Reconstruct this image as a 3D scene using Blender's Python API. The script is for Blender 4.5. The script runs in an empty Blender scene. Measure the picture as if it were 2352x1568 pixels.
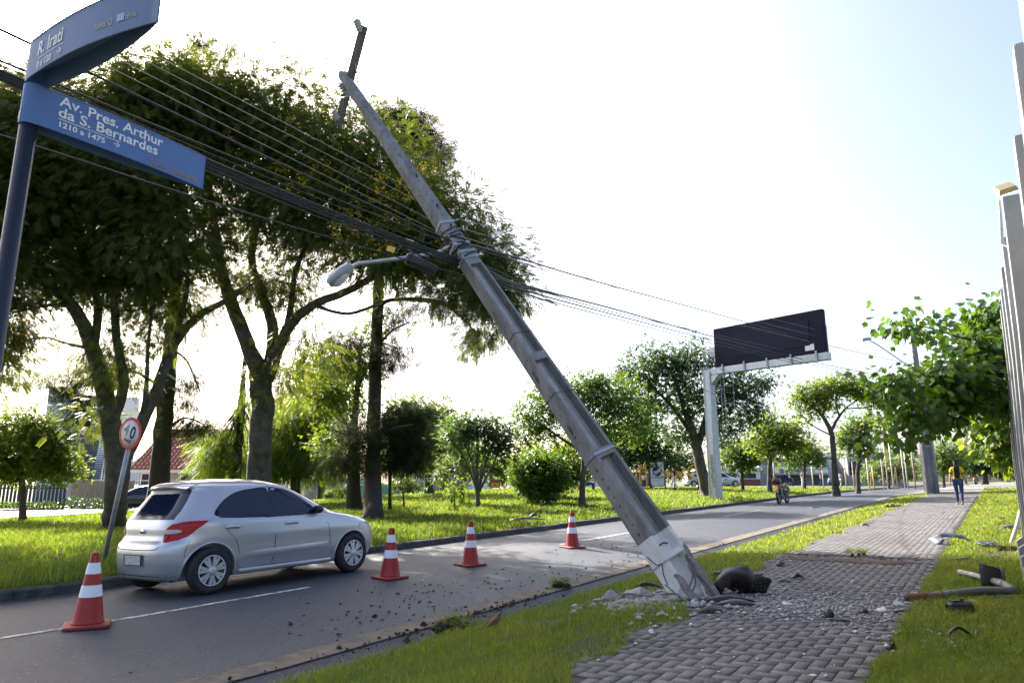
import bpy, bmesh, math, random
import numpy as np
from mathutils import Vector, Matrix

R = math.radians
# ------------------------------------------------------------------ camera, sky, sun, exposure
scene = bpy.context.scene
COL = scene.collection
CAMZ, PITCH, FPX = 1.46, R(11.57), 1568.0
cam_d = bpy.data.cameras.new('camera')
cam_d.lens, cam_d.sensor_width, cam_d.clip_end, cam_d.clip_start = 24.0, 36.0, 3000.0, 0.05
cam = bpy.data.objects.new('camera', cam_d)
COL.objects.link(cam)
cam.location = (0, 0, CAMZ)
cam.rotation_euler = (R(90) + PITCH, 0, 0)
scene.camera = cam

SUN_AZ, SUN_EL = -38.0, 35.0          # degrees; azimuth measured from +Y, negative to the left
world = bpy.data.worlds.new('World')
scene.world = world
world.use_nodes = True
wn = world.node_tree
bg = wn.nodes['Background']
sky = wn.nodes.new('ShaderNodeTexSky')
sky.sky_type = 'NISHITA'
sky.sun_disc = False
sky.sun_elevation = R(SUN_EL)
sky.sun_rotation = R(SUN_AZ)
sky.air_density, sky.dust_density, sky.ozone_density = 0.66, 4.0, .5
wn.links.new(sky.outputs['Color'], bg.inputs['Color'])
bg.inputs['Strength'].default_value = 0.12
sun_d = bpy.data.lights.new('sun', 'SUN')
sun_d.energy, sun_d.angle, sun_d.color = 5.0, R(0.55), (1.0, 0.93, 0.82)
sun_o = bpy.data.objects.new('sun', sun_d)
COL.objects.link(sun_o)
_sv = Vector((math.sin(R(SUN_AZ)) * math.cos(R(SUN_EL)), math.cos(R(SUN_AZ)) * math.cos(R(SUN_EL)), math.sin(R(SUN_EL))))
sun_o.rotation_euler = _sv.to_track_quat('Z', 'Y').to_euler()
vs = scene.view_settings
vs.view_transform, vs.look, vs.exposure, vs.gamma = 'Standard', 'None', 1.95, 1.0
scene.cycles.max_bounces = 6
scene.cycles.transparent_max_bounces = 6
scene.cycles.use_denoising = True

# ------------------------------------------------------------------ frames of reference
cP, sP = math.cos(PITCH), math.sin(PITCH)
AZ = R(35.0)
DX, DY = math.sin(AZ), math.cos(AZ)          # along the avenue
NX, NY = math.cos(AZ), -math.sin(AZ)         # to the right of it


def P(u, v, t):
    a, b = (u - 1176) / FPX, (784 - v) / FPX
    return Vector((a * t, t * (cP - sP * b), CAMZ + t * (sP + cP * b)))


def W(s, n, z=0.0):
    return Vector((s * DX + n * NX, s * DY + n * NY, z))


def SN(p):
    return p[0] * DX + p[1] * DY, p[0] * NX + p[1] * NY


_CN = [-400, -36, -31, -22, -12, -10.96, -10.8, -7.9, -5.15, -4.75, -4.6, -3.2, -0.9, 0.4, 400]
_CZ = [-0.3, -0.3, 0.02, 0.06, 0.12, 0.06, -0.1, 0.0, -0.085, -0.1, -0.04, 0.06, 0.1, 0.12, 0.12]


def rise(s, n):
    a = np.maximum(np.asarray(s, float) - 4, 0)
    g = np.where(a < 40, a, 40 + 16 * (1 - np.exp(-(np.maximum(a, 40) - 40) / 16)))
    near = g * np.interp(n, [-9, -3], [.0125, .0185])
    park = .033 * np.clip(np.asarray(s, float) - 12, 0, 25)
    far = park * np.interp(n, [-37, -30], [0, 1]) * np.interp(s, [-100, 60, 90], [1, 1, 1])
    far = np.where(np.asarray(s) > 55, np.maximum(far, np.minimum(.82, park) * np.interp(s, [55, 75], [0, 1])), far)
    k = np.interp(n, [-22, -13], [0, 1])
    return near * k + far * (1 - k)


def TZ(s, n):
    return rise(s, n) + np.interp(n, _CN, _CZ)


def G(u, v, dz=0.0):
    """ground point under a pixel"""
    t = 3.0
    a, b = (u - 1176) / FPX, (784 - v) / FPX
    y, zz = cP - sP * b, sP + cP * b
    for t in np.arange(3, 120, .02):
        s, n = SN((a * t, y * t))
        if CAMZ + zz * t <= float(TZ(s, n)) + dz:
            break
    p = Vector((a * t, y * t, 0))
    p.z = float(TZ(*SN(p)))
    return p


def gz(p):
    return float(TZ(*SN(p)))


def onground(p):
    return Vector((p[0], p[1], gz(p)))


# ------------------------------------------------------------------ materials
def nd(nt, typ, **kw):
    n = nt.nodes.new(typ)
    for k, v in kw.items():
        setattr(n, k, v)
    return n


def mat(name, col, rough=.6, col2=None, scale=8.0, metal=0.0, bump=0.0, bscale=None, spec=.5, coat=0.0, emis=None, detail=5.0, stretch=None, lo=.35, hi=.65):
    m = bpy.data.materials.new(name)
    m.use_nodes = True
    nt = m.node_tree
    b = nt.nodes['Principled BSDF']
    b.inputs['Base Color'].default_value = (*col, 1)
    b.inputs['Roughness'].default_value = rough
    b.inputs['Metallic'].default_value = metal
    b.inputs['Specular IOR Level'].default_value = spec
    b.inputs['Coat Weight'].default_value = coat
    b.inputs['Coat Roughness'].default_value = .05
    tc = nd(nt, 'ShaderNodeTexCoord')
    src = tc.outputs['Object']
    if stretch:
        mp = nd(nt, 'ShaderNodeMapping')
        mp.inputs['Scale'].default_value = stretch
        nt.links.new(src, mp.inputs['Vector'])
        src = mp.outputs['Vector']
    if col2:
        nz = nd(nt, 'ShaderNodeTexNoise')
        nz.inputs['Scale'].default_value = scale
        nz.inputs['Detail'].default_value = detail
        nz.inputs['Roughness'].default_value = .65
        nt.links.new(src, nz.inputs['Vector'])
        mr = nd(nt, 'ShaderNodeMapRange')
        mr.inputs[1].default_value, mr.inputs[2].default_value = lo, hi
        nt.links.new(nz.outputs['Fac'], mr.inputs[0])
        mx = nd(nt, 'ShaderNodeMix', data_type='RGBA')
        mx.inputs[6].default_value = (*col, 1)
        mx.inputs[7].default_value = (*col2, 1)
        nt.links.new(mr.outputs[0], mx.inputs[0])
        nt.links.new(mx.outputs[2], b.inputs['Base Color'])
        m['mix'] = mx.name
    if bump:
        nb = nd(nt, 'ShaderNodeTexNoise')
        nb.inputs['Scale'].default_value = bscale or scale * 3
        nb.inputs['Detail'].default_value = 6
        nt.links.new(src, nb.inputs['Vector'])
        bp = nd(nt, 'ShaderNodeBump')
        bp.inputs['Strength'].default_value = bump
        bp.inputs['Distance'].default_value = .02
        nt.links.new(nb.outputs['Fac'], bp.inputs['Height'])
        nt.links.new(bp.outputs['Normal'], b.inputs['Normal'])
    if emis:
        b.inputs['Emission Color'].default_value = (*emis[0], 1)
        b.inputs['Emission Strength'].default_value = emis[1]
    return m


def leafmat(name, ca, cb, trans=.4, tcol=None, rough=.45, spec=.35):
    """leaf: per-leaf tint between two greens, part of the light passes through"""
    m = bpy.data.materials.new(name)
    m.use_nodes = True
    nt = m.node_tree
    b = nt.nodes['Principled BSDF']
    out = nt.nodes['Material Output']
    at = nd(nt, 'ShaderNodeAttribute', attribute_name='tint')
    mx = nd(nt, 'ShaderNodeMix', data_type='RGBA')
    mx.inputs[6].default_value = (*ca, 1)
    mx.inputs[7].default_value = (*cb, 1)
    nt.links.new(at.outputs['Fac'], mx.inputs[0])
    nt.links.new(mx.outputs[2], b.inputs['Base Color'])
    b.inputs['Roughness'].default_value = rough
    b.inputs['Specular IOR Level'].default_value = spec
    tr = nd(nt, 'ShaderNodeBsdfTranslucent')
    tc = nd(nt, 'ShaderNodeMix', data_type='RGBA', blend_type='MULTIPLY')
    tc.inputs[0].default_value = 1.0
    nt.links.new(mx.outputs[2], tc.inputs[6])
    tc.inputs[7].default_value = (*(tcol or (2.6, 2.3, .9)), 1)
    nt.links.new(tc.outputs[2], tr.inputs['Color'])
    ms = nd(nt, 'ShaderNodeMixShader')
    ms.inputs[0].default_value = trans
    nt.links.new(b.outputs[0], ms.inputs[1])
    nt.links.new(tr.outputs[0], ms.inputs[2])
    nt.links.new(ms.outputs[0], out.inputs['Surface'])
    return m


# ------------------------------------------------------------------ object plumbing
def tag(o, label=None, cat=None, group=None, kind=None):
    if label: o['label'] = label
    if cat: o['category'] = cat
    if group: o['group'] = group
    if kind: o['kind'] = kind
    return o


def thing(name, label, cat, loc=(0, 0, 0), group=None, rot=None):
    o = bpy.data.objects.new(name, None)
    o.empty_display_size = .2
    COL.objects.link(o)
    o.location = loc
    if rot is not None:
        o.rotation_euler = rot
    return tag(o, label, cat, group)


def root_loc(o):
    v = Vector((0, 0, 0))
    while o is not None:
        v += o.location
        o = o.parent
    return v


def copy_tree(o, parent=None):
    c = o.copy()
    COL.objects.link(c)
    c.parent = parent
    for ch in [x for x in bpy.data.objects if x.parent == o]:
        copy_tree(ch, c)
    return c


class MB:
    """mesh builder: collects shapes, then links them as one object"""

    def __init__(self):
        self.v, self.f, self.sm = [], [], []

    def add(self, verts, faces, smooth=False):
        k = len(self.v)
        self.v += [Vector(q) for q in verts]
        self.f += [tuple(i + k for i in f) for f in faces]
        self.sm += [smooth] * len(faces)
        return self

    def box(self, c, size, M=None, taper=1.0):
        hx, hy, hz = size[0] / 2, size[1] / 2, size[2] / 2
        vs_ = []
        for sz in (-1, 1):
            k = taper if sz > 0 else 1
            for sx, sy in ((-1, -1), (1, -1), (1, 1), (-1, 1)):
                q = Vector((sx * hx * k, sy * hy * k, sz * hz))
                if M: q = M @ q
                vs_.append(q + Vector(c))
        return self.add(vs_, [(3, 2, 1, 0), (4, 5, 6, 7), (0, 1, 5, 4), (1, 2, 6, 5), (2, 3, 7, 6), (3, 0, 4, 7)])

    def tube(self, pts, r, n=6, cap=True, smooth=True):
        pts = [Vector(p) for p in pts]
        rs = r if isinstance(r, (list, tuple)) else [r] * len(pts)
        vs_, fs = [], []
        up = None
        for i, p in enumerate(pts):
            d = (pts[min(i + 1, len(pts) - 1)] - pts[max(i - 1, 0)])
            if d.length < 1e-9: d = Vector((0, 0, 1))
            d.normalize()
            if up is None:
                up = Vector((0, 0, 1)) if abs(d.z) < .9 else Vector((1, 0, 0))
            a = d.cross(up)
            if a.length < 1e-4: a = d.orthogonal()
            a.normalize()
            b = a.cross(d)
            up = b
            for k in range(n):
                an = 2 * math.pi * k / n
                vs_.append(p + (a * math.cos(an) + b * math.sin(an)) * rs[i])
        for i in range(len(pts) - 1):
            for k in range(n):
                fs.append((i * n + k, i * n + (k + 1) % n, (i + 1) * n + (k + 1) % n, (i + 1) * n + k))
        if cap:
            fs.append(tuple(range(n))[::-1])
            fs.append(tuple((len(pts) - 1) * n + k for k in range(n)))
        return self.add(vs_, fs, smooth)

    def lathe(self, prof, n=20, M=None, cap=True, smooth=True):
        """prof = [(r, z)...] about local Z"""
        vs_, fs = [], []
        for r, z in prof:
            for k in range(n):
                an = 2 * math.pi * k / n
                q = Vector((r * math.cos(an), r * math.sin(an), z))
                vs_.append(M @ q if M else q)
        for i in range(len(prof) - 1):
            for k in range(n):
                fs.append((i * n + k, i * n + (k + 1) % n, (i + 1) * n + (k + 1) % n, (i + 1) * n + k))
        if cap:
            fs.append(tuple(range(n))[::-1])
            fs.append(tuple((len(prof) - 1) * n + k for k in range(n)))
        return self.add(vs_, fs, smooth)

    def prism(self, poly, depth, M=None):
        """poly in local XZ plane, extruded along +Y by depth"""
        n = len(poly)
        vs_ = [Vector((x, 0, z)) for x, z in poly] + [Vector((x, depth, z)) for x, z in poly]
        if M: vs_ = [M @ q for q in vs_]
        fs = [tuple(range(n)), tuple(range(2 * n - 1, n - 1, -1))]
        fs += [(i, i + n, (i + 1) % n + n, (i + 1) % n) for i in range(n)]
        return self.add(vs_, fs)

    def quad(self, a, b, c, d):
        return self.add([a, b, c, d], [(0, 1, 2, 3)])

    def build(self, name, m, parent=None, local=False, bevel=0.0, solid=0.0, sharp=None):
        me = bpy.data.meshes.new(name)
        off = Vector((0, 0, 0)) if (local or parent is None) else root_loc(parent)
        me.from_pydata([tuple(q - off) for q in self.v], [], self.f)
        me.polygons.foreach_set('use_smooth', self.sm)
        bm = bmesh.new()
        bm.from_mesh(me)
        bmesh.ops.recalc_face_normals(bm, faces=bm.faces)
        if bevel:
            es = [e for e in bm.edges if len(e.link_faces) == 2 and e.calc_face_angle(0) > .6]
            bmesh.ops.bevel(bm, geom=es, offset=bevel, segments=2, profile=.6, affect='EDGES', clamp_overlap=True)
        if sharp is not None:
            for e in bm.edges:
                if len(e.link_faces) == 2 and e.calc_face_angle(0) > sharp:
                    e.smooth = False
        bm.to_mesh(me)
        bm.free()
        if m: me.materials.append(m)
        o = bpy.data.objects.new(name, me)
        COL.objects.link(o)
        if parent: o.parent = parent
        return o


def np_mesh(name, V, F, m, parent=None, tint=None, smooth=False, kind=None):
    """big mesh from arrays; F is (k,3) or (k,4)"""
    V = np.asarray(V, np.float32)
    F = np.asarray(F, np.int32)
    if parent is not None:
        V = V - np.array(root_loc(parent), np.float32)
    me = bpy.data.meshes.new(name)
    me.vertices.add(len(V))
    me.vertices.foreach_set('co', V.ravel())
    k = F.shape[1]
    me.loops.add(F.size)
    me.loops.foreach_set('vertex_index', F.ravel())
    me.polygons.add(len(F))
    me.polygons.foreach_set('loop_start', np.arange(0, F.size, k, dtype=np.int32))
    me.polygons.foreach_set('loop_total', np.full(len(F), k, np.int32))
    if smooth:
        me.polygons.foreach_set('use_smooth', np.ones(len(F), bool))
    if tint is not None:
        a = me.attributes.new('tint', 'FLOAT', 'POINT')
        a.data.foreach_set('value', np.asarray(tint, np.float32))
    me.update()
    me.validate()
    if m: me.materials.append(m)
    o = bpy.data.objects.new(name, me)
    COL.objects.link(o)
    if parent: o.parent = parent
    if kind: o['kind'] = kind
    return o


def text_mb(s, size, M, mb, ext=0.0, bold=0.0, align='LEFT', warp=None, xs=1.0):
    """letters as mesh; local x right, z up, facing -y, mapped by M"""
    cu = bpy.data.curves.new('t', 'FONT')
    cu.body, cu.size, cu.align_x, cu.offset, cu.resolution_u = s, size, align, bold, 3
    cu.extrude = ext
    o = bpy.data.objects.new('t', cu)
    COL.objects.link(o)
    dg = bpy.context.evaluated_depsgraph_get()
    me = bpy.data.meshes.new_from_object(o.evaluated_get(dg))
    vs_ = []
    for q in me.vertices:
        p = Vector((q.co.x * xs, -q.co.z, q.co.y))
        if warp: p = warp(p)
        vs_.append(M @ p)
    mb.add(vs_, [tuple(pl.vertices) for pl in me.polygons])
    bpy.data.objects.remove(o)
    bpy.data.curves.remove(cu)
    bpy.data.meshes.remove(me)
    return mb


def frame(o, x, z=None):
    """matrix: local x along x, z up, y = into the surface (z cross x)"""
    x = Vector(x).normalized()
    z = Vector(z or (0, 0, 1))
    y = z.cross(x).normalized()
    z = x.cross(y).normalized()
    return Matrix((( x.x, y.x, z.x, o[0]), (x.y, y.y, z.y, o[1]), (x.z, y.z, z.z, o[2]), (0, 0, 0, 1)))


def smoothline(pts, k=6):
    """Catmull-Rom through points"""
    pts = [Vector(p) for p in pts]
    out = []
    for i in range(len(pts) - 1):
        p0, p1, p2, p3 = pts[max(i - 1, 0)], pts[i], pts[i + 1], pts[min(i + 2, len(pts) - 1)]
        for j in range(k):
            t = j / k
            out.append(.5 * ((2 * p1) + (p2 - p0) * t + (2 * p0 - 5 * p1 + 4 * p2 - p3) * t * t + (3 * p1 - p0 - 3 * p2 + p3) * t ** 3))
    out.append(pts[-1])
    return out


def skin(name, nodes, edges, m, parent, levels=2, local=True):
    """a continuous skinned surface; nodes {id: (pos, radius)}; the first node is the root"""
    ids = list(nodes)
    off = Vector((0, 0, 0)) if local else root_loc(parent)
    me = bpy.data.meshes.new(name)
    me.from_pydata([tuple(Vector(nodes[i][0]) - off) for i in ids], [(ids.index(a), ids.index(b)) for a, b in edges], [])
    o = bpy.data.objects.new(name, me)
    COL.objects.link(o)
    md = o.modifiers.new('skin', 'SKIN')
    md.use_smooth_shade = True
    for k, i in enumerate(ids):
        r = nodes[i][1]
        r = r if isinstance(r, tuple) else (r, r)
        sv = me.skin_vertices[0].data[k]
        sv.radius = r
        sv.use_root = k == 0
    sb = o.modifiers.new('sub', 'SUBSURF')
    sb.levels = sb.render_levels = levels
    dg = bpy.context.evaluated_depsgraph_get()
    me2 = bpy.data.meshes.new_from_object(o.evaluated_get(dg))
    me2.polygons.foreach_set('use_smooth', [True] * len(me2.polygons))
    bpy.data.objects.remove(o)
    bpy.data.meshes.remove(me)
    if m:
        me2.materials.clear()
        me2.materials.append(m)
    me2.name = name
    o2 = bpy.data.objects.new(name, me2)
    COL.objects.link(o2)
    if parent: o2.parent = parent
    return o2
# ------------------------------------------------------------------ ground, road, kerbs, pavement
rng = np.random.default_rng(7)
random.seed(7)
M = {}
M['soil'] = mat('soil', (.085, .055, .034), .95, (.04, .027, .018), 14, bump=.6)
M['turf'] = mat('turf', (.045, .07, .02), .9, (.085, .085, .035), 1.1, bump=.5, bscale=40)
M['concrete'] = mat('concrete', (.3, .29, .28), .85, (.2, .195, .19), 6, bump=.25)
M['kerb'] = mat('weathered_kerb', (.085, .08, .075), .9, (.03, .029, .028), 5, bump=.5, bscale=30)
M['white_paint'] = mat('road_white', (.62, .62, .6), .7, (.1, .1, .105), 9, lo=.42, hi=.6, detail=9)
M['yellow_line'] = mat('road_yellow', (.36, .27, .08), .8, (.1, .095, .09), 7, lo=.45, hi=.6, detail=8)
M['tan_strip'] = mat('worn_yellow_edge', (.15, .115, .072), .85, (.065, .062, .06), 5, lo=.4, hi=.6, detail=9, bump=.3)


def asphalt(name, base, light, brown):
    m = mat(name, base, .62, light, 55, bump=.5, bscale=160, detail=3, lo=.5, hi=.78)
    nt = m.node_tree
    b = nt.nodes['Principled BSDF']
    mx = nt.nodes[m['mix']]
    tc = [n for n in nt.nodes if n.type == 'TEX_COORD'][0]
    # pale aggregate specks
    vo = nd(nt, 'ShaderNodeTexVoronoi', feature='F1')
    vo.inputs['Scale'].default_value = 26
    nt.links.new(tc.outputs['Object'], vo.inputs['Vector'])
    r1 = nd(nt, 'ShaderNodeMapRange')
    r1.inputs[1].default_value, r1.inputs[2].default_value, r1.inputs[3].default_value, r1.inputs[4].default_value = .16, .26, 1, 0
    nt.links.new(vo.outputs['Distance'], r1.inputs[0])
    bw = nd(nt, 'ShaderNodeMath', operation='MULTIPLY')
    cr = nd(nt, 'ShaderNodeMath', operation='GREATER_THAN')
    cr.inputs[1].default_value = .62
    sp = nd(nt, 'ShaderNodeSeparateColor')
    nt.links.new(vo.outputs['Color'], sp.inputs[0])
    nt.links.new(sp.outputs[0], cr.inputs[0])
    nt.links.new(r1.outputs[0], bw.inputs[0])
    nt.links.new(cr.outputs[0], bw.inputs[1])
    m2 = nd(nt, 'ShaderNodeMix', data_type='RGBA')
    nt.links.new(bw.outputs[0], m2.inputs[0])
    nt.links.new(mx.outputs[2], m2.inputs[6])
    m2.inputs[7].default_value = (.15, .148, .15, 1)
    # broad worn and earthy patches
    nz = nd(nt, 'ShaderNodeTexNoise')
    nz.inputs['Scale'].default_value, nz.inputs['Detail'].default_value = .45, 6
    nt.links.new(tc.outputs['Object'], nz.inputs['Vector'])
    r2 = nd(nt, 'ShaderNodeMapRange')
    r2.inputs[1].default_value, r2.inputs[2].default_value, r2.inputs[4].default_value = .5, .72, .55
    nt.links.new(nz.outputs['Fac'], r2.inputs[0])
    m3 = nd(nt, 'ShaderNodeMix', data_type='RGBA')
    nt.links.new(r2.outputs[0], m3.inputs[0])
    nt.links.new(m2.outputs[2], m3.inputs[6])
    m3.inputs[7].default_value = (*brown, 1)
    # hairline cracks
    wv = nd(nt, 'ShaderNodeTexVoronoi', feature='DISTANCE_TO_EDGE')
    wv.inputs['Scale'].default_value = .55
    nm = nd(nt, 'ShaderNodeTexNoise')
    nm.inputs['Scale'].default_value = 2.5
    nm.inputs['Detail'].default_value = 5
    va = nd(nt, 'ShaderNodeVectorMath', operation='MULTIPLY_ADD')
    va.inputs[1].default_value = (.9, .9, .9)
    nt.links.new(tc.outputs['Object'], nm.inputs['Vector'])
    nt.links.new(nm.outputs['Color'], va.inputs[0])
    nt.links.new(tc.outputs['Object'], va.inputs[2])
    nt.links.new(va.outputs[0], wv.inputs['Vector'])
    r3 = nd(nt, 'ShaderNodeMapRange')
    r3.inputs[1].default_value, r3.inputs[2].default_value, r3.inputs[3].default_value, r3.inputs[4].default_value = .002, .007, .75, 0
    nt.links.new(wv.outputs['Distance'], r3.inputs[0])
    m4 = nd(nt, 'ShaderNodeMix', data_type='RGBA')
    nt.links.new(r3.outputs[0], m4.inputs[0])
    nt.links.new(m3.outputs[2], m4.inputs[6])
    m4.inputs[7].default_value = (.012, .012, .013, 1)
    nt.links.new(m4.outputs[2], b.inputs['Base Color'])
    return m


M['asphalt'] = asphalt('asphalt', (.021, .028, .044), (.04, .049, .07), (.056, .057, .062))
M['old_asphalt'] = asphalt('old_asphalt', (.16, .155, .15), (.22, .215, .21), (.2, .17, .14))


def sheet(name, ss, ns, m, dz=0.0, zf=None, kind='structure', jit=None):
    S, N_ = np.meshgrid(ss, ns, indexing='ij')
    Z = (zf(S, N_) if zf else TZ(S, N_)) + dz
    Nj = N_ + (jit(S, N_) if jit else 0)
    V = np.stack([S * DX + Nj * NX, S * DY + Nj * NY, Z], -1).reshape(-1, 3)
    a, b = len(ss), len(ns)
    I = np.arange(a * b).reshape(a, b)
    F = np.stack([I[:-1, :-1], I[:-1, 1:], I[1:, 1:], I[1:, :-1]], -1).reshape(-1, 4)
    return np_mesh(name, V, F, m, smooth=True, kind=kind)


ss_g = np.unique(np.concatenate([np.linspace(-600, -30, 12), np.arange(-30, 80, .5), np.linspace(80, 200, 40), np.linspace(200, 1500, 20)]))
ns_g = np.unique(np.concatenate([np.linspace(-900, -60, 12), np.arange(-60, -10.9, .8), [-10.9, -10.86, -4.66, -4.62], np.arange(-4.5, 8, .3), np.linspace(8, 900, 14)]))


edge = lambda s: -3.2 + .12 * np.sin(s * 1.9) + .1 * np.sin(s * 4.7 + 1) + np.interp(s, [2, 3, 6, 7, 8, 10], [.42, .46, .5, .35, .12, 0])


def ground_z(S, N_):
    z = TZ(S, N_)
    bumps = .03 * np.sin(S * 1.3 + np.sin(N_ * .9)) * np.sin(N_ * 1.7 + .4 * S) * (N_ < -11.5)
    return z + bumps - np.where((N_ > -10.89) & (N_ < -4.63), .2, 0) - np.where((N_ > edge(S)) & (N_ < -.9), .06, 0)


sheet('ground', ss_g, ns_g, M['turf'], -.012, ground_z)
ss_r = np.unique(np.concatenate([np.arange(-40, 80, .4), np.linspace(80, 420, 80)]))
wob = lambda a: .02 * np.sin(a * 2.1) + .015 * np.sin(a * 5.3 + 1)
sheet('road', ss_r, np.array([-10.83, -10.3, -9.5, -8.7, -7.9, -7.2, -6.5, -5.8, -5.3, -5.15, -5.13]), M['asphalt'])
sheet('road_edge_strip', ss_r, np.array([-5.44, -5.3, -5.14]), M['tan_strip'], .006, jit=lambda S, N_: wob(S) * (N_ < -5.4))
sheet('gutter', ss_r, np.array([-5.16, -5.08, -4.9, -4.72]), M['asphalt'], 0, lambda S, N_: rise(S, N_) + np.interp(N_, [-5.16, -5.1, -4.9, -4.7], [-.083, -.1, -.17, -.185]))
sheet('kerb_edging', ss_r, np.array([-4.76, -4.75, -4.61, -4.6]), M['concrete'], 0, lambda S, N_: rise(S, N_) + np.interp(N_, [-4.76, -4.75, -4.61, -4.6], [-.2, -.085, -.035, -.15]))

# far kerb, one metre blocks
kb = MB()
for i in range(-40, 260):
    s0 = i * 1.0
    j = random.uniform(-.008, .008)
    zz = random.uniform(-.01, .01)
    prof = [(-10.80 + j, -.16), (-10.815 + j, .03 + zz), (-10.845 + j, .055 + zz), (-10.97 + j, .06 + zz), (-10.97 + j, -.16)]
    vv = []
    for s in (s0 + .006, s0 + .994):
        for n, z in prof:
            vv.append(W(s, n, float(rise(s, n)) + z))
    kb.add(vv, [(k, (k + 1) % 5, (k + 1) % 5 + 5, k + 5) for k in range(5)] + [(4, 3, 2, 1, 0), (5, 6, 7, 8, 9)])
tag(kb.build('far_kerb', M['kerb']), kind='structure')

for k, (s0, s1) in enumerate([(.9, 6.5), (13.2, 17.6), (24.2, 28.6), (35.2, 39.6), (46.2, 50.6), (57, 61.5)]):
    sheet('lane_marking', np.arange(s0, s1 + .01, .2), np.array([-7.99, -7.9, -7.89]) - .02, M['white_paint'], .005)
sheet('yellow_edge_line', ss_r, np.array([-10.75, -10.69]), M['yellow_line'], .005)

# herringbone pavement: real blocks over a dark joint bed
M['joint'] = mat('paver_joint', (.03, .028, .026), .95, (.05, .047, .035), 6)
M['paver'] = None


def paver_mat():
    m = mat('paver', (.11, .106, .106), .85, (.084, .082, .083), 3.0, bump=.35, bscale=90)
    nt = m.node_tree
    b = nt.nodes['Principled BSDF']
    mx = nt.nodes[m['mix']]
    at = nd(nt, 'ShaderNodeAttribute', attribute_name='tint')
    mr = nd(nt, 'ShaderNodeMapRange')
    mr.inputs[3].default_value, mr.inputs[4].default_value = .78, 1.2
    nt.links.new(at.outputs['Fac'], mr.inputs[0])
    cb = nd(nt, 'ShaderNodeMix', data_type='RGBA', blend_type='MULTIPLY')
    cb.inputs[0].default_value = 1
    nt.links.new(mx.outputs[2], cb.inputs[6])
    nt.links.new(mr.outputs[0], cb.inputs[7])
    tc = [n for n in nt.nodes if n.type == 'TEX_COORD'][0]
    nz = nd(nt, 'ShaderNodeTexNoise')
    nz.inputs['Scale'].default_value, nz.inputs['Detail'].default_value = .9, 5
    nt.links.new(tc.outputs['Object'], nz.inputs['Vector'])
    r2 = nd(nt, 'ShaderNodeMapRange')
    r2.inputs[1].default_value, r2.inputs[2].default_value, r2.inputs[4].default_value = .5, .66, .75
    nt.links.new(nz.outputs['Fac'], r2.inputs[0])
    c2 = nd(nt, 'ShaderNodeMix', data_type='RGBA')
    nt.links.new(r2.outputs[0], c2.inputs[0])
    nt.links.new(cb.outputs[2], c2.inputs[6])
    c2.inputs[7].default_value = (.055, .054, .055, 1)
    vo = nd(nt, 'ShaderNodeTexNoise')
    vo.inputs['Scale'].default_value, vo.inputs['Detail'].default_value = 70, 2
    nt.links.new(tc.outputs['Object'], vo.inputs['Vector'])
    r3 = nd(nt, 'ShaderNodeMapRange')
    r3.inputs[1].default_value, r3.inputs[2].default_value, r3.inputs[4].default_value = .6, .68, .8
    nt.links.new(vo.outputs['Fac'], r3.inputs[0])
    c3 = nd(nt, 'ShaderNodeMix', data_type='RGBA')
    nt.links.new(r3.outputs[0], c3.inputs[0])
    nt.links.new(c2.outputs[2], c3.inputs[6])
    c3.inputs[7].default_value = (.24, .23, .23, 1)
    c2 = c3
    nt.links.new(c2.outputs[2], b.inputs['Base Color'])
    return m


M['paver'] = paver_mat()
PV, PF, PT = [], [], []
u_ = .105
cells_n = 22
cells_s = int(47 / u_)


def add_block(a0, b0, la, lb, zoff):
    """block at s=a0.., n=b0.. with lengths la, lb"""
    if b0 < float(edge(a0)) - .12: return
    g, e = .0038 + random.random() * .0018, .0012
    dz = random.gauss(0, .001) + zoff
    tilt = random.gauss(0, .0004)
    k = len(PV)
    for (q, z) in ((g, .0), (g + e, .006)):
        for (ca, cb_) in ((q, q), (la - q, q), (la - q, lb - q), (q, lb - q)):
            s, n = a0 + ca, b0 + cb_
            PV.append((s, n, z + dz + tilt * (1 if ca > q else -1)))
            PT.append(0)
    t = min(1, max(0, random.gauss(.5, .22)))
    for i in range(8): PT[-1 - i] = t
    PF.extend([(k + 4, k + 7, k + 6, k + 5), (k, k + 4, k + 5, k + 1), (k + 1, k + 5, k + 6, k + 2), (k + 2, k + 6, k + 7, k + 3), (k + 3, k + 7, k + 4, k)])


for y in range(-40, cells_s - 60):
    s0 = y * u_
    if 12.6 < s0 < 12.9: continue
    for x in range(cells_n):
        n0 = -3.2 + x * u_
        k = (y - x) % 4
        if s0 > 12.8:                       # plain running courses beyond the patched strip
            if (x + y) % 2 == 0 and x < cells_n - 1:
                add_block(s0, n0, u_, 2 * u_, 0)
            continue
        if k == 0:
            add_block(s0, n0, 2 * u_ if s0 + 2 * u_ < 12.75 else u_, u_, 0)
        elif k == 2 and x > 0:
            add_block(s0, n0 - u_, u_, 2 * u_, 0)
for y in []:
    add_block(y * 2 * u_, -.785 - .105, 2 * u_, u_, .0)
PV = np.array(PV)
PZ = TZ(PV[:, 0], PV[:, 1]) + PV[:, 2] + .001
PV3 = np.stack([PV[:, 0] * DX + PV[:, 1] * NX, PV[:, 0] * DY + PV[:, 1] * NY, PZ], -1)
np_mesh('pavement', PV3, np.array(PF), M['paver'], tint=PT, kind='structure')
sheet('pavement_bed', np.arange(-5, 47.2, .4), np.array([-3.22, -2, -.88]), M['joint'], -.0)
sheet('side_street', np.arange(47, 170, 1.0), np.linspace(0, 1, 12), M['old_asphalt'], .02, lambda S, K: TZ(S, -4.95 + K * (6 + .42 * (S - 47))), jit=lambda S, K: -4.95 + K * (6 + .42 * (S - 47)) - K)
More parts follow.
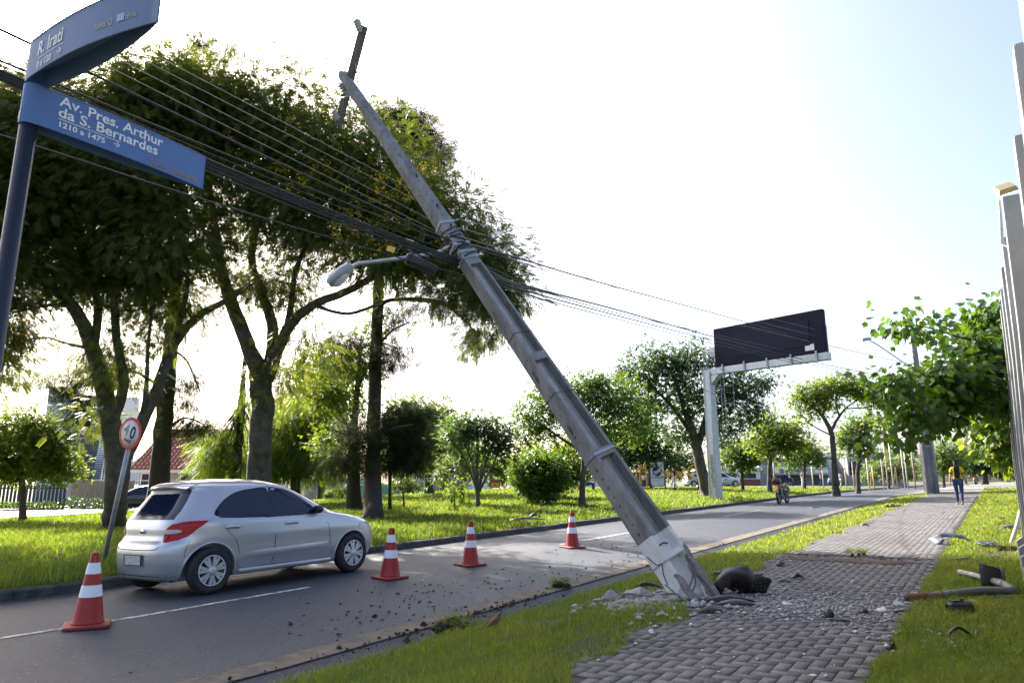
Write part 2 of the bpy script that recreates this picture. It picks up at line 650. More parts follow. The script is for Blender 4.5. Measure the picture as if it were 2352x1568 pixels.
# frontage street beyond the park
def strip_xy(name, line, w0, w1, m, dz):
    (xa, ya), (xb, yb) = line
    V, F = [], []
    ks = np.linspace(-.8, 2.2, 60)
    dx, dy = xb - xa, yb - ya
    ln = math.hypot(dx, dy)
    px, py = -dy / ln, dx / ln
    for k in ks:
        for w in (w0, w1):
            x, y = xa + dx * k + px * w, ya + dy * k + py * w
            V.append((x, y, float(TZ(*SN((x, y)))) + dz))
    F = [(2 * i, 2 * i + 1, 2 * i + 3, 2 * i + 2) for i in range(len(ks) - 1)]
    return np_mesh(name, V, F, m, kind='structure')


FRONT = ((-24.0, 33.0), (-20.5, 62.0))
strip_xy('frontage_street', FRONT, 0, 6.5, M['old_asphalt'], .05)
strip_xy('frontage_pavement', FRONT, 6.6, 9.0, M['concrete'], .14)

# bare earth where the verge was torn up, lying on the turf
def soil_patch(u, v, ru, rn, seed, dz=.015):
    r_ = random.Random(seed)
    c = G(u, v)
    s0, n0 = SN(c)
    mb = MB()
    vv = [W(s0, n0, float(TZ(s0, n0)) + dz + .02)]
    k = 22
    for i in range(k):
        a = 2 * math.pi * i / k
        q = r_.uniform(.7, 1.25)
        s, n = s0 + ru * math.cos(a) * q, n0 + rn * math.sin(a) * q
        vv.append(W(s, n, float(TZ(s, n)) + dz))
    mb.add(vv, [(0, i + 1, (i + 1) % k + 1) for i in range(k)], True)
    return tag(mb.build('soil_patch', M['soil']), kind='structure')


for args in [(1255, 1437, .35, .16, 1), (1180, 1470, .3, .14, 2), (1990, 1200, .8, .2, 3), (1890, 1168, .0, .0, 4), (1935, 1288, .25, 1.0, 5), (2050, 1168, .9, .25, 6), (2300, 1275, .4, .3, 7), (1490, 1392, .5, .3, 8), (2330, 1262, .6, .3, 9)]:
    if args[2]: soil_patch(*args)

# ------------------------------------------------------------------ grass
M['grass'] = leafmat('grass_blades', (.05, .098, .018), (.15, .18, .042), .5, (2.2, 2.1, .8), .5, .3)
M['lawn'] = leafmat('lawn_blades', (.075, .135, .022), (.18, .205, .048), .46, (2.1, 1.95, .8), .5, .3)


def noise2(x, y, seed=0):
    return (np.sin(x * 1.7 + seed) * np.sin(y * 2.3 + seed * 1.3 + .6 * np.sin(x)) + .6 * np.sin(x * 4.1 + 1.1 * np.sin(y * 3.3) + seed) * np.sin(y * 5.2 + seed * .7)) / 1.6


def blades(name, N, region, r0, r1, az0, az1, h0, wid, m, seed, gaps=None, hvar=.4, dry=.12):
    g = np.random.default_rng(seed)
    r = np.exp(g.uniform(np.log(r0), np.log(r1), N))
    az = np.radians(g.uniform(az0, az1, N))
    x, y = r * np.sin(az), r * np.cos(az)
    s, n = x * DX + y * DY, x * NX + y * NY
    keep = region(s, n)
    if gaps is not None: keep &= gaps(s, n, g)
    s, n, x, y, r = s[keep], n[keep], x[keep], y[keep], r[keep]
    k = len(s)
    cl = noise2(s * 1.1, n * 1.3, seed)
    h = h0 * (1 + hvar * cl + g.normal(0, .28, k)).clip(.25, 2.2)
    w = np.maximum(wid, .0011 * r) * g.uniform(.7, 1.3, k)
    th = g.uniform(0, 2 * np.pi, k)
    lean = g.uniform(.15, .95, k) * h
    z = ground_z(s, n) - .02
    la = g.uniform(0, 2 * np.pi, k)
    ax, ay = np.cos(th), np.sin(th)
    lx, ly = np.cos(la) * lean, np.sin(la) * lean
    V = np.zeros((k, 5, 3))
    V[:, 0] = np.stack([x - ax * w / 2, y - ay * w / 2, z], -1)
    V[:, 1] = np.stack([x + ax * w / 2, y + ay * w / 2, z], -1)
    V[:, 2] = np.stack([x + ax * w * .4 + lx * .3, y + ay * w * .4 + ly * .3, z + h * .6], -1)
    V[:, 3] = np.stack([x - ax * w * .4 + lx * .3, y - ay * w * .4 + ly * .3, z + h * .6], -1)
    V[:, 4] = np.stack([x + lx, y + ly, z + h * .95], -1)
    I = np.arange(k)[:, None] * 5
    F = np.concatenate([I + [0, 1, 2], I + [0, 2, 3], I + [3, 2, 4]])
    t = np.clip(.4 + .3 * cl + g.normal(0, .2, k), 0, 1)
    t = np.where(g.random(k) < dry, 1.0, t)
    return np_mesh(name, V.reshape(-1, 3), F, m, tint=np.repeat(t, 5), kind='stuff')


def park(s, n):
    x, y = s * DX + n * NX, s * DY + n * NY
    return (n < -10.93 + .04 * np.sin(s * 3)) & (x > -23.9 + (y - 33) * .1207)
blades('park_grass', 360000, park, 8.5, 75, -41, 40, .12, .006, M['grass'], 11, None, .5, .05)
blades('kerb_grass', 26000, lambda s, n: (n < -10.85 + .06 * np.sin(s * 2.3)) & (n > -11.6), 8.5, 45, -41, 30, .26, .008, M['grass'], 12, hvar=.8)
verge = lambda s, n: (n > -4.66) & (n < edge(s)) & (s < 46)
pole_gap = lambda s, n, g: ((s - 8.4) ** 2 / 1.1 + (n + 3.3) ** 2 / .5 > 1) | (g.random(len(s)) < .12)
blades('verge_grass', 330000, verge, 4.2, 48, -30, 40, .075, .005, M['lawn'], 13, pole_gap, .5, .16)
redge = lambda s: -.94 + .08 * np.sin(s * 2.2) + .07 * np.sin(s * 5.1)
blades('lawn_grass', 330000, lambda s, n: (n > redge(s)) & (n < 1.2) & (s < 60), 3.9, 60, 20, 42, .07, .005, M['lawn'], 14, None, .5, .14)
blades('far_lawn_grass', 60000, lambda s, n: (s * DX + n * NX < -33.2 + (s * DY + n * NY - 33) * .1207), 25, 60, -43, -5, .12, .01, M['grass'], 15)
# ------------------------------------------------------------------ trees
M['bark'] = mat('bark', (.105, .085, .065), .95, (.05, .04, .032), 5, bump=.9, bscale=14, stretch=(1, 1, .35))
M['bark_grey'] = mat('lichen_bark', (.1, .09, .075), .95, (.042, .036, .03), 4.5, bump=.9, bscale=16, stretch=(1, 1, .6))
M['bark_dark'] = mat('dark_bark', (.055, .042, .034), .95, (.028, .022, .018), 6, bump=.9, bscale=12, stretch=(1, 1, .25))
M['leaf_feather'] = leafmat('feathery_leaves', (.045, .08, .022), (.13, .135, .038), .42, (2.3, 2.2, .75))
M['leaf_needle'] = leafmat('needle_leaves', (.018, .028, .013), (.042, .05, .022), .25, (2, 2, 1), .85, .08)
M['leaf_fresh'] = leafmat('fresh_leaves', (.06, .11, .018), (.14, .17, .03), .5, (2.3, 2.2, .7))
M['leaf_mid'] = leafmat('broad_leaves', (.045, .095, .018), (.1, .14, .03), .42, (2.2, 2.2, .7))
M['leaf_dark'] = leafmat('dense_leaves', (.028, .065, .02), (.06, .1, .03), .35, (2, 2, .8))
M['leaf_pale'] = leafmat('pale_leaves', (.1, .15, .06), (.16, .2, .09), .45, (1.8, 1.8, .9))
M['leaf_heart'] = leafmat('heart_leaves', (.035, .08, .02), (.075, .13, .028), .5, (2.5, 2.4, .6), .35, .4)
M['blossom'] = leafmat('yellow_blossom', (.62, .42, .02), (.75, .55, .03), .4, (1.3, 1.2, .6))


def diamond(o, d, w, l, wd, lift=0.0):
    o, d, w = np.array(o, float), np.array(d, float), np.array(w, float)
    up = np.array([0, 0, 1.0])
    return [o, o + d * l * .45 + w * wd + up * lift, o + d * l, o + d * l * .45 - w * wd + up * lift]


def template(kind, seed=0):
    r = np.random.default_rng(seed)
    V = []
    if kind == 'oval':
        V += diamond((0, 0, 0), (1, 0, 0), (0, 1, 0), 1, .27, .07)
    elif kind == 'spray':
        for i in range(4):
            a = r.uniform(-1.2, 1.2)
            d = np.array([math.cos(a), math.sin(a), r.uniform(-.5, .3)])
            w = np.array([-math.sin(a), math.cos(a), r.uniform(-.4, .4)])
            V += diamond((r.uniform(0, .5), r.uniform(-.25, .25), r.uniform(-.2, .2)), d, w, .62, .17, .03)
    elif kind == 'frond':
        for i in range(6):
            x = .12 + i * .16
            z = -.28 * x * x
            for s in (-1, 1):
                d = np.array([.45, s * .9, -.15])
                V += diamond((x, 0, z), d, (.9, -s * .45, 0), .34 * (1 - .4 * abs(x - .45)), .062, .0)
        V += [np.array(q, float) for q in ((0, .012, 0), (1, .006, -.28), (1, -.006, -.28), (0, -.012, 0))]
    elif kind == 'needle':
        for i in range(7):
            a, b = r.uniform(-.7, .7), r.uniform(-.7, .5)
            d = np.array([math.cos(a), math.sin(a), b - .25])
            V += diamond((r.uniform(0, .35), 0, 0), d, (-math.sin(a), math.cos(a), .2), r.uniform(.6, 1), .018, 0)
    elif kind == 'drape':
        for i in range(7):
            x = i * .15
            for s in (-1, 1):
                V += diamond((x, 0, 0), (.7, s * .55, 0), (.5, -s * .6, .3), .2, .05, .0)
    elif kind == 'heart':
        for s in (-1, 1):
            V += [np.array(q, float) for q in ((0, 0, 0), (.3, s * .46, .1), (1.0, s * .3, .05), (.8, 0, 0))]
    V = np.array(V)
    return V, np.arange(len(V)).reshape(-1, 4)


def rot_frames(axis, g, flat=.5):
    k = len(axis)
    a = axis / (np.linalg.norm(axis, axis=1, keepdims=True) + 1e-9)
    up = np.stack([g.normal(0, flat, k), g.normal(0, flat, k), np.ones(k)], -1)
    b = np.cross(up, a)
    b /= np.linalg.norm(b, axis=1, keepdims=True) + 1e-9
    c = np.cross(a, b)
    return a, b, c


def leaves(name, pts, axis, size, tpl, tint, m, parent, g, flat=.5):
    V0, F0 = template(tpl, 3)
    a, b, c = rot_frames(axis, g, flat)
    k = len(pts)
    sz = size if np.ndim(size) else np.full(k, size) * g.uniform(.65, 1.3, k)
    V = pts[:, None, :] + sz[:, None, None] * (V0[None, :, 0:1] * a[:, None] + V0[None, :, 1:2] * b[:, None] + V0[None, :, 2:3] * c[:, None])
    F = (np.arange(k)[:, None, None] * len(V0) + F0[None]).reshape(-1, 4)
    return np_mesh(name, V.reshape(-1, 3), F, m, parent, np.repeat(tint, len(V0)))


def L(*pts):
    """limb from (u, v, depth, width px)"""
    out = []
    for u, v, t, w in pts:
        out.append((P(u, v, t), w * t / FPX / 2))
    return out


def BL(u, v, t, ru, rv, n, rt=None):
    """crown clump region: centre pixel and depth, half sizes in pixels, number of twig clumps"""
    return (np.array(P(u, v, t)), np.array((ru * t / FPX, rt or .5 * (ru + rv) * t / FPX, rv * t / FPX)), n)


def tree(name, label, base, limbs, blobs, m, bark='bark', tpl='spray', size=.2, per=14, clump=.3, seed=1, group=None, twig=.3, droop=.15, flat=.5, shell=.5, flare=1.35, crown_name='crown', sub=5, flowers=None, cat='tree', squash=.6, tmin=.006):
    g = np.random.default_rng(seed)
    base = Vector(base)
    t = thing(name, label, cat, base, group)
    # limbs
    mb = MB()
    sk = []
    for li, limb in enumerate(limbs):
        pts = smoothline([p for p, r in limb], sub)
        rr = np.interp(np.linspace(0, len(limb) - 1, len(pts)), range(len(limb)), [r for p, r in limb])
        rr = list(rr)
        if li == 0:
            pts = [pts[0] - Vector((0, 0, .25)), pts[0]] + [pts[0].lerp(pts[1], .5)] + pts[1:]
            rr = [rr[0], rr[0], (rr[0] + rr[1]) / 2] + rr[1:]
            for q in range(len(rr)):
                rr[q] *= 1 + (flare - 1) * math.exp(-max(0, pts[q].z - base.z) / (rr[1] * 1.2))
        big = rr[0] > .08
        pts = [p + Vector(g.normal(0, .05, 3)) * r for p, r in zip(pts, rr)]
        mb.tube(pts, rr, 10 if big else 6)
        sk += [(p, r) for p, r in zip(pts, rr)][(len(pts) // 2 if li == 0 else 1):]
    SKP = np.array([p for p, r in sk]) if sk else np.zeros((0, 3))
    SKR = np.array([r for p, r in sk])
    # clumps
    CP, CO = [], []
    for c, rad, n in blobs:
        d = g.normal(0, 1, (n, 3))
        d /= np.linalg.norm(d, axis=1, keepdims=True)
        rr = g.random(n) ** shell
        rr *= 1 + .12 * np.sin(d[:, 0] * 5 + seed) * np.sin(d[:, 2] * 6 + seed * 2)
        CP.append(c + d * rr[:, None] * rad)
        CO.append(d)
    CP, CO = np.concatenate(CP), np.concatenate(CO)
    k = len(CP)
    if len(SKP):
        for i in range(k):
            if g.random() > twig: continue
            d2 = ((SKP - CP[i]) ** 2).sum(1) + 1.5 * np.maximum(0, SKP[:, 2] - CP[i, 2]) ** 2
            j = int(np.argmin(d2))
            a, b = Vector(SKP[j]), Vector(CP[i])
            ln = (b - a).length
            if ln < .15: continue
            mid = (a + b) / 2 + Vector(g.normal(0, .09, 3)) * ln + Vector((0, 0, .06 * ln))
            r0 = max(tmin, min(SKR[j] * .55, .008 + .011 * ln))
            mb.tube([a, (a * .6 + mid * .4) + Vector(g.normal(0, .03, 3)) * ln, mid, (mid + b) / 2 + Vector(g.normal(0, .04, 3)) * ln, b], [r0, r0 * .8, r0 * .62, r0 * .45, max(tmin * .6, r0 * .2)], 4, cap=False)
    if mb.v:
        mb.build('trunk', M[bark], t)
    # leaves
    rep = np.repeat(np.arange(k), per)
    off = g.normal(0, 1, (k * per, 3)) * clump * np.array([1, 1, squash])
    pts = CP[rep] + off
    ax = off * .8 / clump + CO[rep] * .5 + g.normal(0, .35, (k * per, 3))
    ax[:, 2] -= droop * 3
    ctint = np.clip(g.normal(.42, .22, k), 0, 1)
    tint = np.clip(ctint[rep] + g.normal(0, .14, k * per), 0, 1)
    leaves(crown_name, pts, ax, size, tpl, tint, M[m], t, g, flat)
    if flowers:
        fp = []
        for u, v, dd, n, rad in flowers:
            c = np.array(P(u, v, dd))
            fp.append(c + g.normal(0, 1, (n, 3)) * rad * np.array([1, 1, .6]))
        fp = np.concatenate(fp)
        rep2 = np.repeat(np.arange(len(fp)), 9)
        q = fp[rep2] + g.normal(0, .07, (len(rep2), 3))
        leaves('blossoms', q, g.normal(0, 1, (len(rep2), 3)) + np.array([0, 0, .6]), .085, 'oval', g.random(len(rep2)), M['blossom'], t, g, 1.5)
    return t


def TB(u, v, t):
    p = P(u, v, t)
    p.z = gz(p)
    return p


def BP(u, v, t, w):
    """limb start sitting on the terrain"""
    return [(TB(u, v, t), w * t / FPX / 2)]


# --- the two great shade trees by the avenue
t1b = G(262, 1213)
T1 = tree('flamboyant_tree', 'broad shade tree with thick forked lichen-spotted trunk behind the round speed limit sign', t1b, [
    [(t1b, .27)] + L((266, 1130, 19.6, 48), (270, 1045, 19.4, 54), (252, 960, 19.2, 40), (236, 880, 19, 37), (205, 780, 18.8, 32), (165, 700, 18.5, 27), (90, 640, 18, 20), (20, 600, 17.5, 15), (-60, 560, 17, 10)),
    L((285, 1050, 19.4, 36), (325, 970, 19.5, 28), (362, 890, 19.6, 25), (395, 800, 19.8, 22), (450, 730, 20, 17), (520, 690, 20.2, 13), (590, 640, 20.4, 8)),
    L((262, 960, 19.2, 26), (285, 880, 19, 22), (268, 780, 19, 19), (262, 680, 19, 17), (258, 590, 19, 14), (250, 500, 19, 11), (240, 400, 19, 7)),
    L((215, 800, 18.9, 20), (225, 700, 19.3, 18), (200, 600, 19.6, 14), (160, 530, 20, 12), (110, 470, 20, 8)),
    L((258, 600, 19, 12), (190, 570, 18.6, 12), (130, 550, 18.2, 9), (60, 545, 18, 6)),
    L((318, 1000, 19.5, 12), (335, 900, 19.3, 11), (340, 800, 19.2, 8), (350, 700, 19.2, 6)),
    L((170, 705, 18.5, 12), (120, 700, 18, 9), (60, 710, 17.6, 6)),
    L((205, 800, 18.8, 9), (160, 790, 18.3, 6), (110, 775, 18, 4)),
    L((395, 800, 19.8, 12), (430, 660, 19.8, 10), (420, 540, 19.8, 8), (380, 420, 20, 5)),
], [
    BL(150, 330, 19, 210, 130, 330), BL(330, 240, 20, 190, 105, 300), BL(40, 470, 18, 170, 110, 240), BL(290, 420, 19, 190, 110, 300),
    BL(-150, 380, 18, 210, 190, 320), BL(60, 230, 19.5, 120, 60, 90), BL(110, 600, 18.5, 150, 70, 60), BL(230, 620, 19, 120, 70, 50), BL(-20, 790, 17.5, 60, 60, 30), BL(370, 560, 19, 130, 100, 90), BL(180, 560, 19, 150, 60, 60), BL(30, 640, 17.5, 110, 60, 42),
    BL(25, 740, 17.5, 55, 60, 26), BL(270, 800, 19, 90, 100, 42), BL(390, 720, 19.6, 90, 80, 36), BL(10, 860, 18.5, 50, 45, 14), BL(210, 970, 19, 50, 40, 8), BL(-250, 560, 15, 200, 200, 280), BL(-500, 300, 14, 300, 250, 320), BL(440, 250, 21, 130, 110, 120), BL(340, 640, 20, 150, 110, 80), BL(170, 650, 19.5, 90, 60, 24), BL(470, 560, 20.5, 90, 80, 50),
], 'leaf_feather', 'bark_grey', 'frond', .26, 25, .4, 21, 'shade trees of the park edge', .3, .22, flowers=[(40, 750, 17.5, 10, .25), (25, 540, 17.5, 8, .25), (90, 480, 18, 10, .3)], flare=1.35)

t2b = TB(600, 1180, 22.5)
T2 = tree('flamboyant_tree', 'tallest spreading shade tree with yellow blossoms, its trunk rising behind the silver hatchback', t2b, [
    [(t2b, .42)] + L((596, 1090, 22.3, 52), (598, 1000, 22, 50), (602, 920, 21.8, 52), (596, 860, 21.6, 46), (572, 800, 21.5, 34), (545, 730, 21.4, 32), (515, 650, 21.3, 27), (498, 570, 21.3, 21), (488, 480, 21.4, 16), (470, 380, 21.5, 10)),
    L((606, 880, 21.8, 36), (626, 800, 21.6, 28), (622, 730, 21.5, 25), (600, 670, 21.5, 21), (578, 600, 21.5, 18), (590, 520, 21.6, 15), (620, 440, 21.6, 11), (640, 340, 21.6, 7)),
    L((612, 870, 21.8, 34), (640, 800, 21.3, 28), (668, 745, 20.9, 24), (720, 700, 20.5, 20), (790, 672, 20, 18), (850, 640, 19.6, 15), (930, 590, 19.3, 11), (1010, 560, 19, 7)),
    L((655, 770, 21.2, 16), (668, 700, 21, 14), (680, 620, 21, 12), (720, 540, 21, 10), (800, 450, 20.8, 7)),
    L((850, 640, 19.6, 11), (900, 620, 19.3, 9), (990, 615, 19, 7), (1070, 640, 18.8, 5), (1130, 680, 18.6, 4)),
    L((498, 570, 21.3, 12), (450, 500, 21, 10), (420, 420, 21, 7)),
    L((720, 700, 20.5, 10), (800, 720, 20, 8), (900, 690, 19.6, 7), (1000, 690, 19.3, 6), (1060, 730, 19, 4), (1100, 770, 19, 3)),
], [
    BL(620, 300, 22, 210, 150, 390), BL(840, 420, 21, 180, 140, 340), BL(1000, 530, 19.6, 130, 115, 190), BL(1090, 610, 19, 105, 85, 95),
    BL(740, 520, 21, 200, 80, 150), BL(470, 260, 22.5, 150, 110, 150), BL(1140, 680, 18.6, 85, 60, 50), BL(900, 590, 19.6, 130, 70, 75),
    BL(560, 460, 21, 160, 90, 120), BL(1105, 770, 18.8, 35, 30, 12), BL(660, 640, 21, 110, 60, 40), BL(560, 640, 21.6, 70, 60, 26), BL(700, 780, 21, 60, 50, 18), BL(640, 860, 22, 70, 60, 22), BL(1020, 690, 19, 60, 30, 16),
], 'leaf_feather', 'bark_grey', 'frond', .26, 25, .4, 22, 'shade trees of the park edge', .3, .22, flowers=[(900, 425, 18.6, 14, .3), (950, 462, 18.5, 22, .35), (1000, 475, 18.6, 14, .3), (812, 522, 18.8, 16, .35), (865, 525, 18.8, 12, .3), (720, 405, 19.5, 10, .3), (892, 572, 18.4, 10, .2), (690, 425, 19.5, 7, .2), (850, 420, 19, 8, .2), (1040, 560, 18, 6, .2), (770, 470, 19, 9, .3), (930, 520, 18.4, 12, .3), (640, 390, 20, 6, .25), (560, 340, 20.5, 6, .3), (960, 400, 18.8, 8, .25)], flare=1.4)

# --- straight dark casuarinas
t3b = G(857, 1192)
tree('casuarina_tree', 'tall casuarina with straight dark trunk and flared foot just right of the silver hatchback', t3b, [
    [(t3b, .29)] + L((857, 1100, 24.2, 38), (858, 1000, 24.2, 32), (862, 850, 24.2, 29), (868, 700, 24.2, 25), (872, 600, 24.2, 22), (885, 450, 24.4, 16), (905, 330, 24.6, 10), (925, 250, 24.8, 5)),
    L((868, 705, 24.2, 12), (900, 688, 24, 9), (960, 690, 23.7, 7), (1030, 705, 23.4, 5), (1080, 745, 23.2, 3)),
    L((862, 1010, 24.2, 6), (900, 985, 23.8, 5), (950, 975, 23.4, 3)),
    L((857, 1050, 24.2, 5), (820, 1010, 23.8, 4), (760, 985, 23.5, 3)),
    L((864, 800, 24.2, 6), (900, 760, 24, 5), (940, 740, 23.8, 3)),
], [BL(940, 290, 25, 65, 55, 75), BL(1005, 345, 25, 45, 55, 40), BL(990, 430, 25, 40, 40, 25), BL(890, 260, 25.5, 40, 25, 25), BL(900, 800, 24, 60, 55, 36), BL(790, 790, 24.5, 50, 70, 26), BL(840, 990, 23.7, 60, 55, 40), BL(800, 1050, 23.6, 60, 35, 30), BL(900, 720, 24, 40, 30, 16), BL(1095, 780, 23.2, 25, 40, 10)],
    'leaf_needle', 'bark_dark', 'needle', .3, 30, .3, 23, None, .35, .25, flare=1.3)
t5b = TB(366, 1150, 27)
tree('casuarina_tree', 'dark straight casuarina trunk between the forked shade tree and the red-roofed house', t5b, [
    [(t5b, .4)] + L((370, 1050, 27, 40), (382, 900, 27, 36), (395, 760, 27, 30), (405, 640, 27, 24), (415, 500, 27, 16), (430, 300, 27, 9)),
    L((385, 900, 27, 8), (300, 850, 26.5, 6), (220, 860, 26, 5), (150, 900, 25.6, 3)),
    L((375, 1000, 27, 6), (420, 960, 26.5, 5), (470, 975, 26, 3)),
    L((393, 800, 27, 7), (430, 830, 26.6, 5), (460, 900, 26.2, 3)),
], [BL(170, 880, 26, 75, 50, 44), BL(190, 950, 26, 55, 30, 26), BL(430, 880, 26.5, 40, 60, 26), BL(440, 970, 26.3, 45, 35, 26), BL(250, 840, 26, 50, 30, 20), BL(460, 90, 28, 22, 50, 22), BL(525, 110, 28, 24, 30, 10), BL(440, 160, 28, 50, 40, 20)],
    'leaf_needle', 'bark_dark', 'needle', .32, 30, .3, 24, None, .35, .2, flare=1.5)
t4b = G(895, 1171)
tree('young_casuarina', 'slender young casuarina with soft dark needles right of the straight dark trunk', t4b, [
    [(t4b, .075)] + L((896, 1100, 25.3, 8), (900, 1020, 25.3, 6), (915, 950, 25.3, 4), (930, 915, 25.3, 2)),
], [BL(930, 985, 25.2, 50, 50, 55), BL(905, 1045, 25.2, 38, 45, 44), BL(955, 1045, 25.2, 32, 45, 36), BL(900, 960, 25.2, 28, 36, 16), BL(965, 950, 25.2, 28, 28, 14)],
    'leaf_needle', 'bark', 'needle', .28, 34, .24, 25, None, .4, .25)

# --- park trees, front to back
def simple(name, label, u, v, t, w, limbs, blobs, m='leaf_mid', bark='bark', ground=True, **kw):
    b = TB(u, v, t) if not ground else G(u, v)
    if ground:
        t = b.y * cP + (b.z - CAMZ) * sP
    trunk = [(b, w * t / FPX / 2)]
    first, rest = limbs[0], limbs[1:]
    lim = [trunk + L(*[(a, b_, t + c, d) for a, b_, c, d in first])] + [L(*[(a, b_, t + c, d) for a, b_, c, d in r]) for r in rest]
    bl = [BL(a, b_, t + c, d, e, n) for a, b_, c, d, e, n in blobs]
    return tree(name, label, b, lim, bl, m, bark, **kw)


simple('small_tree', 'low bushy tree with sunlit leaves before the dark slatted fence', 52, 1195, 25, 15,
       [[(52, 1120, 0, 14), (48, 1060, 0, 10), (50, 1000, 0, 6), (60, 950, 0, 3)], [(50, 1105, 0, 8), (20, 1060, .3, 6), (-10, 1020, .5, 3)], [(54, 1100, 0, 8), (90, 1060, -.3, 6), (125, 1025, -.5, 3)], [(50, 1070, 0, 6), (80, 1000, .5, 4), (100, 950, .5, 2)]],
       [(40, 985, 0, 65, 55, 90), (95, 1010, -.3, 55, 50, 80), (20, 1060, 0, 55, 45, 60), (120, 1060, 0, 50, 40, 55), (60, 1050, .5, 60, 50, 60), (-30, 1010, 0, 50, 60, 40), (160, 1080, 0, 25, 20, 12)],
       'leaf_fresh', ground=False, size=.2, per=15, clump=.22, seed=31)
simple('leaning_tree', 'thin dark trunk leaning beside the tallest shade tree', 541, 1120, 31, 24, [[(548, 1000, 0, 20), (556, 920, 0, 16), (560, 850, 0, 10), (570, 760, 0, 6)]],
       [(510, 1010, 0, 40, 40, 36), (500, 1060, 0, 50, 40, 50), (570, 930, 0, 40, 60, 20), (560, 1060, 0, 40, 30, 20)], 'leaf_fresh', 'bark_dark', ground=False, tpl='drape', size=.5, per=12, clump=.35, droop=.6, seed=32)
simple('weeping_tree', 'weeping tree with curtains of hanging leaves behind the silver hatchback', 680, 1120, 34, 22, [[(680, 1060, 0, 20), (690, 1000, 0, 14), (680, 930, 0, 8)], [(682, 1050, 0, 12), (640, 980, 0, 8), (600, 940, 0, 4)], [(685, 1040, 0, 10), (730, 960, 0, 7), (760, 920, 0, 3)]],
       [(650, 960, 0, 95, 60, 90), (620, 1030, 0, 60, 65, 80), (720, 1020, 0, 60, 75, 90), (670, 1060, 0, 70, 45, 70), (740, 940, 0, 60, 50, 50), (770, 1060, 0, 30, 50, 26)], 'leaf_fresh', 'bark_dark', ground=False, tpl='drape', size=.55, per=14, clump=.35, droop=.8, seed=33)
simple('park_tree', 'yellow-green tree with straight dark trunk left of the flared casuarina', 814, 1160, 28, 33, [[(812, 1080, 0, 27), (812, 1000, 0, 20), (818, 920, 0, 14), (825, 840, 0, 8), (830, 770, 0, 4)], [(812, 1000, 0, 8), (770, 930, 0, 6), (740, 880, 0, 3)], [(818, 900, 0, 8), (850, 830, 0, 5), (870, 790, 0, 3)]],
       [(790, 900, 0, 70, 60, 70), (745, 900, 0, 45, 45, 36), (820, 830, 0, 60, 50, 50), (780, 1010, 0, 60, 50, 40), (835, 1060, 0, 40, 35, 24), (850, 760, 0, 50, 40, 20), (740, 830, 0, 35, 40, 16)], 'leaf_fresh', 'bark_dark', ground=False, size=.22, per=13, clump=.28, seed=34)
simple('park_tree', 'sunlit yellow-green tree filling the gap right of the tallest shade tree', 735, 1148, 46, 14, [[(735, 1090, 0, 12), (730, 1000, 0, 9), (725, 900, 0, 5)], [(732, 1010, 0, 6), (690, 930, 0, 4)], [(732, 1000, 0, 6), (765, 920, 0, 4)]],
       [(705, 860, 0, 60, 55, 80), (745, 930, 0, 55, 55, 80), (680, 930, 0, 45, 50, 60), (770, 850, 0, 45, 50, 50), (720, 1010, 0, 60, 40, 60)], 'leaf_fresh', 'bark_dark', ground=False, size=.32, per=13, clump=.4, seed=81)
simple('park_tree', 'hazy tree closing the view behind the young casuarina', 1015, 1135, 58, 14, [[(1015, 1090, 0, 10), (1015, 1030, 0, 6)]],
       [(1000, 1010, 0, 60, 50, 80), (1060, 1040, 0, 50, 45, 60), (1110, 1060, 0, 45, 36, 50), (930, 1040, 0, 45, 45, 50), (1160, 1080, 0, 35, 25, 30)], 'leaf_fresh', ground=False, size=.42, per=13, clump=.5, seed=82)
simple('weeping_tree', 'low weeping tree with bright leaves between the red-roofed house and the tallest shade tree', 515, 1130, 38, 14, [[(515, 1080, 0, 10), (512, 1030, 0, 6)]],
       [(500, 1030, 0, 50, 45, 70), (540, 1060, 0, 40, 40, 50), (480, 1080, 0, 30, 30, 34)], 'leaf_fresh', 'bark_dark', ground=False, tpl='drape', size=.5, per=13, clump=.35, droop=.7, seed=83)
simple('sapling', 'thin bare-stemmed sapling with a flat tuft of leaves beyond the casuarinas', 928, 1160, 28, 5, [[(926, 1130, 0, 4), (922, 1110, 0, 3)], [(926, 1128, 0, 3), (940, 1105, 0, 2)]], [(925, 1108, 0, 32, 14, 26)], 'leaf_fresh', ground=False, size=.2, per=9, clump=.15, seed=35)
simple('park_tree', 'pale rounded tree with forked trunk beside the green wall', 985, 1140, 42, 20, [[(985, 1100, 0, 18), (990, 1060, 0, 10), (985, 1000, 0, 6)], [(985, 1095, 0, 10), (965, 1050, 0, 7), (950, 980, 0, 4)]],
       [(960, 965, 0, 75, 50, 85), (1010, 980, 0, 55, 45, 60), (985, 1030, 0, 60, 45, 50), (930, 960, 0, 40, 35, 36)], 'leaf_pale', 'bark_grey', ground=False, size=.38, per=13, clump=.4, seed=36)
simple('small_tree', 'loose bluish young tree behind the many-stemmed one', 1062, 1150, 31, 11, [[(1062, 1080, 0, 9), (1060, 1030, 0, 6), (1050, 980, 0, 3)]], [(1050, 990, 0, 42, 45, 44), (1070, 1050, 0, 42, 40, 34), (1025, 1080, 0, 30, 36, 20)], 'leaf_pale', ground=False, size=.24, per=12, clump=.26, seed=37)
simple('sapling', 'knee-high leafy sapling with few bright leaves in the grass', 1045, 1173, 25, 4, [[(1044, 1140, 0, 3), (1046, 1110, 0, 2)]], [(1045, 1130, 0, 18, 26, 22)], 'leaf_fresh', size=.17, per=7, clump=.12, seed=38)
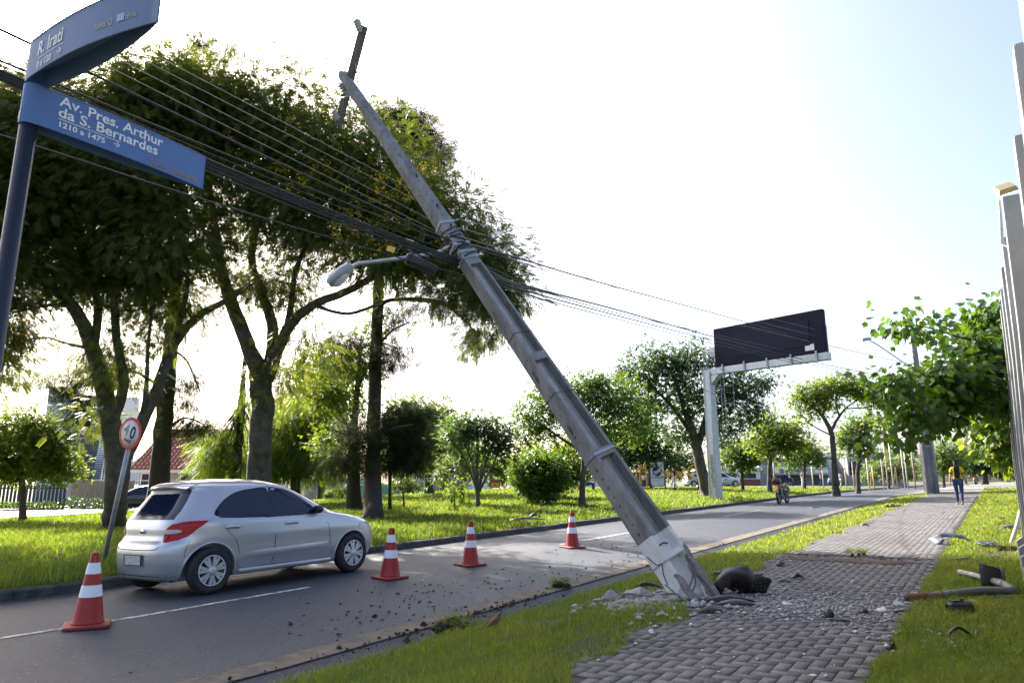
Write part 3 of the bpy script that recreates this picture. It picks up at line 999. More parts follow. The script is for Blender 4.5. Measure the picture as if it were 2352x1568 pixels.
simple('multi_stem_tree', 'vase-shaped tree of many thin stems beyond the middle traffic cone', 1098, 1168, 25, 12,
       [[(1096, 1130, 0, 8), (1085, 1070, 0, 6), (1065, 1010, 0, 4), (1050, 970, 0, 2)], [(1098, 1140, 0, 7), (1110, 1080, 0, 6), (1130, 1020, 0, 4), (1145, 970, 0, 2)], [(1097, 1135, 0, 6), (1096, 1060, 0, 5), (1095, 980, 0, 3)], [(1100, 1130, 0, 6), (1130, 1070, 0, 4), (1160, 1010, 0, 2)], [(1097, 1130, 0, 5), (1108, 1060, .3, 4), (1118, 970, .3, 2)], [(1095, 1125, 0, 5), (1070, 1060, -.3, 4), (1040, 1010, -.3, 2)]],
       [(1095, 975, 0, 60, 32, 60), (1145, 995, 0, 42, 35, 44), (1060, 1000, 0, 38, 35, 30), (1120, 1030, 0, 50, 28, 28), (1165, 1040, 0, 22, 25, 12)], 'leaf_dark', 'bark_grey', size=.17, per=14, clump=.2, seed=39, twig=.5)
simple('round_shrub', 'dense dark round shrub with a sunlit top on the park lawn', 1238, 1142, 31, 4, [[(1238, 1120, 0, 3), (1236, 1090, 0, 2)]],
       [(1240, 1108, 0, 52, 34, 190), (1225, 1075, .4, 45, 34, 120), (1265, 1085, 0, 35, 36, 100)], 'leaf_mid', ground=False, size=.19, per=16, clump=.2, seed=40, cat='shrub', shell=.4)
simple('round_shrub', 'pale sunlit bush behind the dark round shrub', 1265, 1120, 36, 4, [[(1265, 1100, 0, 3), (1265, 1060, 0, 2)]],
       [(1240, 1055, 0, 60, 36, 90), (1310, 1060, 0, 45, 40, 70), (1200, 1075, 0, 30, 30, 30), (1290, 1100, 0, 30, 30, 40)], 'leaf_fresh', ground=False, size=.24, per=14, clump=.25, seed=41, cat='shrub', shell=.4)
simple('spreading_tree', 'spreading tree whose slim trunk stands left of the leaning pole', 1337, 1158, 30, 14,
       [[(1338, 1100, 0, 13), (1341, 1050, 0, 11), (1335, 1000, 0, 8), (1310, 950, 0, 5)], [(1340, 1040, 0, 8), (1280, 1000, 0, 6), (1220, 960, 0, 4), (1190, 950, 0, 2)], [(1341, 1040, 0, 8), (1390, 980, .5, 6), (1430, 930, .5, 4)], [(1338, 1010, 0, 7), (1355, 930, 0, 5), (1370, 880, 0, 3)], [(1341, 1030, 0, 6), (1420, 1000, .5, 4), (1470, 985, .5, 2)]],
       [(1260, 940, 0, 70, 50, 85), (1215, 980, 0, 40, 40, 34), (1330, 900, .5, 65, 42, 80), (1410, 915, .8, 70, 50, 90), (1460, 970, .8, 42, 55, 50), (1290, 1000, 0, 50, 25, 24), (1390, 980, .5, 60, 40, 50), (1370, 870, .5, 30, 18, 18)], 'leaf_mid', ground=False, size=.2, per=14, clump=.26, seed=42)
simple('shade_tree', 'big dense green tree directly behind the galvanised gantry column', 1625, 1141, 40, 25,
       [[(1612, 1080, 0, 24), (1598, 1020, 0, 22), (1580, 960, 0, 16), (1560, 900, 0, 10), (1540, 850, 0, 5)], [(1602, 1030, 0, 16), (1620, 960, 0, 12), (1640, 890, 0, 8), (1650, 840, 0, 4)], [(1592, 1000, 0, 12), (1540, 930, .5, 8), (1490, 880, .5, 5)], [(1615, 970, 0, 9), (1680, 920, 0, 7), (1730, 890, 0, 4)]],
       [(1500, 850, 0, 75, 55, 100), (1580, 830, 0, 85, 50, 115), (1680, 880, 0, 80, 60, 110), (1600, 920, .5, 100, 60, 130), (1490, 930, 0, 60, 50, 60), (1720, 940, 0, 50, 40, 44), (1560, 990, .5, 50, 35, 40), (1440, 850, .5, 25, 30, 16), (1660, 980, .5, 60, 40, 44), (1755, 870, 0, 25, 20, 12)], 'leaf_dark', 'bark_grey', ground=False, size=.24, per=15, clump=.32, seed=43)
simple('park_tree', 'deep green background tree between the leaning pole and the gantry', 1440, 1112, 55, 18, [[(1440, 1080, 0, 14), (1440, 1030, 0, 9)]],
       [(1420, 1025, 0, 70, 45, 90), (1500, 1035, 0, 60, 45, 70), (1550, 1060, 2, 40, 30, 34), (1460, 985, 0, 50, 35, 40)], 'leaf_dark', ground=False, size=.42, per=14, clump=.5, seed=44)
simple('park_tree', 'small tree with reddish new leaves left of the yellow-lit street tree', 1705, 1110, 50, 8, [[(1704, 1080, 0, 7), (1700, 1040, 0, 5)]], [(1700, 1035, 0, 42, 36, 60), (1725, 1060, 0, 30, 25, 30), (1680, 1060, 0, 28, 22, 24)], 'leaf_mid', ground=False, size=.3, per=12, clump=.34, seed=45)
simple('street_tree', 'rounded yellow-lit tree above the near motorcyclist', 1766, 1112, 46, 12, [[(1768, 1070, 0, 9), (1775, 1040, 0, 7), (1790, 1000, 0, 4)], [(1770, 1060, 0, 6), (1750, 1020, 0, 4), (1745, 990, 0, 2)], [(1775, 1040, 0, 5), (1810, 1000, 0, 3)]],
       [(1785, 985, 0, 60, 40, 95), (1755, 1010, 0, 42, 36, 50), (1825, 1010, 0, 40, 38, 50), (1790, 1035, 0, 50, 24, 36)], 'leaf_fresh', 'bark_grey', ground=False, size=.26, per=13, clump=.34, seed=46)
simple('street_tree', 'small leafy tree in front of the shop building with the lettered fascia', 1846, 1106, 56, 8, [[(1848, 1075, 0, 6), (1850, 1040, 0, 4)]], [(1850, 1035, 0, 42, 26, 60), (1875, 1055, 0, 22, 14, 20), (1820, 1060, 0, 25, 14, 20)], 'leaf_mid', ground=False, size=.3, per=12, clump=.34, seed=47)
simple('umbrella_tree', 'tall flat-topped tree with a pale forked trunk between the billboard and the far pole', 1918, 1113, 44, 16,
       [[(1916, 1060, 0, 12), (1912, 1010, 0, 12), (1906, 985, 0, 11), (1885, 950, 0, 7), (1860, 930, 0, 4), (1840, 915, 0, 2)], [(1908, 990, 0, 9), (1925, 960, 0, 6), (1945, 935, 0, 4), (1975, 915, 0, 2)], [(1890, 955, 0, 6), (1895, 925, 0, 4), (1900, 895, 0, 2)], [(1928, 955, 0, 5), (1920, 925, 0, 3), (1930, 890, 0, 2)], [(1912, 1000, 0, 4), (1880, 985, 0, 3), (1850, 965, 0, 2)], [(1945, 938, 0, 4), (1990, 935, 0, 3), (2030, 930, 0, 2)]],
       [(1880, 895, 0, 55, 24, 60), (1935, 880, 0, 55, 20, 55), (1985, 900, 0, 50, 22, 45), (1850, 915, 0, 35, 24, 34), (2020, 920, 0, 30, 22, 24), (1900, 925, 0, 60, 18, 30), (2025, 955, 0, 22, 22, 14), (1870, 950, 0, 40, 14, 14)], 'leaf_fresh', 'bark_grey', ground=False, size=.26, per=12, clump=.32, seed=48, twig=.5)
simple('street_tree', 'compact bright green tree right of the flat-topped one', 1969, 1106, 48, 10, [[(1970, 1080, 0, 9), (1975, 1050, 0, 6), (1975, 1010, 0, 4)]], [(1965, 990, 0, 36, 30, 50), (1995, 985, 0, 34, 28, 44), (1975, 1030, 0, 34, 28, 40), (1945, 1010, 0, 20, 22, 16)], 'leaf_mid', 'bark_grey', ground=False, size=.26, per=13, clump=.32, seed=49)
simple('park_tree', 'pale airy tree behind the yellow goal frame', 2040, 1105, 78, 6, [[(2040, 1085, 0, 5), (2040, 1060, 0, 3)]], [(2040, 1072, 0, 45, 20, 60), (2080, 1078, 0, 40, 22, 40), (1995, 1085, 0, 22, 14, 20)], 'leaf_pale', ground=False, size=.42, per=12, clump=.5, seed=50)
simple('park_tree', 'distant domed tree on the skyline left of the far pole', 2055, 1090, 130, 8, [[(2055, 1075, 0, 7), (2055, 1060, 0, 5)]], [(2040, 1052, 0, 40, 12, 50), (2080, 1056, 0, 30, 10, 30)], 'leaf_mid', ground=False, size=.8, per=12, clump=1., seed=51)
simple('street_tree', 'brownish-leaved tree just right of the far concrete pole', 2166, 1106, 58, 7, [[(2166, 1080, 0, 6), (2166, 1050, 0, 4)]], [(2165, 1040, 0, 32, 36, 60), (2195, 1065, 0, 25, 22, 36), (2150, 1075, 0, 18, 16, 16)], 'leaf_mid', ground=False, size=.3, per=12, clump=.36, seed=52)
simple('street_tree', 'dark tree over the farther motorcyclist at the end of the avenue', 2262, 1104, 75, 12, [[(2262, 1080, 0, 10), (2262, 1050, 0, 6)]], [(2255, 1055, 0, 45, 30, 80), (2300, 1065, 0, 40, 30, 60), (2220, 1060, 0, 28, 24, 36), (2330, 1055, 0, 40, 40, 50)], 'leaf_dark', ground=False, size=.45, per=14, clump=.5, seed=53)
# --- orchid tree leaning over the pavement from behind the fence
ob = W(12.2, 1.3)
ob.z = gz(ob)
tree('orchid_tree', 'overhanging tree with large two-lobed leaves beside the white finned wall', ob, [
    [(ob, .13)] + [(ob + Vector((0, 0, 1.4)), .12), (ob + Vector((-.1, 0, 2.4)), .1)] + L((2330, 800, 11.2, 11), (2280, 720, 10.6, 6)),
    L((2400, 900, 11.6, 14), (2300, 860, 10.6, 9), (2200, 850, 9.8, 6), (2110, 860, 9.2, 4), (2020, 885, 9, 2)),
    L((2400, 880, 11.6, 12), (2280, 800, 10.4, 7), (2190, 770, 9.6, 4), (2120, 750, 9.2, 3), (2060, 748, 9, 2)),
    L((2390, 950, 11.4, 10), (2290, 930, 10.5, 6), (2200, 960, 9.8, 4), (2110, 990, 9.2, 2), (2060, 1010, 9, 2)),
    L((2390, 960, 11.4, 8), (2320, 980, 10.8, 5), (2260, 985, 10.2, 3)),
], [BL(2285, 740, 10.4, 45, 70, 66), BL(2250, 810, 9.9, 55, 60, 62), BL(2185, 860, 9.4, 50, 46, 36), BL(2060, 880, 9, 55, 24, 22), BL(2110, 760, 9.2, 55, 10, 9), BL(2065, 745, 9, 26, 8, 6), BL(2200, 900, 9.8, 80, 55, 66), BL(2100, 940, 9.2, 50, 36, 26), BL(2290, 900, 10.4, 50, 90, 76), BL(2060, 1000, 9, 26, 12, 7), BL(2140, 965, 9.6, 50, 22, 14), BL(2340, 800, 11, 40, 120, 60)],
    'leaf_heart', 'bark_dark', 'heart', .1, 12, .17, 54, None, .3, .5, flat=.9, shell=.6, tmin=.004)
simple('street_tree', 'sunlit yellow-green foliage mass under the overhanging orchid tree', 2345, 1110, 17, 12, [[(2340, 1020, 0, 10), (2310, 980, 0, 6)]], [(2285, 985, 0, 40, 46, 50), (2315, 1030, 0, 32, 50, 50), (2330, 960, 0, 40, 70, 50)], 'leaf_fresh', ground=False, tpl='heart', size=.15, per=11, clump=.22, seed=55, droop=.5, flat=.9)
# ------------------------------------------------------------------ leaning concrete pole
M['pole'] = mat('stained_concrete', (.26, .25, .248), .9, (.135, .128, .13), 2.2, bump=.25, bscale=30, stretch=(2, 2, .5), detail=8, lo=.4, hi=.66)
M['pole_dark'] = mat('dark_stained_concrete', (.17, .162, .158), .9, (.1, .095, .092), 3, bump=.25, bscale=30, stretch=(2, 2, .5), detail=8)  # stain streaks, with the shade of the recess wall put into the colour
M['whitewash'] = mat('whitewash', (.72, .72, .72), .8, (.6, .6, .6), 5, bump=.15, bscale=20)
M['broken'] = mat('broken_concrete', (.3, .28, .265), .95, (.18, .165, .155), 12, bump=1.0, bscale=40)
M['galv'] = mat('galvanised_steel', (.5, .52, .53), .42, (.38, .4, .42), 6, metal=.75)
M['galv_dull'] = mat('dull_galvanised', (.42, .44, .46), .55, (.3, .32, .35), 4, metal=.35)
M['dark_metal'] = mat('dark_metal', (.04, .04, .045), .5, metal=.5)
M['cable'] = mat('black_cable', (.012, .012, .014), .55)
M['wire'] = mat('bare_wire', (.34, .31, .28), .5, metal=.4)
M['porcelain'] = mat('porcelain', (.42, .45, .48), .25)
M['black_plastic'] = mat('black_plastic', (.014, .014, .016), .38)
M['grey_plastic'] = mat('dark_grey_plastic', (.035, .037, .042), .5)
M['black_ink'] = mat('black_ink', (.012, .012, .014), .7)
M['timber'] = mat('weathered_timber', (.14, .125, .115), .9, (.07, .062, .058), 4, bump=.4, stretch=(1, 1, .3))

pole_base = G(1598, 1372)
pole_tip = P(786, 170, 12.1)
pw = (pole_tip - pole_base)
PL = pw.length
pw.normalize()
pc = (Vector((0, 0, CAMZ)) - (pole_base + pole_tip) / 2)
pc = (pc - pw * pc.dot(pw)).normalized()
pr = pc.cross(pw) * -1
pr = pw.cross(pc)
if pr.x < 0: pr = -pr
PHI = R(40)
chan_n = (pc * math.cos(PHI) + pr * math.sin(PHI)).normalized()    # outward normal of the channelled face
flat_n = (pc * math.sin(PHI) - pr * math.cos(PHI)).normalized()    # outward normal of the lettered flat face


def PP(x, y, h):
    """pole point: x towards the flat lettered face, y towards the channelled face"""
    return pole_base + flat_n * x + chan_n * y + pw * h


def pa(h): return np.interp(h, [0, PL], [.195, .072])     # half width across channel face
def pb(h): return np.interp(h, [0, PL], [.150, .058])     # half depth


pole = thing('utility_pole', 'snapped concrete utility pole with whitewashed foot leaning over the avenue', 'pole', pole_base)


def pole_section(h, d):
    """outline with channels of depth d on both channel faces"""
    a, b = pa(h), pb(h)
    i, j = a * .74, a * .58
    return [(a, -b), (a, b), (i, b), (j, b - d), (-j, b - d), (-i, b), (-a, b), (-a, -b), (-i, -b), (-j, -b + d), (j, -b + d), (i, -b)]


def pole_piece(spans, mb):
    for h0, h1, ch in spans:
        ks = np.linspace(h0, h1, max(2, int((h1 - h0) / .3) + 1))
        vv, ff = [], []
        for h in ks:
            vv += [PP(x, y, h) for x, y in pole_section(h, (pb(h) * .8 if ch else 0.0001))]
        for q in range(len(ks) - 1):
            ff += [(q * 12 + k, q * 12 + (k + 1) % 12, q * 12 + 12 + (k + 1) % 12, q * 12 + 12 + k) for k in range(12)]
        e = (len(ks) - 1) * 12
        for o_, rev in ((0, True), (e, False)):
            for fc in ((0, 1, 2, 3, 10, 11), (3, 4, 9, 10), (4, 5, 6, 7, 8, 9)):
                ff.append(tuple(o_ + k for k in (fc[::-1] if rev else fc)))
        mb.add(vv, ff)
    return mb


pole_piece([(.62 + .2, 1.93, True), (1.93, 2.05, False), (2.05, 3.52, True), (3.52, 3.64, False), (3.64, 5.36, True), (5.36, PL, False)], MB()).build('shaft', M['pole'], pole)
# recess web coloured paler as if lit, inner wall darker for streaks and shade
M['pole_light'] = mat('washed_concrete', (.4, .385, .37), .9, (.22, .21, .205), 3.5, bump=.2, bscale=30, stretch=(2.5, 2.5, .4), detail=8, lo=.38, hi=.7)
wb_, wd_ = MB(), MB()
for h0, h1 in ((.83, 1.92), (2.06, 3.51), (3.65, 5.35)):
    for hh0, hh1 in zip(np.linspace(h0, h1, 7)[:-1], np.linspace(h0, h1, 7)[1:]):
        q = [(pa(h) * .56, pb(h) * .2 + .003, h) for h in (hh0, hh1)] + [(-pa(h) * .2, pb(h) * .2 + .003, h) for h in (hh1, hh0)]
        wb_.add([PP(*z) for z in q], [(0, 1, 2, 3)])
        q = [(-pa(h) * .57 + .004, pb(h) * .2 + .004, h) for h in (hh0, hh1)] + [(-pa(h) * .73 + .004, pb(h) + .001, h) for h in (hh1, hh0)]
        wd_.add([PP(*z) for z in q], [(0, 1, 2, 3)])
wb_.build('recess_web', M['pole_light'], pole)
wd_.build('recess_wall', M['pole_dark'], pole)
# whitewashed foot, its lower corners broken away
fb = pole_piece([(.57, .82, True), (.5, .57, False)], MB())
vv, ff = [], []
ks = np.linspace(-.12, .5, 9)
r_ = random.Random(5)
for h in ks:
    for q, (x, y) in enumerate(pole_section(max(h, 0), pb(0) * .8)):
        chip = 0
        if y > .02: chip = max(0, .36 - h) if x < 0 else max(0, .2 - h)
        k_ = 1 - min(.5, chip * 1.1 + (r_.uniform(0, .16) if chip > .02 else 0))
        vv.append(PP(x * (k_ if q not in (3, 4, 9, 10) else 1), y * (k_ if q not in (3, 4, 9, 10) else 1), h + (r_.uniform(-.05, .05) if h < .03 else 0)))
for q in range(len(ks) - 1):
    ff += [(q * 12 + k, q * 12 + (k + 1) % 12, q * 12 + 12 + (k + 1) % 12, q * 12 + 12 + k) for k in range(12)]
ff.append(tuple(range(12)))
fb.add(vv, ff)
fb.build('whitewashed_foot', M['whitewash'], pole)
# broken corners: rough grey concrete lumps just proud of the whitewash
bk = MB()
for (sx, hmax, seed) in ((-1, .56, 1), (1, .32, 2)):
    r2 = random.Random(seed)
    n = 9
    vv, ff = [], []
    for q in range(n):
        h = -.14 + (hmax + .14) * q / (n - 1)
        k_ = math.sin(math.pi * min(1, (1.02 - q / (n - 1)))) ** .5 if q > n * .5 else 1
        wd = (.07 * k_ + .012) * r2.uniform(.8, 1.2)
        a, b = pa(0), pb(0)
        for dx, dy in ((.006, -.02), (.006, .012), (-wd, .012), (-wd * 1.1, -.05)):
            vv.append(PP(sx * (a + dx * 1.0) + r2.uniform(-.008, .008), b + dy + r2.uniform(-.006, .008), h + r2.uniform(-.012, .012)))
    for q in range(n - 1):
        ff += [(q * 4 + k, q * 4 + (k + 1) % 4, q * 4 + 4 + (k + 1) % 4, q * 4 + 4 + k) for k in range(4)]
    ff += [(0, 1, 2, 3), tuple((n - 1) * 4 + k for k in range(4))]
    bk.add(vv, ff)
bk.build('broken_corner', M['broken'], pole)
M['rod'] = mat('rod_steel', (.25, .26, .29), .5, (.16, .13, .11), 8, metal=.4)
# reinforcement rods sprung out of the break
for px in ([(1549, 1336), (1561, 1358), (1550, 1374), (1500, 1388), (1440, 1392)], [(1553, 1348), (1564, 1368), (1545, 1384), (1508, 1394)],
           [(1583, 1278), (1592, 1312), (1584, 1345), (1562, 1376), (1522, 1394)], [(1580, 1298), (1597, 1330), (1590, 1360), (1574, 1388)], [(1500, 1372), (1440, 1362), (1402, 1374), (1388, 1388)]):
    pts = []
    for u, v in smoothline([Vector((u, v, 0)) for u, v in px], 6) and [(q.x, q.y) for q in smoothline([Vector((u, v, 0)) for u, v in px], 6)]:
        q = P(u, v, 7.9)
        pts.append(Vector((q.x, q.y, max(q.z, gz(q) + .06))))
    MB().tube(pts, .009, 6).build('reinforcement_rod', M['rod'], pole)
# bolt holes, step bolts, bands
hl = MB()
for h in np.arange(5.6, PL - .1, .16):
    a, b = pa(h), pb(h)
    Mx = lambda o, nrm: Matrix.Translation(o) @ nrm.to_track_quat('Z', 'Y').to_matrix().to_4x4()
    hl.lathe([(.013, -.01), (.013, .002)], 8, Mx(PP(random.uniform(-.25, .25) * a, b, h), chan_n))
    hl.lathe([(.011, -.01), (.011, .002)], 8, Mx(PP(a, 0, h + .08), flat_n))
for h in np.arange(2.4, 5.2, .3):
    hl.lathe([(.012, -.01), (.012, .002)], 8, Mx(PP(pa(h), random.uniform(-.03, .03), h), flat_n))
hl.build('bolt_hole', M['black_ink'], pole)
for h in (5.75, 6.15, 6.6, 7.3):
    MB().tube([PP(random.uniform(-.03, .03), pb(h) - .01, h), PP(0, pb(h) + .05, h)], .014, 6).build('step_bolt', M['dark_metal'], pole)


def band(h, wd, m, th=.008, skew=0.0):
    mb = MB()
    vv = []
    for hh in (h - wd / 2, h + wd / 2):
        a, b = pa(h) + th, pb(h) + th
        vv += [PP(x, y, hh + skew * x) for x, y in ((a, -b), (a, b), (-a, b), (-a, -b))]
    mb.add(vv, [(0, 1, 5, 4), (1, 2, 6, 5), (2, 3, 7, 6), (3, 0, 4, 7)])
    o = mb.build('clamp_band', M[m], pole)
    sm = o.modifiers.new('thick', 'SOLIDIFY')
    sm.thickness, sm.offset = .006, 0
    return o


band(2.0, .035, 'galv', .01)
for h in (5.5, 5.78, 5.62, 6.25): band(h, .05, 'galv_dull', .012)
for h in (2.95, 4.0): band(h, .008, 'cable', .004, .1)
band(.5, .014, 'galv_dull', .004)
# cast lettering down the flat face
mb = MB()
bas = Matrix.Translation(PP(pa(3.4) + .002, -.035, 3.42)) @ Matrix(((-pw.x, -flat_n.x, chan_n.x, 0), (-pw.y, -flat_n.y, chan_n.y, 0), (-pw.z, -flat_n.z, chan_n.z, 0), (0, 0, 0, 1)))
text_mb('ROMAGNOLE ELE', .075, bas, mb, bold=.001, xs=1.0)
bas2 = Matrix.Translation(PP(pa(2.3) + .004, -.03, 2.55)) @ bas.to_3x3().to_4x4()
text_mb('1200  5  1', .075, bas2, mb, bold=.001)
for i, ch in enumerate('0602011A'):
    text_mb(ch, .07, Matrix.Translation(PP(pa(1.9 - i * .12) + .003, -.03, 1.85 - i * .13)) @ bas.to_3x3().to_4x4(), mb, bold=.001)
mb.build('cast_lettering', M['black_ink'], pole)
# paint scribbles
sc = MB()
for pts in ([(-.06, .57), (-.02, .6), (.05, .6), (.1, .57)],):
    sc.tube(smoothline([PP(x, pb(h) * .38 + .004, h + .09) for x, h in pts], 5), .009, 5)
for pts in ([(-.1, .66), (-.03, .52), (.06, .5), (-.02, .4), (-.06, .28)], [(-.1, .3), (-.02, .14)]):
    sc.tube(smoothline([PP(pa(h) + .003, x, h) for x, h in pts], 5), .006, 5)
sc.build('paint_scribble', M['black_ink'], pole)
# crossarm with three insulators
ca, cb = P(836, 60, 11.75), P(776, 290, 12.35)
arm_d = (cb - ca).normalized()
mb = MB()
x_ = arm_d.cross(pc).normalized()
y_ = arm_d.cross(x_).normalized()
Mr = Matrix((x_, y_, arm_d)).transposed()
mb.box((ca + cb) / 2, (.115, .095, (cb - ca).length), Mr)
arm = mb.build('crossarm', M['timber'], pole, bevel=.006)


def insulator(at, ax, parent, s=1.0):
    q = ax.to_track_quat('Z', 'Y').to_matrix().to_4x4()
    prof = [(.02, -.02), (.03, 0)]
    for i in range(4):
        z = .02 + i * .045
        prof += [(.04, z), (.075, z + .012), (.07, z + .022), (.04, z + .034)]
    prof += [(.03, .2), (.012, .215)]
    MB().lathe([(r * s, z * s) for r, z in prof], 16, Matrix.Translation(at) @ q).build('insulator', M['porcelain'], parent)


insulator(P(828, 72, 11.72), (P(818, 45, 11.7) - P(828, 72, 11.72)), arm)
insulator(P(796, 216, 12.1), (P(784, 198, 12.05) - P(796, 216, 12.1)), arm)
insulator(P(780, 276, 12.28), (P(769, 260, 12.25) - P(780, 276, 12.28)), arm)
MB().tube([P(815, 135, 11.9), P(824, 200, 12)], .012, 5).build('brace', M['galv'], arm)
MB().tube([P(786, 226, 12.1), P(802, 220, 12.0)], .02, 5).build('brace', M['galv'], arm)
# lamp on its bracket arm
lamp_pts = [PP(pa(5.9), 0, 5.85), P(1000, 581, 10.25), P(930, 592, 10.1), P(860, 601, 9.95), P(822, 606, 9.9), P(806, 616, 9.88), P(800, 628, 9.88)]
MB().tube(smoothline(lamp_pts, 5), .03, 8).build('lamp_arm', M['galv'], pole)
hd = MB()
o_ = P(808, 612, 9.9)
xd = (P(757, 655, 9.8) - o_)
Mh = frame(o_, xd)
ln = xd.length
prof = [(-.02, .045, .04), (.06, .11, .085), (.3, .14, .11), (.6, .15, .115), (.9, .135, .1), (1.0, .09, .06)]
vv, ff = [], []
for fx, hw, hh in prof:
    for k in range(10):
        an = 2 * math.pi * k / 10
        vv.append(Mh @ Vector((fx * ln, hw * math.cos(an), hh * math.sin(an) * (1 if math.sin(an) > 0 else .55))))
for q in range(len(prof) - 1):
    ff += [(q * 10 + k, q * 10 + (k + 1) % 10, q * 10 + 10 + (k + 1) % 10, q * 10 + 10 + k) for k in range(10)]
ff += [tuple(range(10)), tuple(50 + k for k in range(10))]
hd.add(vv, ff, True)
lh = hd.build('lamp_head', M['galv_dull'], pole)
gl = MB()
gl.lathe([(.002, -.1), (.05, -.093), (.09, -.07), (.11, -.035)], 14, Mh @ Matrix.Translation((ln * .6, 0, 0)) @ Matrix.Scale(1.5, 4, (1, 0, 0)), cap=False)
M['lens'] = mat('clear_lens', (.55, .6, .6), .12, spec=.6)
gl.build('lens', M['lens'], lh)

# ------------------------------------------------------------------ cables
cab_pole = PP(.05, pb(5.9) + .03, 5.85)


def cable(label, pts, r, m='cable', sag=0.0, name='overhead_cable', cat='cable'):
    p3 = [P(*q) if isinstance(q, tuple) else Vector(q) for q in pts]
    p3 = smoothline(p3, 9)
    mb = MB()
    mb.tube(p3, r, 5)
    o = mb.build(name, M[m])
    return tag(o, label, cat, 'overhead cables strung to the leaning pole')


LB = 'black overhead cable in the heavy bundle running from the leaning pole to the sign side'
def cl(u0, v0, u1, v1, drop, r, label, m='cable', t0=5.5, t1=10.3, ext=1):
    """cable from the near left edge to the pole: pixel ends, drop of the middle in pixels"""
    pts = []
    a, b = P(u0, v0, t0), P(u1, v1, t1)
    pre = a - (b - a) * .35
    out = [pre] if ext else []
    for k in np.linspace(0, 1, 6):
        q = a.lerp(b, float(k))
        q.z -= drop * 8 / FPX * 4 * k * (1 - k)
        out.append(q)
    return cable(label, out, r, m)


bundle_l = [(0, 68, 1046, 558, 6, .012, 'thick black cable highest on the left, passing just above the upper street sign'),
            (0, 140, 1048, 566, 4, .011, LB), (0, 162, 1064, 600, 9, .013, LB), (0, 166, 1066, 604, 10, .009, LB), (0, 170, 1066, 606, 13, .014, LB), (0, 174, 1066, 608, 11, .009, LB), (0, 176, 1068, 612, 14, .011, LB),
            (0, 180, 1068, 615, 12, .011, LB), (0, 184, 1070, 622, 16, .008, LB), (0, 150, 1060, 590, 3, .006, LB),
            (0, 310, 1066, 632, 8, .009, 'lone lower cable that passes under the lower street sign plate')]
for q in bundle_l: cl(*q)
for i, (u0, v0, u1, v1) in enumerate([(0, 28, 1030, 545), (0, -4, 1019, 520), (0, -32, 1013, 489), (0, -60, 998, 462)]):
    cl(u0, v0, u1, v1, .5, .0035, ['thin pale wire, lowest of the four in front of the tree crown', 'thin pale wire, second lowest of the four in front of the tree crown', 'thin pale wire, second highest of the four in front of the tree crown', 'thin pale wire, highest of the four in front of the tree crown'][i], 'wire', 5.6, 10.6)
LR = 'black cable in the heavy bundle sagging from the leaning pole past the billboard'
right = [([(1072, 560, 10.3), (1200, 596, 12.5), (1400, 655, 17), (1650, 722, 26), (1900, 792, 36), (2118, 842, 44)], .013, 'upper thick black cable right of the leaning pole, crossing the billboard face'),
         ([(1076, 566, 10.3), (1200, 604, 12.5), (1400, 665, 17), (1650, 735, 26), (1900, 800, 36), (2118, 850, 44)], .007, 'thin black cable close under the upper thick one right of the leaning pole'),
         ([(1085, 590, 10.2), (1150, 638, 11), (1250, 668, 13), (1430, 715, 18), (1650, 776, 26), (1900, 838, 36), (2118, 880, 44)], .016, LR),
         ([(1085, 600, 10.2), (1150, 648, 11), (1250, 680, 13), (1430, 728, 18), (1650, 785, 26), (1900, 845, 36), (2118, 886, 44)], .013, LR),
         ([(1088, 606, 10.2), (1150, 655, 11), (1250, 688, 13), (1430, 736, 18), (1650, 792, 26), (1900, 850, 36), (2118, 890, 44)], .01, LR),
         ([(1090, 612, 10.2), (1170, 650, 11), (1270, 677, 13), (1430, 722, 18), (1650, 770, 26), (1900, 826, 36), (2118, 872, 44)], .01, LR),
         ([(1090, 600, 10.2), (1180, 640, 11.5), (1260, 690, 13), (1440, 806, 18), (1640, 905, 24), (1830, 985, 32), (1960, 1040, 40)], .006, 'thin slack cable dropping low in front of the gantry column'),
         ([(1092, 596, 10.2), (1250, 690, 13), (1430, 745, 18), (1650, 845, 26), (1800, 885, 34), (2000, 930, 42)], .006, 'thin slack cable hanging under the billboard beam')]
for pts, r, lb in right: cable(lb, pts, r * 1.35)
for i, (v0, v1, v2) in enumerate([(505, 640, 775), (525, 655, 790), (545, 672, 805)]):
    cable(['highest thin pale wire right of the leaning pole', 'middle thin pale wire right of the leaning pole', 'lowest thin pale wire right of the leaning pole'][i], [(1040 + 8 * i, v0, 10.6), (1200, v0 + 42, 12.5), (1650, v1 + 60, 26), (2114, v2 + 40, 44)], .006, 'wire')
tg = MB()
wrap = MB()
r_ = random.Random(3)
pts = []
for k in range(60):
    h = 5.55 + .55 * k / 60
    an = k * .9
    pts.append(PP((pa(h) + .03) * math.cos(an) * 1.1 + r_.uniform(-.02, .02), (pb(h) + .03) * math.sin(an) * 1.15 + r_.uniform(-.02, .02), h + r_.uniform(-.06, .06)))
wrap.tube(pts, .012, 5)
pts = [PP(-pa(6) - .02, pb(6), 5.9), PP(-.28, .22, 6.15), PP(-.42, .2, 6.0), PP(-.44, .15, 5.7), PP(-.3, .15, 5.55)]
wrap.tube(smoothline(pts, 6), .008, 5)
tag(wrap.build('cable_tangle', M['cable']), 'tangle of black cable lashed round the leaning pole at the bands', 'cable')
cx0, cx1 = P(934, 592, 9.95), P(1000, 622, 10.05)
cd = (cx1 - cx0)
cl_t = thing('splice_case', 'dark grey tubular splice case hanging in the cable bundle beside the lamp arm', 'cable box', cx0)
q = Matrix.Translation(cx0) @ cd.to_track_quat('Z', 'Y').to_matrix().to_4x4()
L_ = cd.length
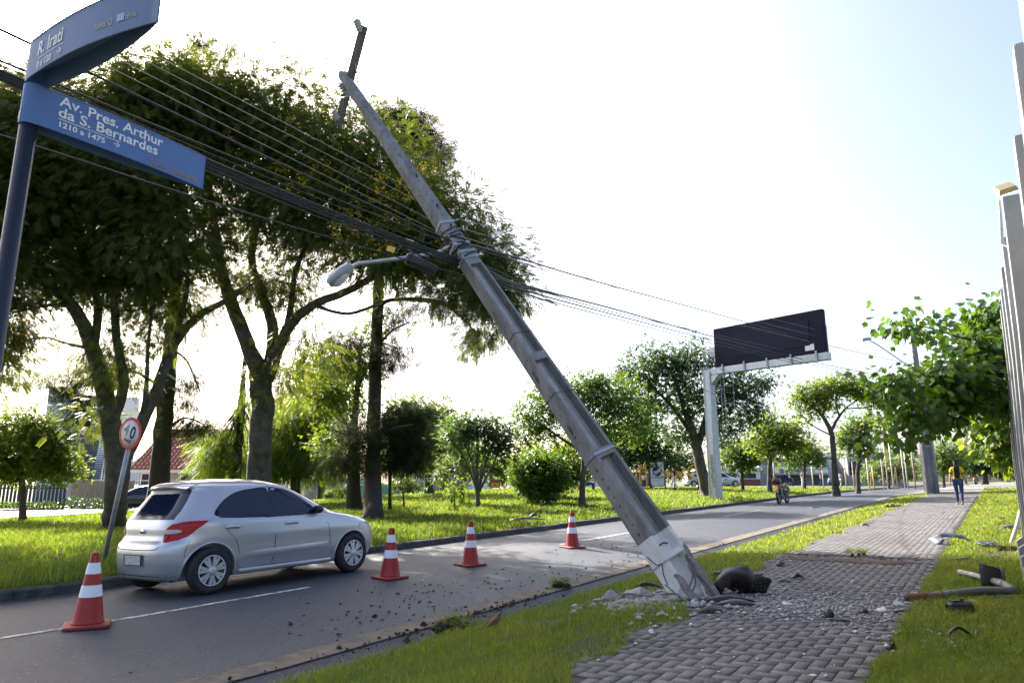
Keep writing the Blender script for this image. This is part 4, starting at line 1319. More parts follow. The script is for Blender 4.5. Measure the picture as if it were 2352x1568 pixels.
MB().lathe([(.05, -.02), (.085, 0), (.092, .05), (.08, L_), (.05, L_ + .01)], 14, q).build('case_body', M['grey_plastic'], cl_t)
MB().lathe([(.1, .02), (.1, .05)], 14, q).build('clamp_ring', M['black_plastic'], cl_t)
MB().tube([cx0 + Vector((0, 0, .13)), cx1 + Vector((0, 0, .12))], .012, 5).build('hanger_bar', M['black_plastic'], cl_t)
M['tag_yellow'] = mat('yellow_tag', (.75, .5, .08), .6)
M['tag_pale'] = mat('pale_tag', (.75, .6, .25), .6)
for u, v, m_, lb in ((940, 556, 'tag_pale', 'pale yellow tag hanging from a cable above the splice case'), (898, 572, 'tag_yellow', 'orange tag hanging from a cable left of the splice case')):
    c = P(u, v, 9.8)
    tag(MB().box(c, (.12, .006, .08), Matrix.Rotation(.3, 3, 'Y')).build('cable_tag', M[m_]), lb, 'tag')

# ------------------------------------------------------------------ traffic cones
M['cone_red'] = mat('cone_red', (.36, .013, .012), .45, (.3, .012, .011), 6, lo=.4, hi=.7)
M['cone_base'] = mat('cone_base_red', (.28, .016, .015), .6, (.18, .04, .03), 8)
M['reflective'] = mat('reflective_white', (.8, .8, .84), .4)


def make_cone(loc, rot, label):
    t = thing('traffic_cone', label, 'traffic cone', loc, 'traffic cones along the lane line', (0, 0, rot))
    b = MB()
    s, k = .205, .04
    poly = []
    for cx, cy in ((1, 1), (-1, 1), (-1, -1), (1, -1)):
        a0 = math.atan2(cy, cx)
        for d in (-.55, 0, .55):
            poly.append((cx * (s - k) + k * math.cos(a0 + d) * 1.2, cy * (s - k) + k * math.sin(a0 + d) * 1.2))
    n = len(poly)
    vv = [Vector((x, y, 0)) for x, y in poly] + [Vector((x, y, .022)) for x, y in poly] + [Vector((x * .93, y * .93, .03)) for x, y in poly]
    ff = [tuple(range(n))[::-1], tuple(range(2 * n, 3 * n))]
    for lv in (0, n):
        ff += [(lv + i, lv + (i + 1) % n, lv + n + (i + 1) % n, lv + n + i) for i in range(n)]
    b.add(vv, ff)
    b.build('base', M['cone_base'], t, True)
    rad = lambda z: np.interp(z, [.03, .06, .72], [.155, .142, .038])
    c = MB()
    zs = [.03, .045, .06, .12, .2, .268, .27, .275, .4, .405, .41, .5, .55, .6, .66, .7, .715, .72]
    nn = 28
    vv, ff = [], []
    for z in zs:
        for k_ in range(nn):
            an = 2 * math.pi * k_ / nn
            vv.append(Vector((rad(z) * math.cos(an), rad(z) * math.sin(an), z)))
    for q in range(len(zs) - 1):
        for k_ in range(nn):
            if 13 <= q <= 14 and k_ % 14 in (6, 7): continue      # the hand holes near the tip
            ff.append((q * nn + k_, q * nn + (k_ + 1) % nn, (q + 1) * nn + (k_ + 1) % nn, (q + 1) * nn + k_))
    c.add(vv, ff, True)
    o = c.build('body', M['cone_red'], t, True)
    md = o.modifiers.new('thick', 'SOLIDIFY')
    md.thickness = .006
    for z0, z1 in ((.29, .405), (.515, .625)):
        MB().lathe([(rad(z0) + .003, z0), (rad(z1) + .003, z1)], 28, cap=False).build('reflective_band', M['reflective'], t, True)
    return t


cone_l = ['nearest orange-red traffic cone standing on the white lane line behind the hatchback', 'orange-red traffic cone just in front of the hatchback bonnet', 'orange-red traffic cone standing between the hatchback and the farthest cone', 'farthest orange-red traffic cone, beside the leaning pole shaft']
for (u, v), lb, rt in zip(((200, 1438), (896, 1327), (1080, 1297), (1315, 1257)), cone_l, (.5, .9, .75, .6)):
    c = G(u, v)
    make_cone(c + Vector((0, 0, .004)), rt, lb)

# ------------------------------------------------------------------ street name sign
M['sign_blue'] = mat('sign_blue', (.1, .155, .28), .6, (.12, .175, .3), 3)
M['sign_blue_low'] = mat('sign_blue_fresh', (.07, .135, .33), .55, (.085, .15, .35), 3)
M['sign_post'] = mat('sign_post_blue', (.009, .013, .03), .5, (.06, .022, .012), 1.6, stretch=(3, 3, .3), lo=.52, hi=.6)
M['letter_white'] = mat('letter_white', (.78, .78, .78), .6, (.6, .62, .66), 20)
M['letter_gold_dull'] = mat('letter_gold_dull', (.36, .25, .07), .7, (.26, .2, .1), 30)
M['letter_gold'] = mat('letter_gold', (.5, .42, .24), .7, (.3, .3, .3), 40)
ss0 = W(1.14, -3.66)
ss0.z = gz(ss0)
sgn = thing('street_name_sign', 'blue street name sign of two plates on a rusty dark post', 'sign', ss0)
tp = P(72, 100, 3.36)
top_z = 3.62
MB().tube([ss0 - Vector((0, 0, .2)), Vector((ss0.x, ss0.y, 3.15))], .038, 16).build('post', M['sign_post'], sgn)


def plate(name, z0, z1, ang, Ln, m, bulge, side):
    """leaf-shaped plate box: plan outline bulging on both faces"""
    d = Vector((math.sin(ang), math.cos(ang), 0))
    nrm = Vector((-d.y, d.x, 0)) * side        # towards the viewer side
    if nrm.y > 0: nrm = -nrm
    F = lambda x: .043 * math.sqrt(max(0, 1 - (x / Ln) ** 6)) * (1 - .75 * x / Ln) + bulge * math.sin(math.pi * min(1, x / Ln))
    xs = [-.042, -.03, -.01] + list(np.linspace(.02, Ln - .002, 22)) + [Ln]
    Fx = lambda x: (math.sqrt(max(0, .043 ** 2 - x * x)) if x < 0 else F(x)) if x < Ln else .004
    mb = MB()
    fr = [(x, Fx(x)) for x in xs]
    bk_ = [(x, -Fx(x)) for x in xs][::-1]
    out = fr + bk_
    n = len(out)
    pt = lambda x, y, z: Vector((ss0.x, ss0.y, 0)) + d * x + nrm * y + Vector((0, 0, z))
    vv = [pt(x, y, z0) for x, y in out] + [pt(x, y, z1) for x, y in out]
    ff = [(i, (i + 1) % n, n + (i + 1) % n, n + i) for i in range(n)]
    mb.add(vv, ff, True)
    # inset bottom and top lids
    e = .008
    for z in (z0 + .11, z1 - e):
        mb.add([pt(x, y * .96, z) for x, y in out], [tuple(range(n))])
    o = mb.build(name, m, sgn)
    rm = MB()
    for z in (z0 + .004, z1 - .004):
        rm.tube([pt(x, Fx(x) + .001, z) for x in xs[3:]], .0032, 5)
    rm.build('rim', m, o)
    return o, lambda x, z, off=.003: pt(x, Fx(x) + off, z), d, nrm


def write(o, surf, s, x, z, size, m, bold=.0, xs=1.0, name='lettering'):
    mb = MB()
    text_mb(s, size, Matrix.Identity(4), mb, bold=bold, xs=xs)
    mb.v = [surf(x + q.x, z + q.z) for q in mb.v]
    return mb.build(name, M[m], o)


def rule(o, surf, x0, x1, z, w):
    mb = MB()
    xs = np.linspace(x0, x1, 8)
    for a, b in zip(xs[:-1], xs[1:]):
        mb.add([surf(a, z), surf(b, z), surf(b, z + w), surf(a, z + w)], [(0, 1, 2, 3)])
    return mb.build('rule', M['letter_white'], o)


def arrow(o, surf, x, z, s):
    mb = MB()
    for poly in ([(0, -.06), (.62, -.06), (.62, .06), (0, .06)], [(.36, .42), (.52, .42), (1, 0), (.82, 0)], [(.36, -.42), (.52, -.42), (1, 0), (.82, 0)]):
        mb.add([surf(x + a * s, z + b * s) for a, b in poly], [(0, 1, 2, 3)])
    return mb.build('arrow', M['letter_white'], o)


lo, sf, d_, n_ = plate('lower_plate', 3.147, 3.355, AZ, .9, M['sign_blue_low'], .02, 1)
lo['label'] = 'bright blue plate for the avenue'
write(lo, sf, 'Av. Pres. Arthur', .1, 3.29, .074, 'letter_white', .0013, 1.06)
write(lo, sf, 'da S. Bernardes', .098, 3.23, .074, 'letter_white', .0013, 1.08)
rule(lo, sf, .102, .4, 3.216, .0035)
write(lo, sf, '1210 a 1475', .102, 3.178, .04, 'letter_white', .0009, 1.12)
arrow(lo, sf, .365, 3.197, .035)
write(lo, sf, 'Santa Quitéria', .56, 3.168, .044, 'letter_gold_dull', .0004, 1.15)
up, sf2, d_, n_ = plate('upper_plate', 3.365, 3.58, R(119), .96, M['sign_blue'], .032, 1)
up['label'] = 'faded blue plate for the side street'
write(up, sf2, 'R. Irati', .1, 3.46, .105, 'letter_white', .002, .82)
rule(up, sf2, .11, .35, 3.44, .0035)
write(up, sf2, '0 a 120', .11, 3.388, .05, 'letter_white', .0009, .95)
arrow(up, sf2, .295, 3.41, .045)
write(up, sf2, 'Santa Q', .58, 3.425, .046, 'letter_gold', .0004, .8)
write(up, sf2, 'téria', .775, 3.425, .046, 'letter_gold', .0004, .8)
mb = MB()
mb.add([sf2(.725, 3.425), sf2(.77, 3.425), sf2(.77, 3.462), sf2(.725, 3.462)], [(0, 1, 2, 3)])
M['peeled'] = mat('peeled_patch', (.32, .4, .56), .6)
mb.build('peeled_patch', M['peeled'], up)
# torn sticker on the collar
mb = MB()
for k in range(4):
    a0, a1 = R(200 + k * 12), R(212 + k * 12)
    f = lambda a, z: Vector((ss0.x + .0448 * math.cos(a), ss0.y + .0448 * math.sin(a), z))
    mb.add([f(a0, 3.16), f(a1, 3.16), f(a1, 3.2 + .004 * k), f(a0, 3.196 + .004 * k)], [(0, 1, 2, 3)])
mb.build('sticker', M['letter_white'], lo)

# ------------------------------------------------------------------ leaning speed limit sign
sb = G(238, 1290)
stp = P(306, 992, 0)
sdep = sb.y * cP + (sb.z - CAMZ) * sP
stp = P(301, 1020, sdep * .985)
spd = thing('speed_limit_sign', 'round red-rimmed speed limit sign on a leaning grey pipe in the verge grass', 'sign', sb)
top = P(307, 975, sdep * .98)
dirp = (top - sb)
MB().tube([sb - dirp * .05, sb + dirp], .038, 10).build('pipe', M['galv_dull'], spd)
c = P(305, 995, sdep * .98)
nz_ = Vector((-.42, -.9, -.04)).normalized()          # the disc faces back along the avenue
xr = Vector((0, 0, 1)).cross(nz_).normalized()
upv = (dirp.normalized() - nz_ * dirp.normalized().dot(nz_)).normalized()
xr = upv.cross(nz_).normalized()
xr = -xr if xr.x < 0 else xr
Md = Matrix(((xr.x, -nz_.x, upv.x, 0), (xr.y, -nz_.y, upv.y, 0), (xr.z, -nz_.z, upv.z, 0), (0, 0, 0, 1)))
Md = Matrix.Translation(c + nz_ * .045) @ Md
M['sign_red'] = mat('sign_red', (.55, .03, .025), .5)
M['sign_white'] = mat('sign_white', (.75, .73, .7), .6, (.62, .55, .5), 4)
RD = .262
ql = Md @ Matrix.Rotation(R(90), 4, 'X')
MB().lathe([(RD - .01, -.008), (RD, -.006), (RD, .004), (RD - .01, .005)], 40, ql).build('disc', M['sign_red'], spd)
MB().lathe([(RD * .8, .002), (RD * .8, .0075)], 40, ql).build('white_field', M['sign_white'], spd)
M['ink_grey'] = mat('faded_ink', (.16, .16, .17), .6, (.35, .35, .36), 5)
for s_, x, m_ in (('4', -.165, 'ink_grey'), ('0', .0, 'black_ink')):
    mb = MB()
    text_mb(s_, .28, Md @ Matrix.Translation((x, -.011, -.06)), mb, bold=.006, xs=.95)
    mb.build('digit', M[m_], spd)
mb = MB()
text_mb('km/h', .09, Md @ Matrix.Translation((0, -.011, -.15)), mb, bold=.001, align='CENTER')
mb.build('unit', M['black_ink'], spd)

# ------------------------------------------------------------------ gantry with the back of a message board
gb = TB(1645, 1147, 36.2)
gt = 36.2
gan = thing('sign_gantry', 'galvanised cantilever gantry holding a large dark message board over the far lanes', 'gantry', gb)
ax = Vector((P(1905, 820, 31.8).x - P(1650, 850, 36.2).x, P(1905, 820, 31.8).y - P(1650, 850, 36.2).y, 0)).normalized()
beam_z = P(1640, 868, gt).z
Mg = frame(gb, ax)                                    # local x along the arm, y away from the viewer, z up
c = MB()
col_top = beam_z - gb.z + .5
for z0, z1, w0, w1 in ((-.3, col_top, .5, .42),):
    c.add([Mg @ Vector((sx * w / 2, sy * w * .55, z)) for z, w in ((z0, w0), (z1, w1)) for sx, sy in ((-1, -1), (1, -1), (1, 1), (-1, 1))], [(0, 1, 2, 3), (4, 5, 6, 7), (0, 1, 5, 4), (1, 2, 6, 5), (2, 3, 7, 6), (3, 0, 4, 7)])
c.build('column', M['galv'], gan, bevel=.02)
mb = MB()
for sx in (-.19, .19):
    mb.box(Mg @ Vector((sx, -.285, col_top / 2)), (.025, .02, col_top), Mg.to_3x3())
mb.build('column_rib', M['galv'], gan)
arm_len = (P(1908, 835, 31.8) - P(1650, 860, 36.2)).length + 1.0
bm_ = MB()
bm_.box(Mg @ Vector((arm_len / 2 - .25, 0, col_top)), (arm_len, .38, .36), Mg.to_3x3())
bm_.prism([(.2, -.2), (.75, -.2), (.2, -.75)], .4, Mg @ Matrix.Translation((0, -.2, col_top)))
bm_.build('arm_beam', M['galv'], gan, bevel=.02)
mb = MB()
for x in np.linspace(1.0, arm_len - .8, 5):
    mb.box(Mg @ Vector((x, -.22, col_top + .05)), (.09, .06, .5), Mg.to_3x3())
mb.build('bracket', M['galv_dull'], gan)
M['board'] = mat('board_navy', (.004, .006, .017), .7, (.006, .009, .022), 1.2, spec=.2)
M['board2'] = mat('board_panel', (.008, .011, .028), .7, spec=.2)
bx0, bx1 = .55, arm_len - .35
bz0, bz1 = col_top + .22, col_top + .22 + 2.1
mb = MB()
mb.box(Mg @ Vector(((bx0 + bx1) / 2, -.02, (bz0 + bz1) / 2)), (bx1 - bx0, .32, bz1 - bz0), Mg.to_3x3())
brd = mb.build('message_board', M['board'], gan, bevel=.015)
mb = MB()
mb.box(Mg @ Vector(((bx0 + bx1) / 2 + .25, -.187, (bz0 + bz1) / 2)), ((bx1 - bx0) * .68, .02, (bz1 - bz0) * .62), Mg.to_3x3())
mb.build('back_panel', M['board2'], brd)
mb = MB()
mb.box(Mg @ Vector((bx1 - .75, -.185, bz0 + .3)), (.45, .016, .3), Mg.to_3x3())
mb.build('label_plate', M['letter_white'], brd)
mb = MB()
for z in (0, .45, .9): mb.tube([Mg @ Vector((-.35, -.3, col_top + .2 + z)), Mg @ Vector((-.35, .5, col_top + .2 + z)), Mg @ Vector((.15, .5, col_top + .2 + z)), Mg @ Vector((.15, -.3, col_top + .2 + z)), Mg @ Vector((-.35, -.3, col_top + .2 + z))], .022, 5)
for x, y in ((-.35, -.3), (-.35, .5), (.12, .5), (-.1, -.3), (.1, -.3), (-.35, .1)): mb.tube([Mg @ Vector((x, y, col_top + .15)), Mg @ Vector((x, y, col_top + 1.12))], .022, 5)
mb.build('guard_cage', M['galv'], gan)
mb = MB()
for x in (.42, .62): mb.tube([Mg @ Vector((x, .45, 2.2)), Mg @ Vector((x, .45, col_top + .9))], .02, 5)
for z in np.arange(2.3, col_top + .9, .3): mb.tube([Mg @ Vector((.42, .45, z)), Mg @ Vector((.62, .45, z))], .012, 4)
for z in np.arange(3.2, col_top, .95): mb.tube([Mg @ Vector((.4, .45, z)), Mg @ Vector((.4, .8, z)), Mg @ Vector((.7, .95, z)), Mg @ Vector((.98, .75, z)), Mg @ Vector((.64, .45, z))], .014, 4)
mb.tube([Mg @ Vector((.98, .75, 3.2)), Mg @ Vector((.98, .75, col_top))], .014, 4)
mb.build('ladder', M['galv'], gan)
mb = MB()
mb.box(Mg @ Vector((.25, .3, col_top + 1.15)), (.4, .3, .55), Mg.to_3x3())
mb.build('control_box', M['letter_white'], gan, bevel=.02)
mb = MB()
mb.tube([Mg @ Vector((bx1 + .06, 0, bz0 - .2)), Mg @ Vector((bx1 + .06, 0, bz0 + 1.3)), Mg @ Vector((bx1 - .05, 0, bz0 + 1.3))], .03, 5)
mb.build('end_rail', M['galv'], gan)
# spray-can tag on the column: looping strokes
sc = MB()
r_ = random.Random(9)
zz, strokes = 2.35, []
for k in range(7):
    x0 = r_.uniform(-.1, .0)
    ptsl = [(x0, zz), (x0 + .16, zz - .08), (x0 + .02, zz - .16), (x0 + .18, zz - .2), (x0 + .05, zz - .28)]
    sc.tube(smoothline([Mg @ Vector((x, -.272, z)) for x, z in ptsl], 4), .013, 4)
    zz -= .24
M['spray'] = mat('spray_paint', (.02, .07, .1), .6)
sc.build('spray_tag', M['spray'], gan)

# ------------------------------------------------------------------ far concrete pole with lamp
fb_ = TB(2139, 1131, 38)
fp = thing('utility_pole', 'upright concrete pole with a lamp arm beside the far pavement', 'pole', fb_)
ftop = 10.1
mb = MB()
w0, w1 = .30, .09
Mf = frame(fb_, Vector((NX, NY, 0)).lerp(Vector((1, 0, 0)), .7))
secs = [(-.2, 1.5, True), (1.5, 2.5, True), (2.5, 2.65, False), (2.65, 6.2, True), (6.2, ftop, False)]
for z0, z1, ch in secs:
    vv = []
    for z in (z0, z1):
        h = np.interp(z, [0, ftop], [w0, w1])
        a, b, i_, j_, d_ = h, h * .75, h * .72, h * .56, (h * .4 if ch else .0005)
        vv += [Mf @ Vector((x, y, z)) for x, y in ((a, -b), (a, b), (i_, b), (j_, b - d_), (-j_, b - d_), (-i_, b), (-a, b), (-a, -b), (-i_, -b), (-j_, -b + d_), (j_, -b + d_), (i_, -b))]
    mb.add(vv, [(k, (k + 1) % 12, 12 + (k + 1) % 12, 12 + k) for k in range(12)] + [tuple(range(12)), tuple(range(12, 24))])
mb.build('shaft', M['pole'], fp)
MB().tube([Mf @ Vector((.38, 0, -.1)), Mf @ Vector((.36, 0, 4.2))], .055, 8).build('conduit', M['galv_dull'], fp)
lp = [P(2100, 850, 38), P(2050, 815, 37.5), P(2010, 788, 37.2), P(1998, 783, 37)]
MB().tube(smoothline([Mf @ Vector((0, 0, P(2100, 850, 38).z - fb_.z))] + lp, 4), .035, 6).build('lamp_arm', M['galv'], fp)
mb = MB()
mb.box(P(1988, 779, 37), (.62, .3, .16), Matrix.Rotation(-.15, 3, 'Y'), taper=.7)
mb.build('lamp_head', M['galv_dull'], fp, bevel=.04)
for z in (7.0, 7.35, 7.7, 8.0):
    insulator(Mf @ Vector((-.16, -.1, z)), Vector((-.3, -1, .1)), fp, .7)

# ------------------------------------------------------------------ finned boundary wall on the right
M['white_wall'] = mat('painted_white_concrete', (.3, .31, .31), .8, (.22, .22, .215), 1.6, bump=.12, bscale=12, stretch=(1, 1, .5))
M['pebbledash'] = mat('pebbledash', (.13, .12, .115), .95, (.05, .048, .045), 30, bump=1.0, bscale=60)
wb = W(9, .5)
wb.z = gz(wb)
wal = thing('boundary_wall', 'white concrete wall of tall projecting fins at the right edge of the pavement lawn', 'wall', wb)
Mw = lambda s: frame(Vector((W(s, 0).x, W(s, 0).y, gz(W(s, .4)))), Vector((NX, NY, 0)))      # local x = +n, y = -s.. along depth, z up
for s in [2.75, 3.9, 5.05] + list(np.arange(6.2, 13.3, 1.15)):
    fr = Mw(s)
    mb = MB()
    n0 = {3.9: .295, 5.05: .315}.get(s, .26)
    prof = [(n0 - .16, -.3), (n0 - .16, .3), (n0 - .08, .36), (n0 - .06, 1.5), (n0 - .02, 2.4), (n0, 3.42), (n0 + .5, 3.42), (n0 + .5, -.3)]
    mb.prism(prof, .16, fr @ Matrix.Translation((0, -.08, 0)))
    mb.build('fin', M['white_wall'], wal, bevel=.012)
mb, mb2 = MB(), MB()
for s in np.arange(2.75, 12.2, 1.15):
    a, b = W(s + .09, .6), W(s + 1.06, .6)
    za = gz(a)
    for m_, z0, z1, n0, n1 in ((mb, .34, 2.5, .55, .66), (mb2, -.3, .34, .42, .66), (mb2, 2.5, 3.36, .5, .66)):
        vv = [W(ss, n, za + z) for z in (z0, z1) for ss, n in ((s + .085, n0), (s + 1.065, n0), (s + 1.065, n1), (s + .085, n1))]
        m_.add(vv, [(0, 1, 2, 3), (4, 5, 6, 7), (0, 1, 5, 4), (1, 2, 6, 5), (2, 3, 7, 6), (3, 0, 4, 7)])
mb.build('infill_panel', M['pebbledash'], wal)
mb2.build('plinth_and_coping', M['white_wall'], wal)
fl0 = P(2310, 470, 5.6)
fl = thing('floodlight', 'lit floodlight on a thin bracket above the white finned wall', 'floodlight', fl0)
MB().tube([P(2294, 448, 5.4), P(2303, 560, 5.6), W(5.9, .5, 2.9)], .012, 6).build('bracket', M['galv'], fl)
M['lit_lamp'] = mat('lit_lamp', (.9, .8, .6), .4, emis=((1, .8, .5), 2.0))
M['lamp_housing'] = mat('lamp_housing', (.3, .24, .12), .4, metal=.4)
Mfl = frame(P(2308, 433, 5.4), Vector((1, -.5, .25)), (-.3, -.5, .8))
mb = MB()
mb.box(Mfl @ Vector((0, 0, 0)), (.14, .17, .04), Mfl.to_3x3(), taper=.8)
mb.build('housing', M['lamp_housing'], fl, bevel=.006)
mb = MB()
mb.box(Mfl @ Vector((0, 0, -.023)), (.12, .14, .006), Mfl.to_3x3())
mb.build('lamp_glass', M['lit_lamp'], fl)
# ------------------------------------------------------------------ silver hatchback
M['car_silver'] = mat('silver_paint', (.5, .51, .54), .3, metal=.5, coat=.8, spec=.5)
M['car_glass'] = mat('tinted_glass', (.006, .011, .035), .05, spec=.5)
M['rubber'] = mat('tyre_rubber', (.012, .012, .013), .8, (.03, .028, .026), 14)
M['alloy'] = mat('wheel_trim', (.55, .56, .58), .35, metal=.5)
M['lamp_red'] = mat('lamp_red', (.42, .004, .008), .2, spec=.3)
M['lamp_clear'] = mat('lamp_clear', (.55, .5, .45), .12, coat=.6)
M['chrome'] = mat('chrome', (.7, .7, .72), .15, metal=1)
M['plate_grey'] = mat('plate_grey', (.55, .55, .56), .5, (.3, .3, .32), 25)
M['underbody'] = mat('underbody', (.006, .006, .007), .9)


def make_car(name, label, group=None):
    XR = ([.2, .24, .3, .38, .46, .56, .62, .67, .71, .76, .85, .93, .98, 1.05, 1.2, 1.36, 1.4, 1.43, 1.46, 1.49, 1.512, 1.52],
          [.22, .17, .13, .108, .1, .1, .11, .13, .175, .2, .2, .215, .23, .27, .38, .49, .45, .45, .5, .64, .9, 1.2])
    XF = ([.2, .26, .35, .5, .62, .7, .78, .84, .9, .94, .97, 1.0, 1.1, 1.25, 1.36, 1.42, 1.46, 1.49, 1.512, 1.52],
          [3.76, 3.83, 3.875, 3.89, 3.88, 3.83, 3.74, 3.6, 3.36, 3.14, 2.98, 2.92, 2.72, 2.44, 2.2, 2.03, 1.9, 1.76, 1.6, 1.45])
    HW = ([.2, .26, .34, .42, .5, .6, .68, .73, .78, .86, .92, .955, .98, 1.1, 1.25, 1.36, 1.41, 1.445, 1.47, 1.495, 1.512, 1.52],
          [.77, .8, .815, .835, .84, .845, .852, .856, .852, .842, .832, .81, .79, .745, .685, .64, .61, .565, .51, .42, .26, .06])

    def pr_(z):
        x0, x1, w = np.interp(z, *XR), np.interp(z, *XF), np.interp(z, *HW)
        p = np.interp(z, [.2, .9, 1.0, 1.4, 1.52], [5.2, 5.6, 5.8, 5.0, 3.0])
        return x0, x1, w, p

    def side_y(x, z):
        x0, x1, w, p = pr_(z)
        q = abs((x - (x0 + x1) / 2) / ((x1 - x0) / 2))
        return w * max(0, 1 - q ** p) ** (1 / p)

    def outline(z, n):
        x0, x1, w, p = pr_(z)
        cx, a = (x0 + x1) / 2, (x1 - x0) / 2
        out = []
        for k in range(n):
            # parameter packed so that corners and sides are well resolved
            t = 2 * math.pi * k / n
            c, s = math.cos(t), math.sin(t)
            r = (abs(c) ** p + abs(s) ** p) ** (-1 / p)
            out.append((cx - a * c * r, -w * s * r))
        return out

    def corner(sg, z, off):
        """right rear corner surface: sg = arc length from the corner (+ towards the front along the side, - across the rear)"""
        x0, x1, w, p = pr_(z)
        cx, a = (x0 + x1) / 2, (x1 - x0) / 2
        ts = np.linspace(.0, math.pi * .6, 400)
        c, s = np.cos(ts), np.sin(ts)
        r = (np.abs(c) ** p + np.abs(s) ** p) ** (-1 / p)
        X, Y = cx - a * c * r, -w * s * r
        l = np.concatenate([[0], np.cumsum(np.hypot(np.diff(X), np.diff(Y)))])
        i0 = int(np.argmin(np.abs((X - x0) - .12)))
        l -= l[i0]
        x, y = np.interp(sg, l, X), np.interp(sg, l, Y)
        x2, y2 = np.interp(sg + .01, l, X), np.interp(sg + .01, l, Y)
        d = Vector((x2 - x, y2 - y, 0))
        if d.length < 1e-6: d = Vector((1, 0, 0))
        d.normalize()
        return Vector((x + d.y * off, y - d.x * off, z))

    t = thing(name, label, 'car', (0, 0, 0), group)
    t.rotation_mode = 'XYZ'
    zs = sorted(set(list(np.linspace(.2, .9, 29)) + list(np.linspace(.9, 1.4, 22)) + list(np.linspace(1.4, 1.52, 13))))
    n = 120
    vv, ff = [], []
    for z in zs: vv += [Vector((x, y, z)) for x, y in outline(z, n)]
    for q in range(len(zs) - 1):
        ff += [(q * n + k, q * n + (k + 1) % n, (q + 1) * n + (k + 1) % n, (q + 1) * n + k) for k in range(n)]
    ff += [tuple(range(n))[::-1], tuple((len(zs) - 1) * n + k for k in range(n))]
    b = MB()
    b.add(vv, ff, True)
    body = b.build('body', M['car_silver'], t, True)
    # wheel arches cut out of the body
    cut = MB()
    for x in (.72, 3.2):
        for sy in (-1, 1):
            cut.lathe([(.352, 0), (.352, .34)], 48, Matrix.Translation((x, sy * .95, .3)) @ Matrix.Rotation(R(90) * sy, 4, 'X'), smooth=False)
    co = cut.build('cut', None)
    md = body.modifiers.new('arch', 'BOOLEAN')
    md.operation, md.object, md.solver = 'DIFFERENCE', co, 'EXACT'
    dg = bpy.context.evaluated_depsgraph_get()
    me = bpy.data.meshes.new_from_object(body.evaluated_get(dg))
    body.modifiers.clear()
    bm = bmesh.new()
    bm.from_mesh(me)
    for e in bm.edges:
        if len(e.link_faces) == 2 and e.calc_face_angle(0) > R(38): e.smooth = False
    for f in bm.faces: f.smooth = True
    bm.to_mesh(me)
    bm.free()
    body.data = me
    me.materials.clear()
    me.materials.append(M['car_silver'])
    bpy.data.objects.remove(co)

    def patch(name, poly, m, parent, mirror=True, off=.004, res=.03, label=None):
        """smooth-edged overlay on the side, poly in (x, z)"""
        o = None
        for sy in ((-1, 1) if mirror else (-1,)):
            bm = bmesh.new()
            pl = smoothline([Vector((x, 0, z)) for x, z in poly + poly[:1]], 5)[:-1]
            f = bm.faces.new([bm.verts.new(q) for q in pl])
            bmesh.ops.triangulate(bm, faces=bm.faces[:])
            for _ in range(3):
                es = [e for e in bm.edges if e.calc_length() > .12]
                if es:
                    bmesh.ops.subdivide_edges(bm, edges=es, cuts=1)
                    bmesh.ops.triangulate(bm, faces=bm.faces[:])
            for v in bm.verts:
                v.co.y = sy * (side_y(v.co.x, v.co.z) + off)
            bmesh.ops.recalc_face_normals(bm, faces=bm.faces)
            me = bpy.data.meshes.new(name)
            for f in bm.faces: f.smooth = True
            bm.to_mesh(me)
            bm.free()
            me.materials.append(M[m])
            o = bpy.data.objects.new(name, me)
            COL.objects.link(o)
            o.parent = parent
        return o

    patch('side_window', [(.80, 1.0), (.76, 1.03), (.80, 1.10), (.92, 1.21), (1.06, 1.29), (1.2, 1.335), (1.4, 1.362), (1.64, 1.372), (1.655, 1.2), (1.66, .962), (1.4, .967), (1.0, .982)], 'car_glass', t)
    patch('side_window', [(1.70, .96), (1.695, 1.2), (1.69, 1.372), (1.86, 1.364), (2.02, 1.325), (2.18, 1.25), (2.36, 1.13), (2.52, 1.005), (2.55, .968), (2.4, .96), (2.0, .96)], 'car_glass', t)
    patch('door_pillar', [(1.64, .96), (1.635, 1.2), (1.635, 1.376), (1.71, 1.376), (1.715, 1.2), (1.72, .96)], 'black_plastic', t, off=.0025)
    # rear glass over the tailgate
    g = MB()
    gz_ = np.linspace(.985, 1.375, 12)
    rows = []
    for z in gz_:
        x0, x1, w, p = pr_(z)
        hw = np.interp(z, [.985, 1.1, 1.375], [.60, .60, .52])
        row = []
        for y in np.linspace(-hw, hw, 15):
            q = abs(y) / w
            cx, a = (x0 + x1) / 2, (x1 - x0) / 2
            row.append(Vector((cx - a * (1 - q ** p) ** (1 / p) - .006, y, z)))
        rows += row
    g.add(rows, [(i * 15 + k, i * 15 + k + 1, i * 15 + 15 + k + 1, i * 15 + 15 + k) for i in range(11) for k in range(14)], True)
    g.build('rear_window', M['car_glass'], t, True)
    # roof spoiler lip
    s = MB()
    vv = []
    for x, z, hw in ((.41, 1.405, .5), (.44, 1.43, .52), (.56, 1.475, .53), (.56, 1.44, .53), (.47, 1.395, .51)):
        for y in np.linspace(-1, 1, 9):
            vv.append(Vector((x + .07 * y ** 2, y * hw, z - .03 * abs(y) ** 3)))
    s.add(vv, [(i * 9 + k, i * 9 + k + 1, ((i + 1) % 5) * 9 + k + 1, ((i + 1) % 5) * 9 + k) for i in range(5) for k in range(8)], True)
    s.build('roof_spoiler', M['car_silver'], t, True, sharp=R(50))
    mb = MB()
    mb.box((.422, 0, 1.405), (.012, .2, .016))
    mb.build('high_brake_light', M['lamp_red'], t, True)
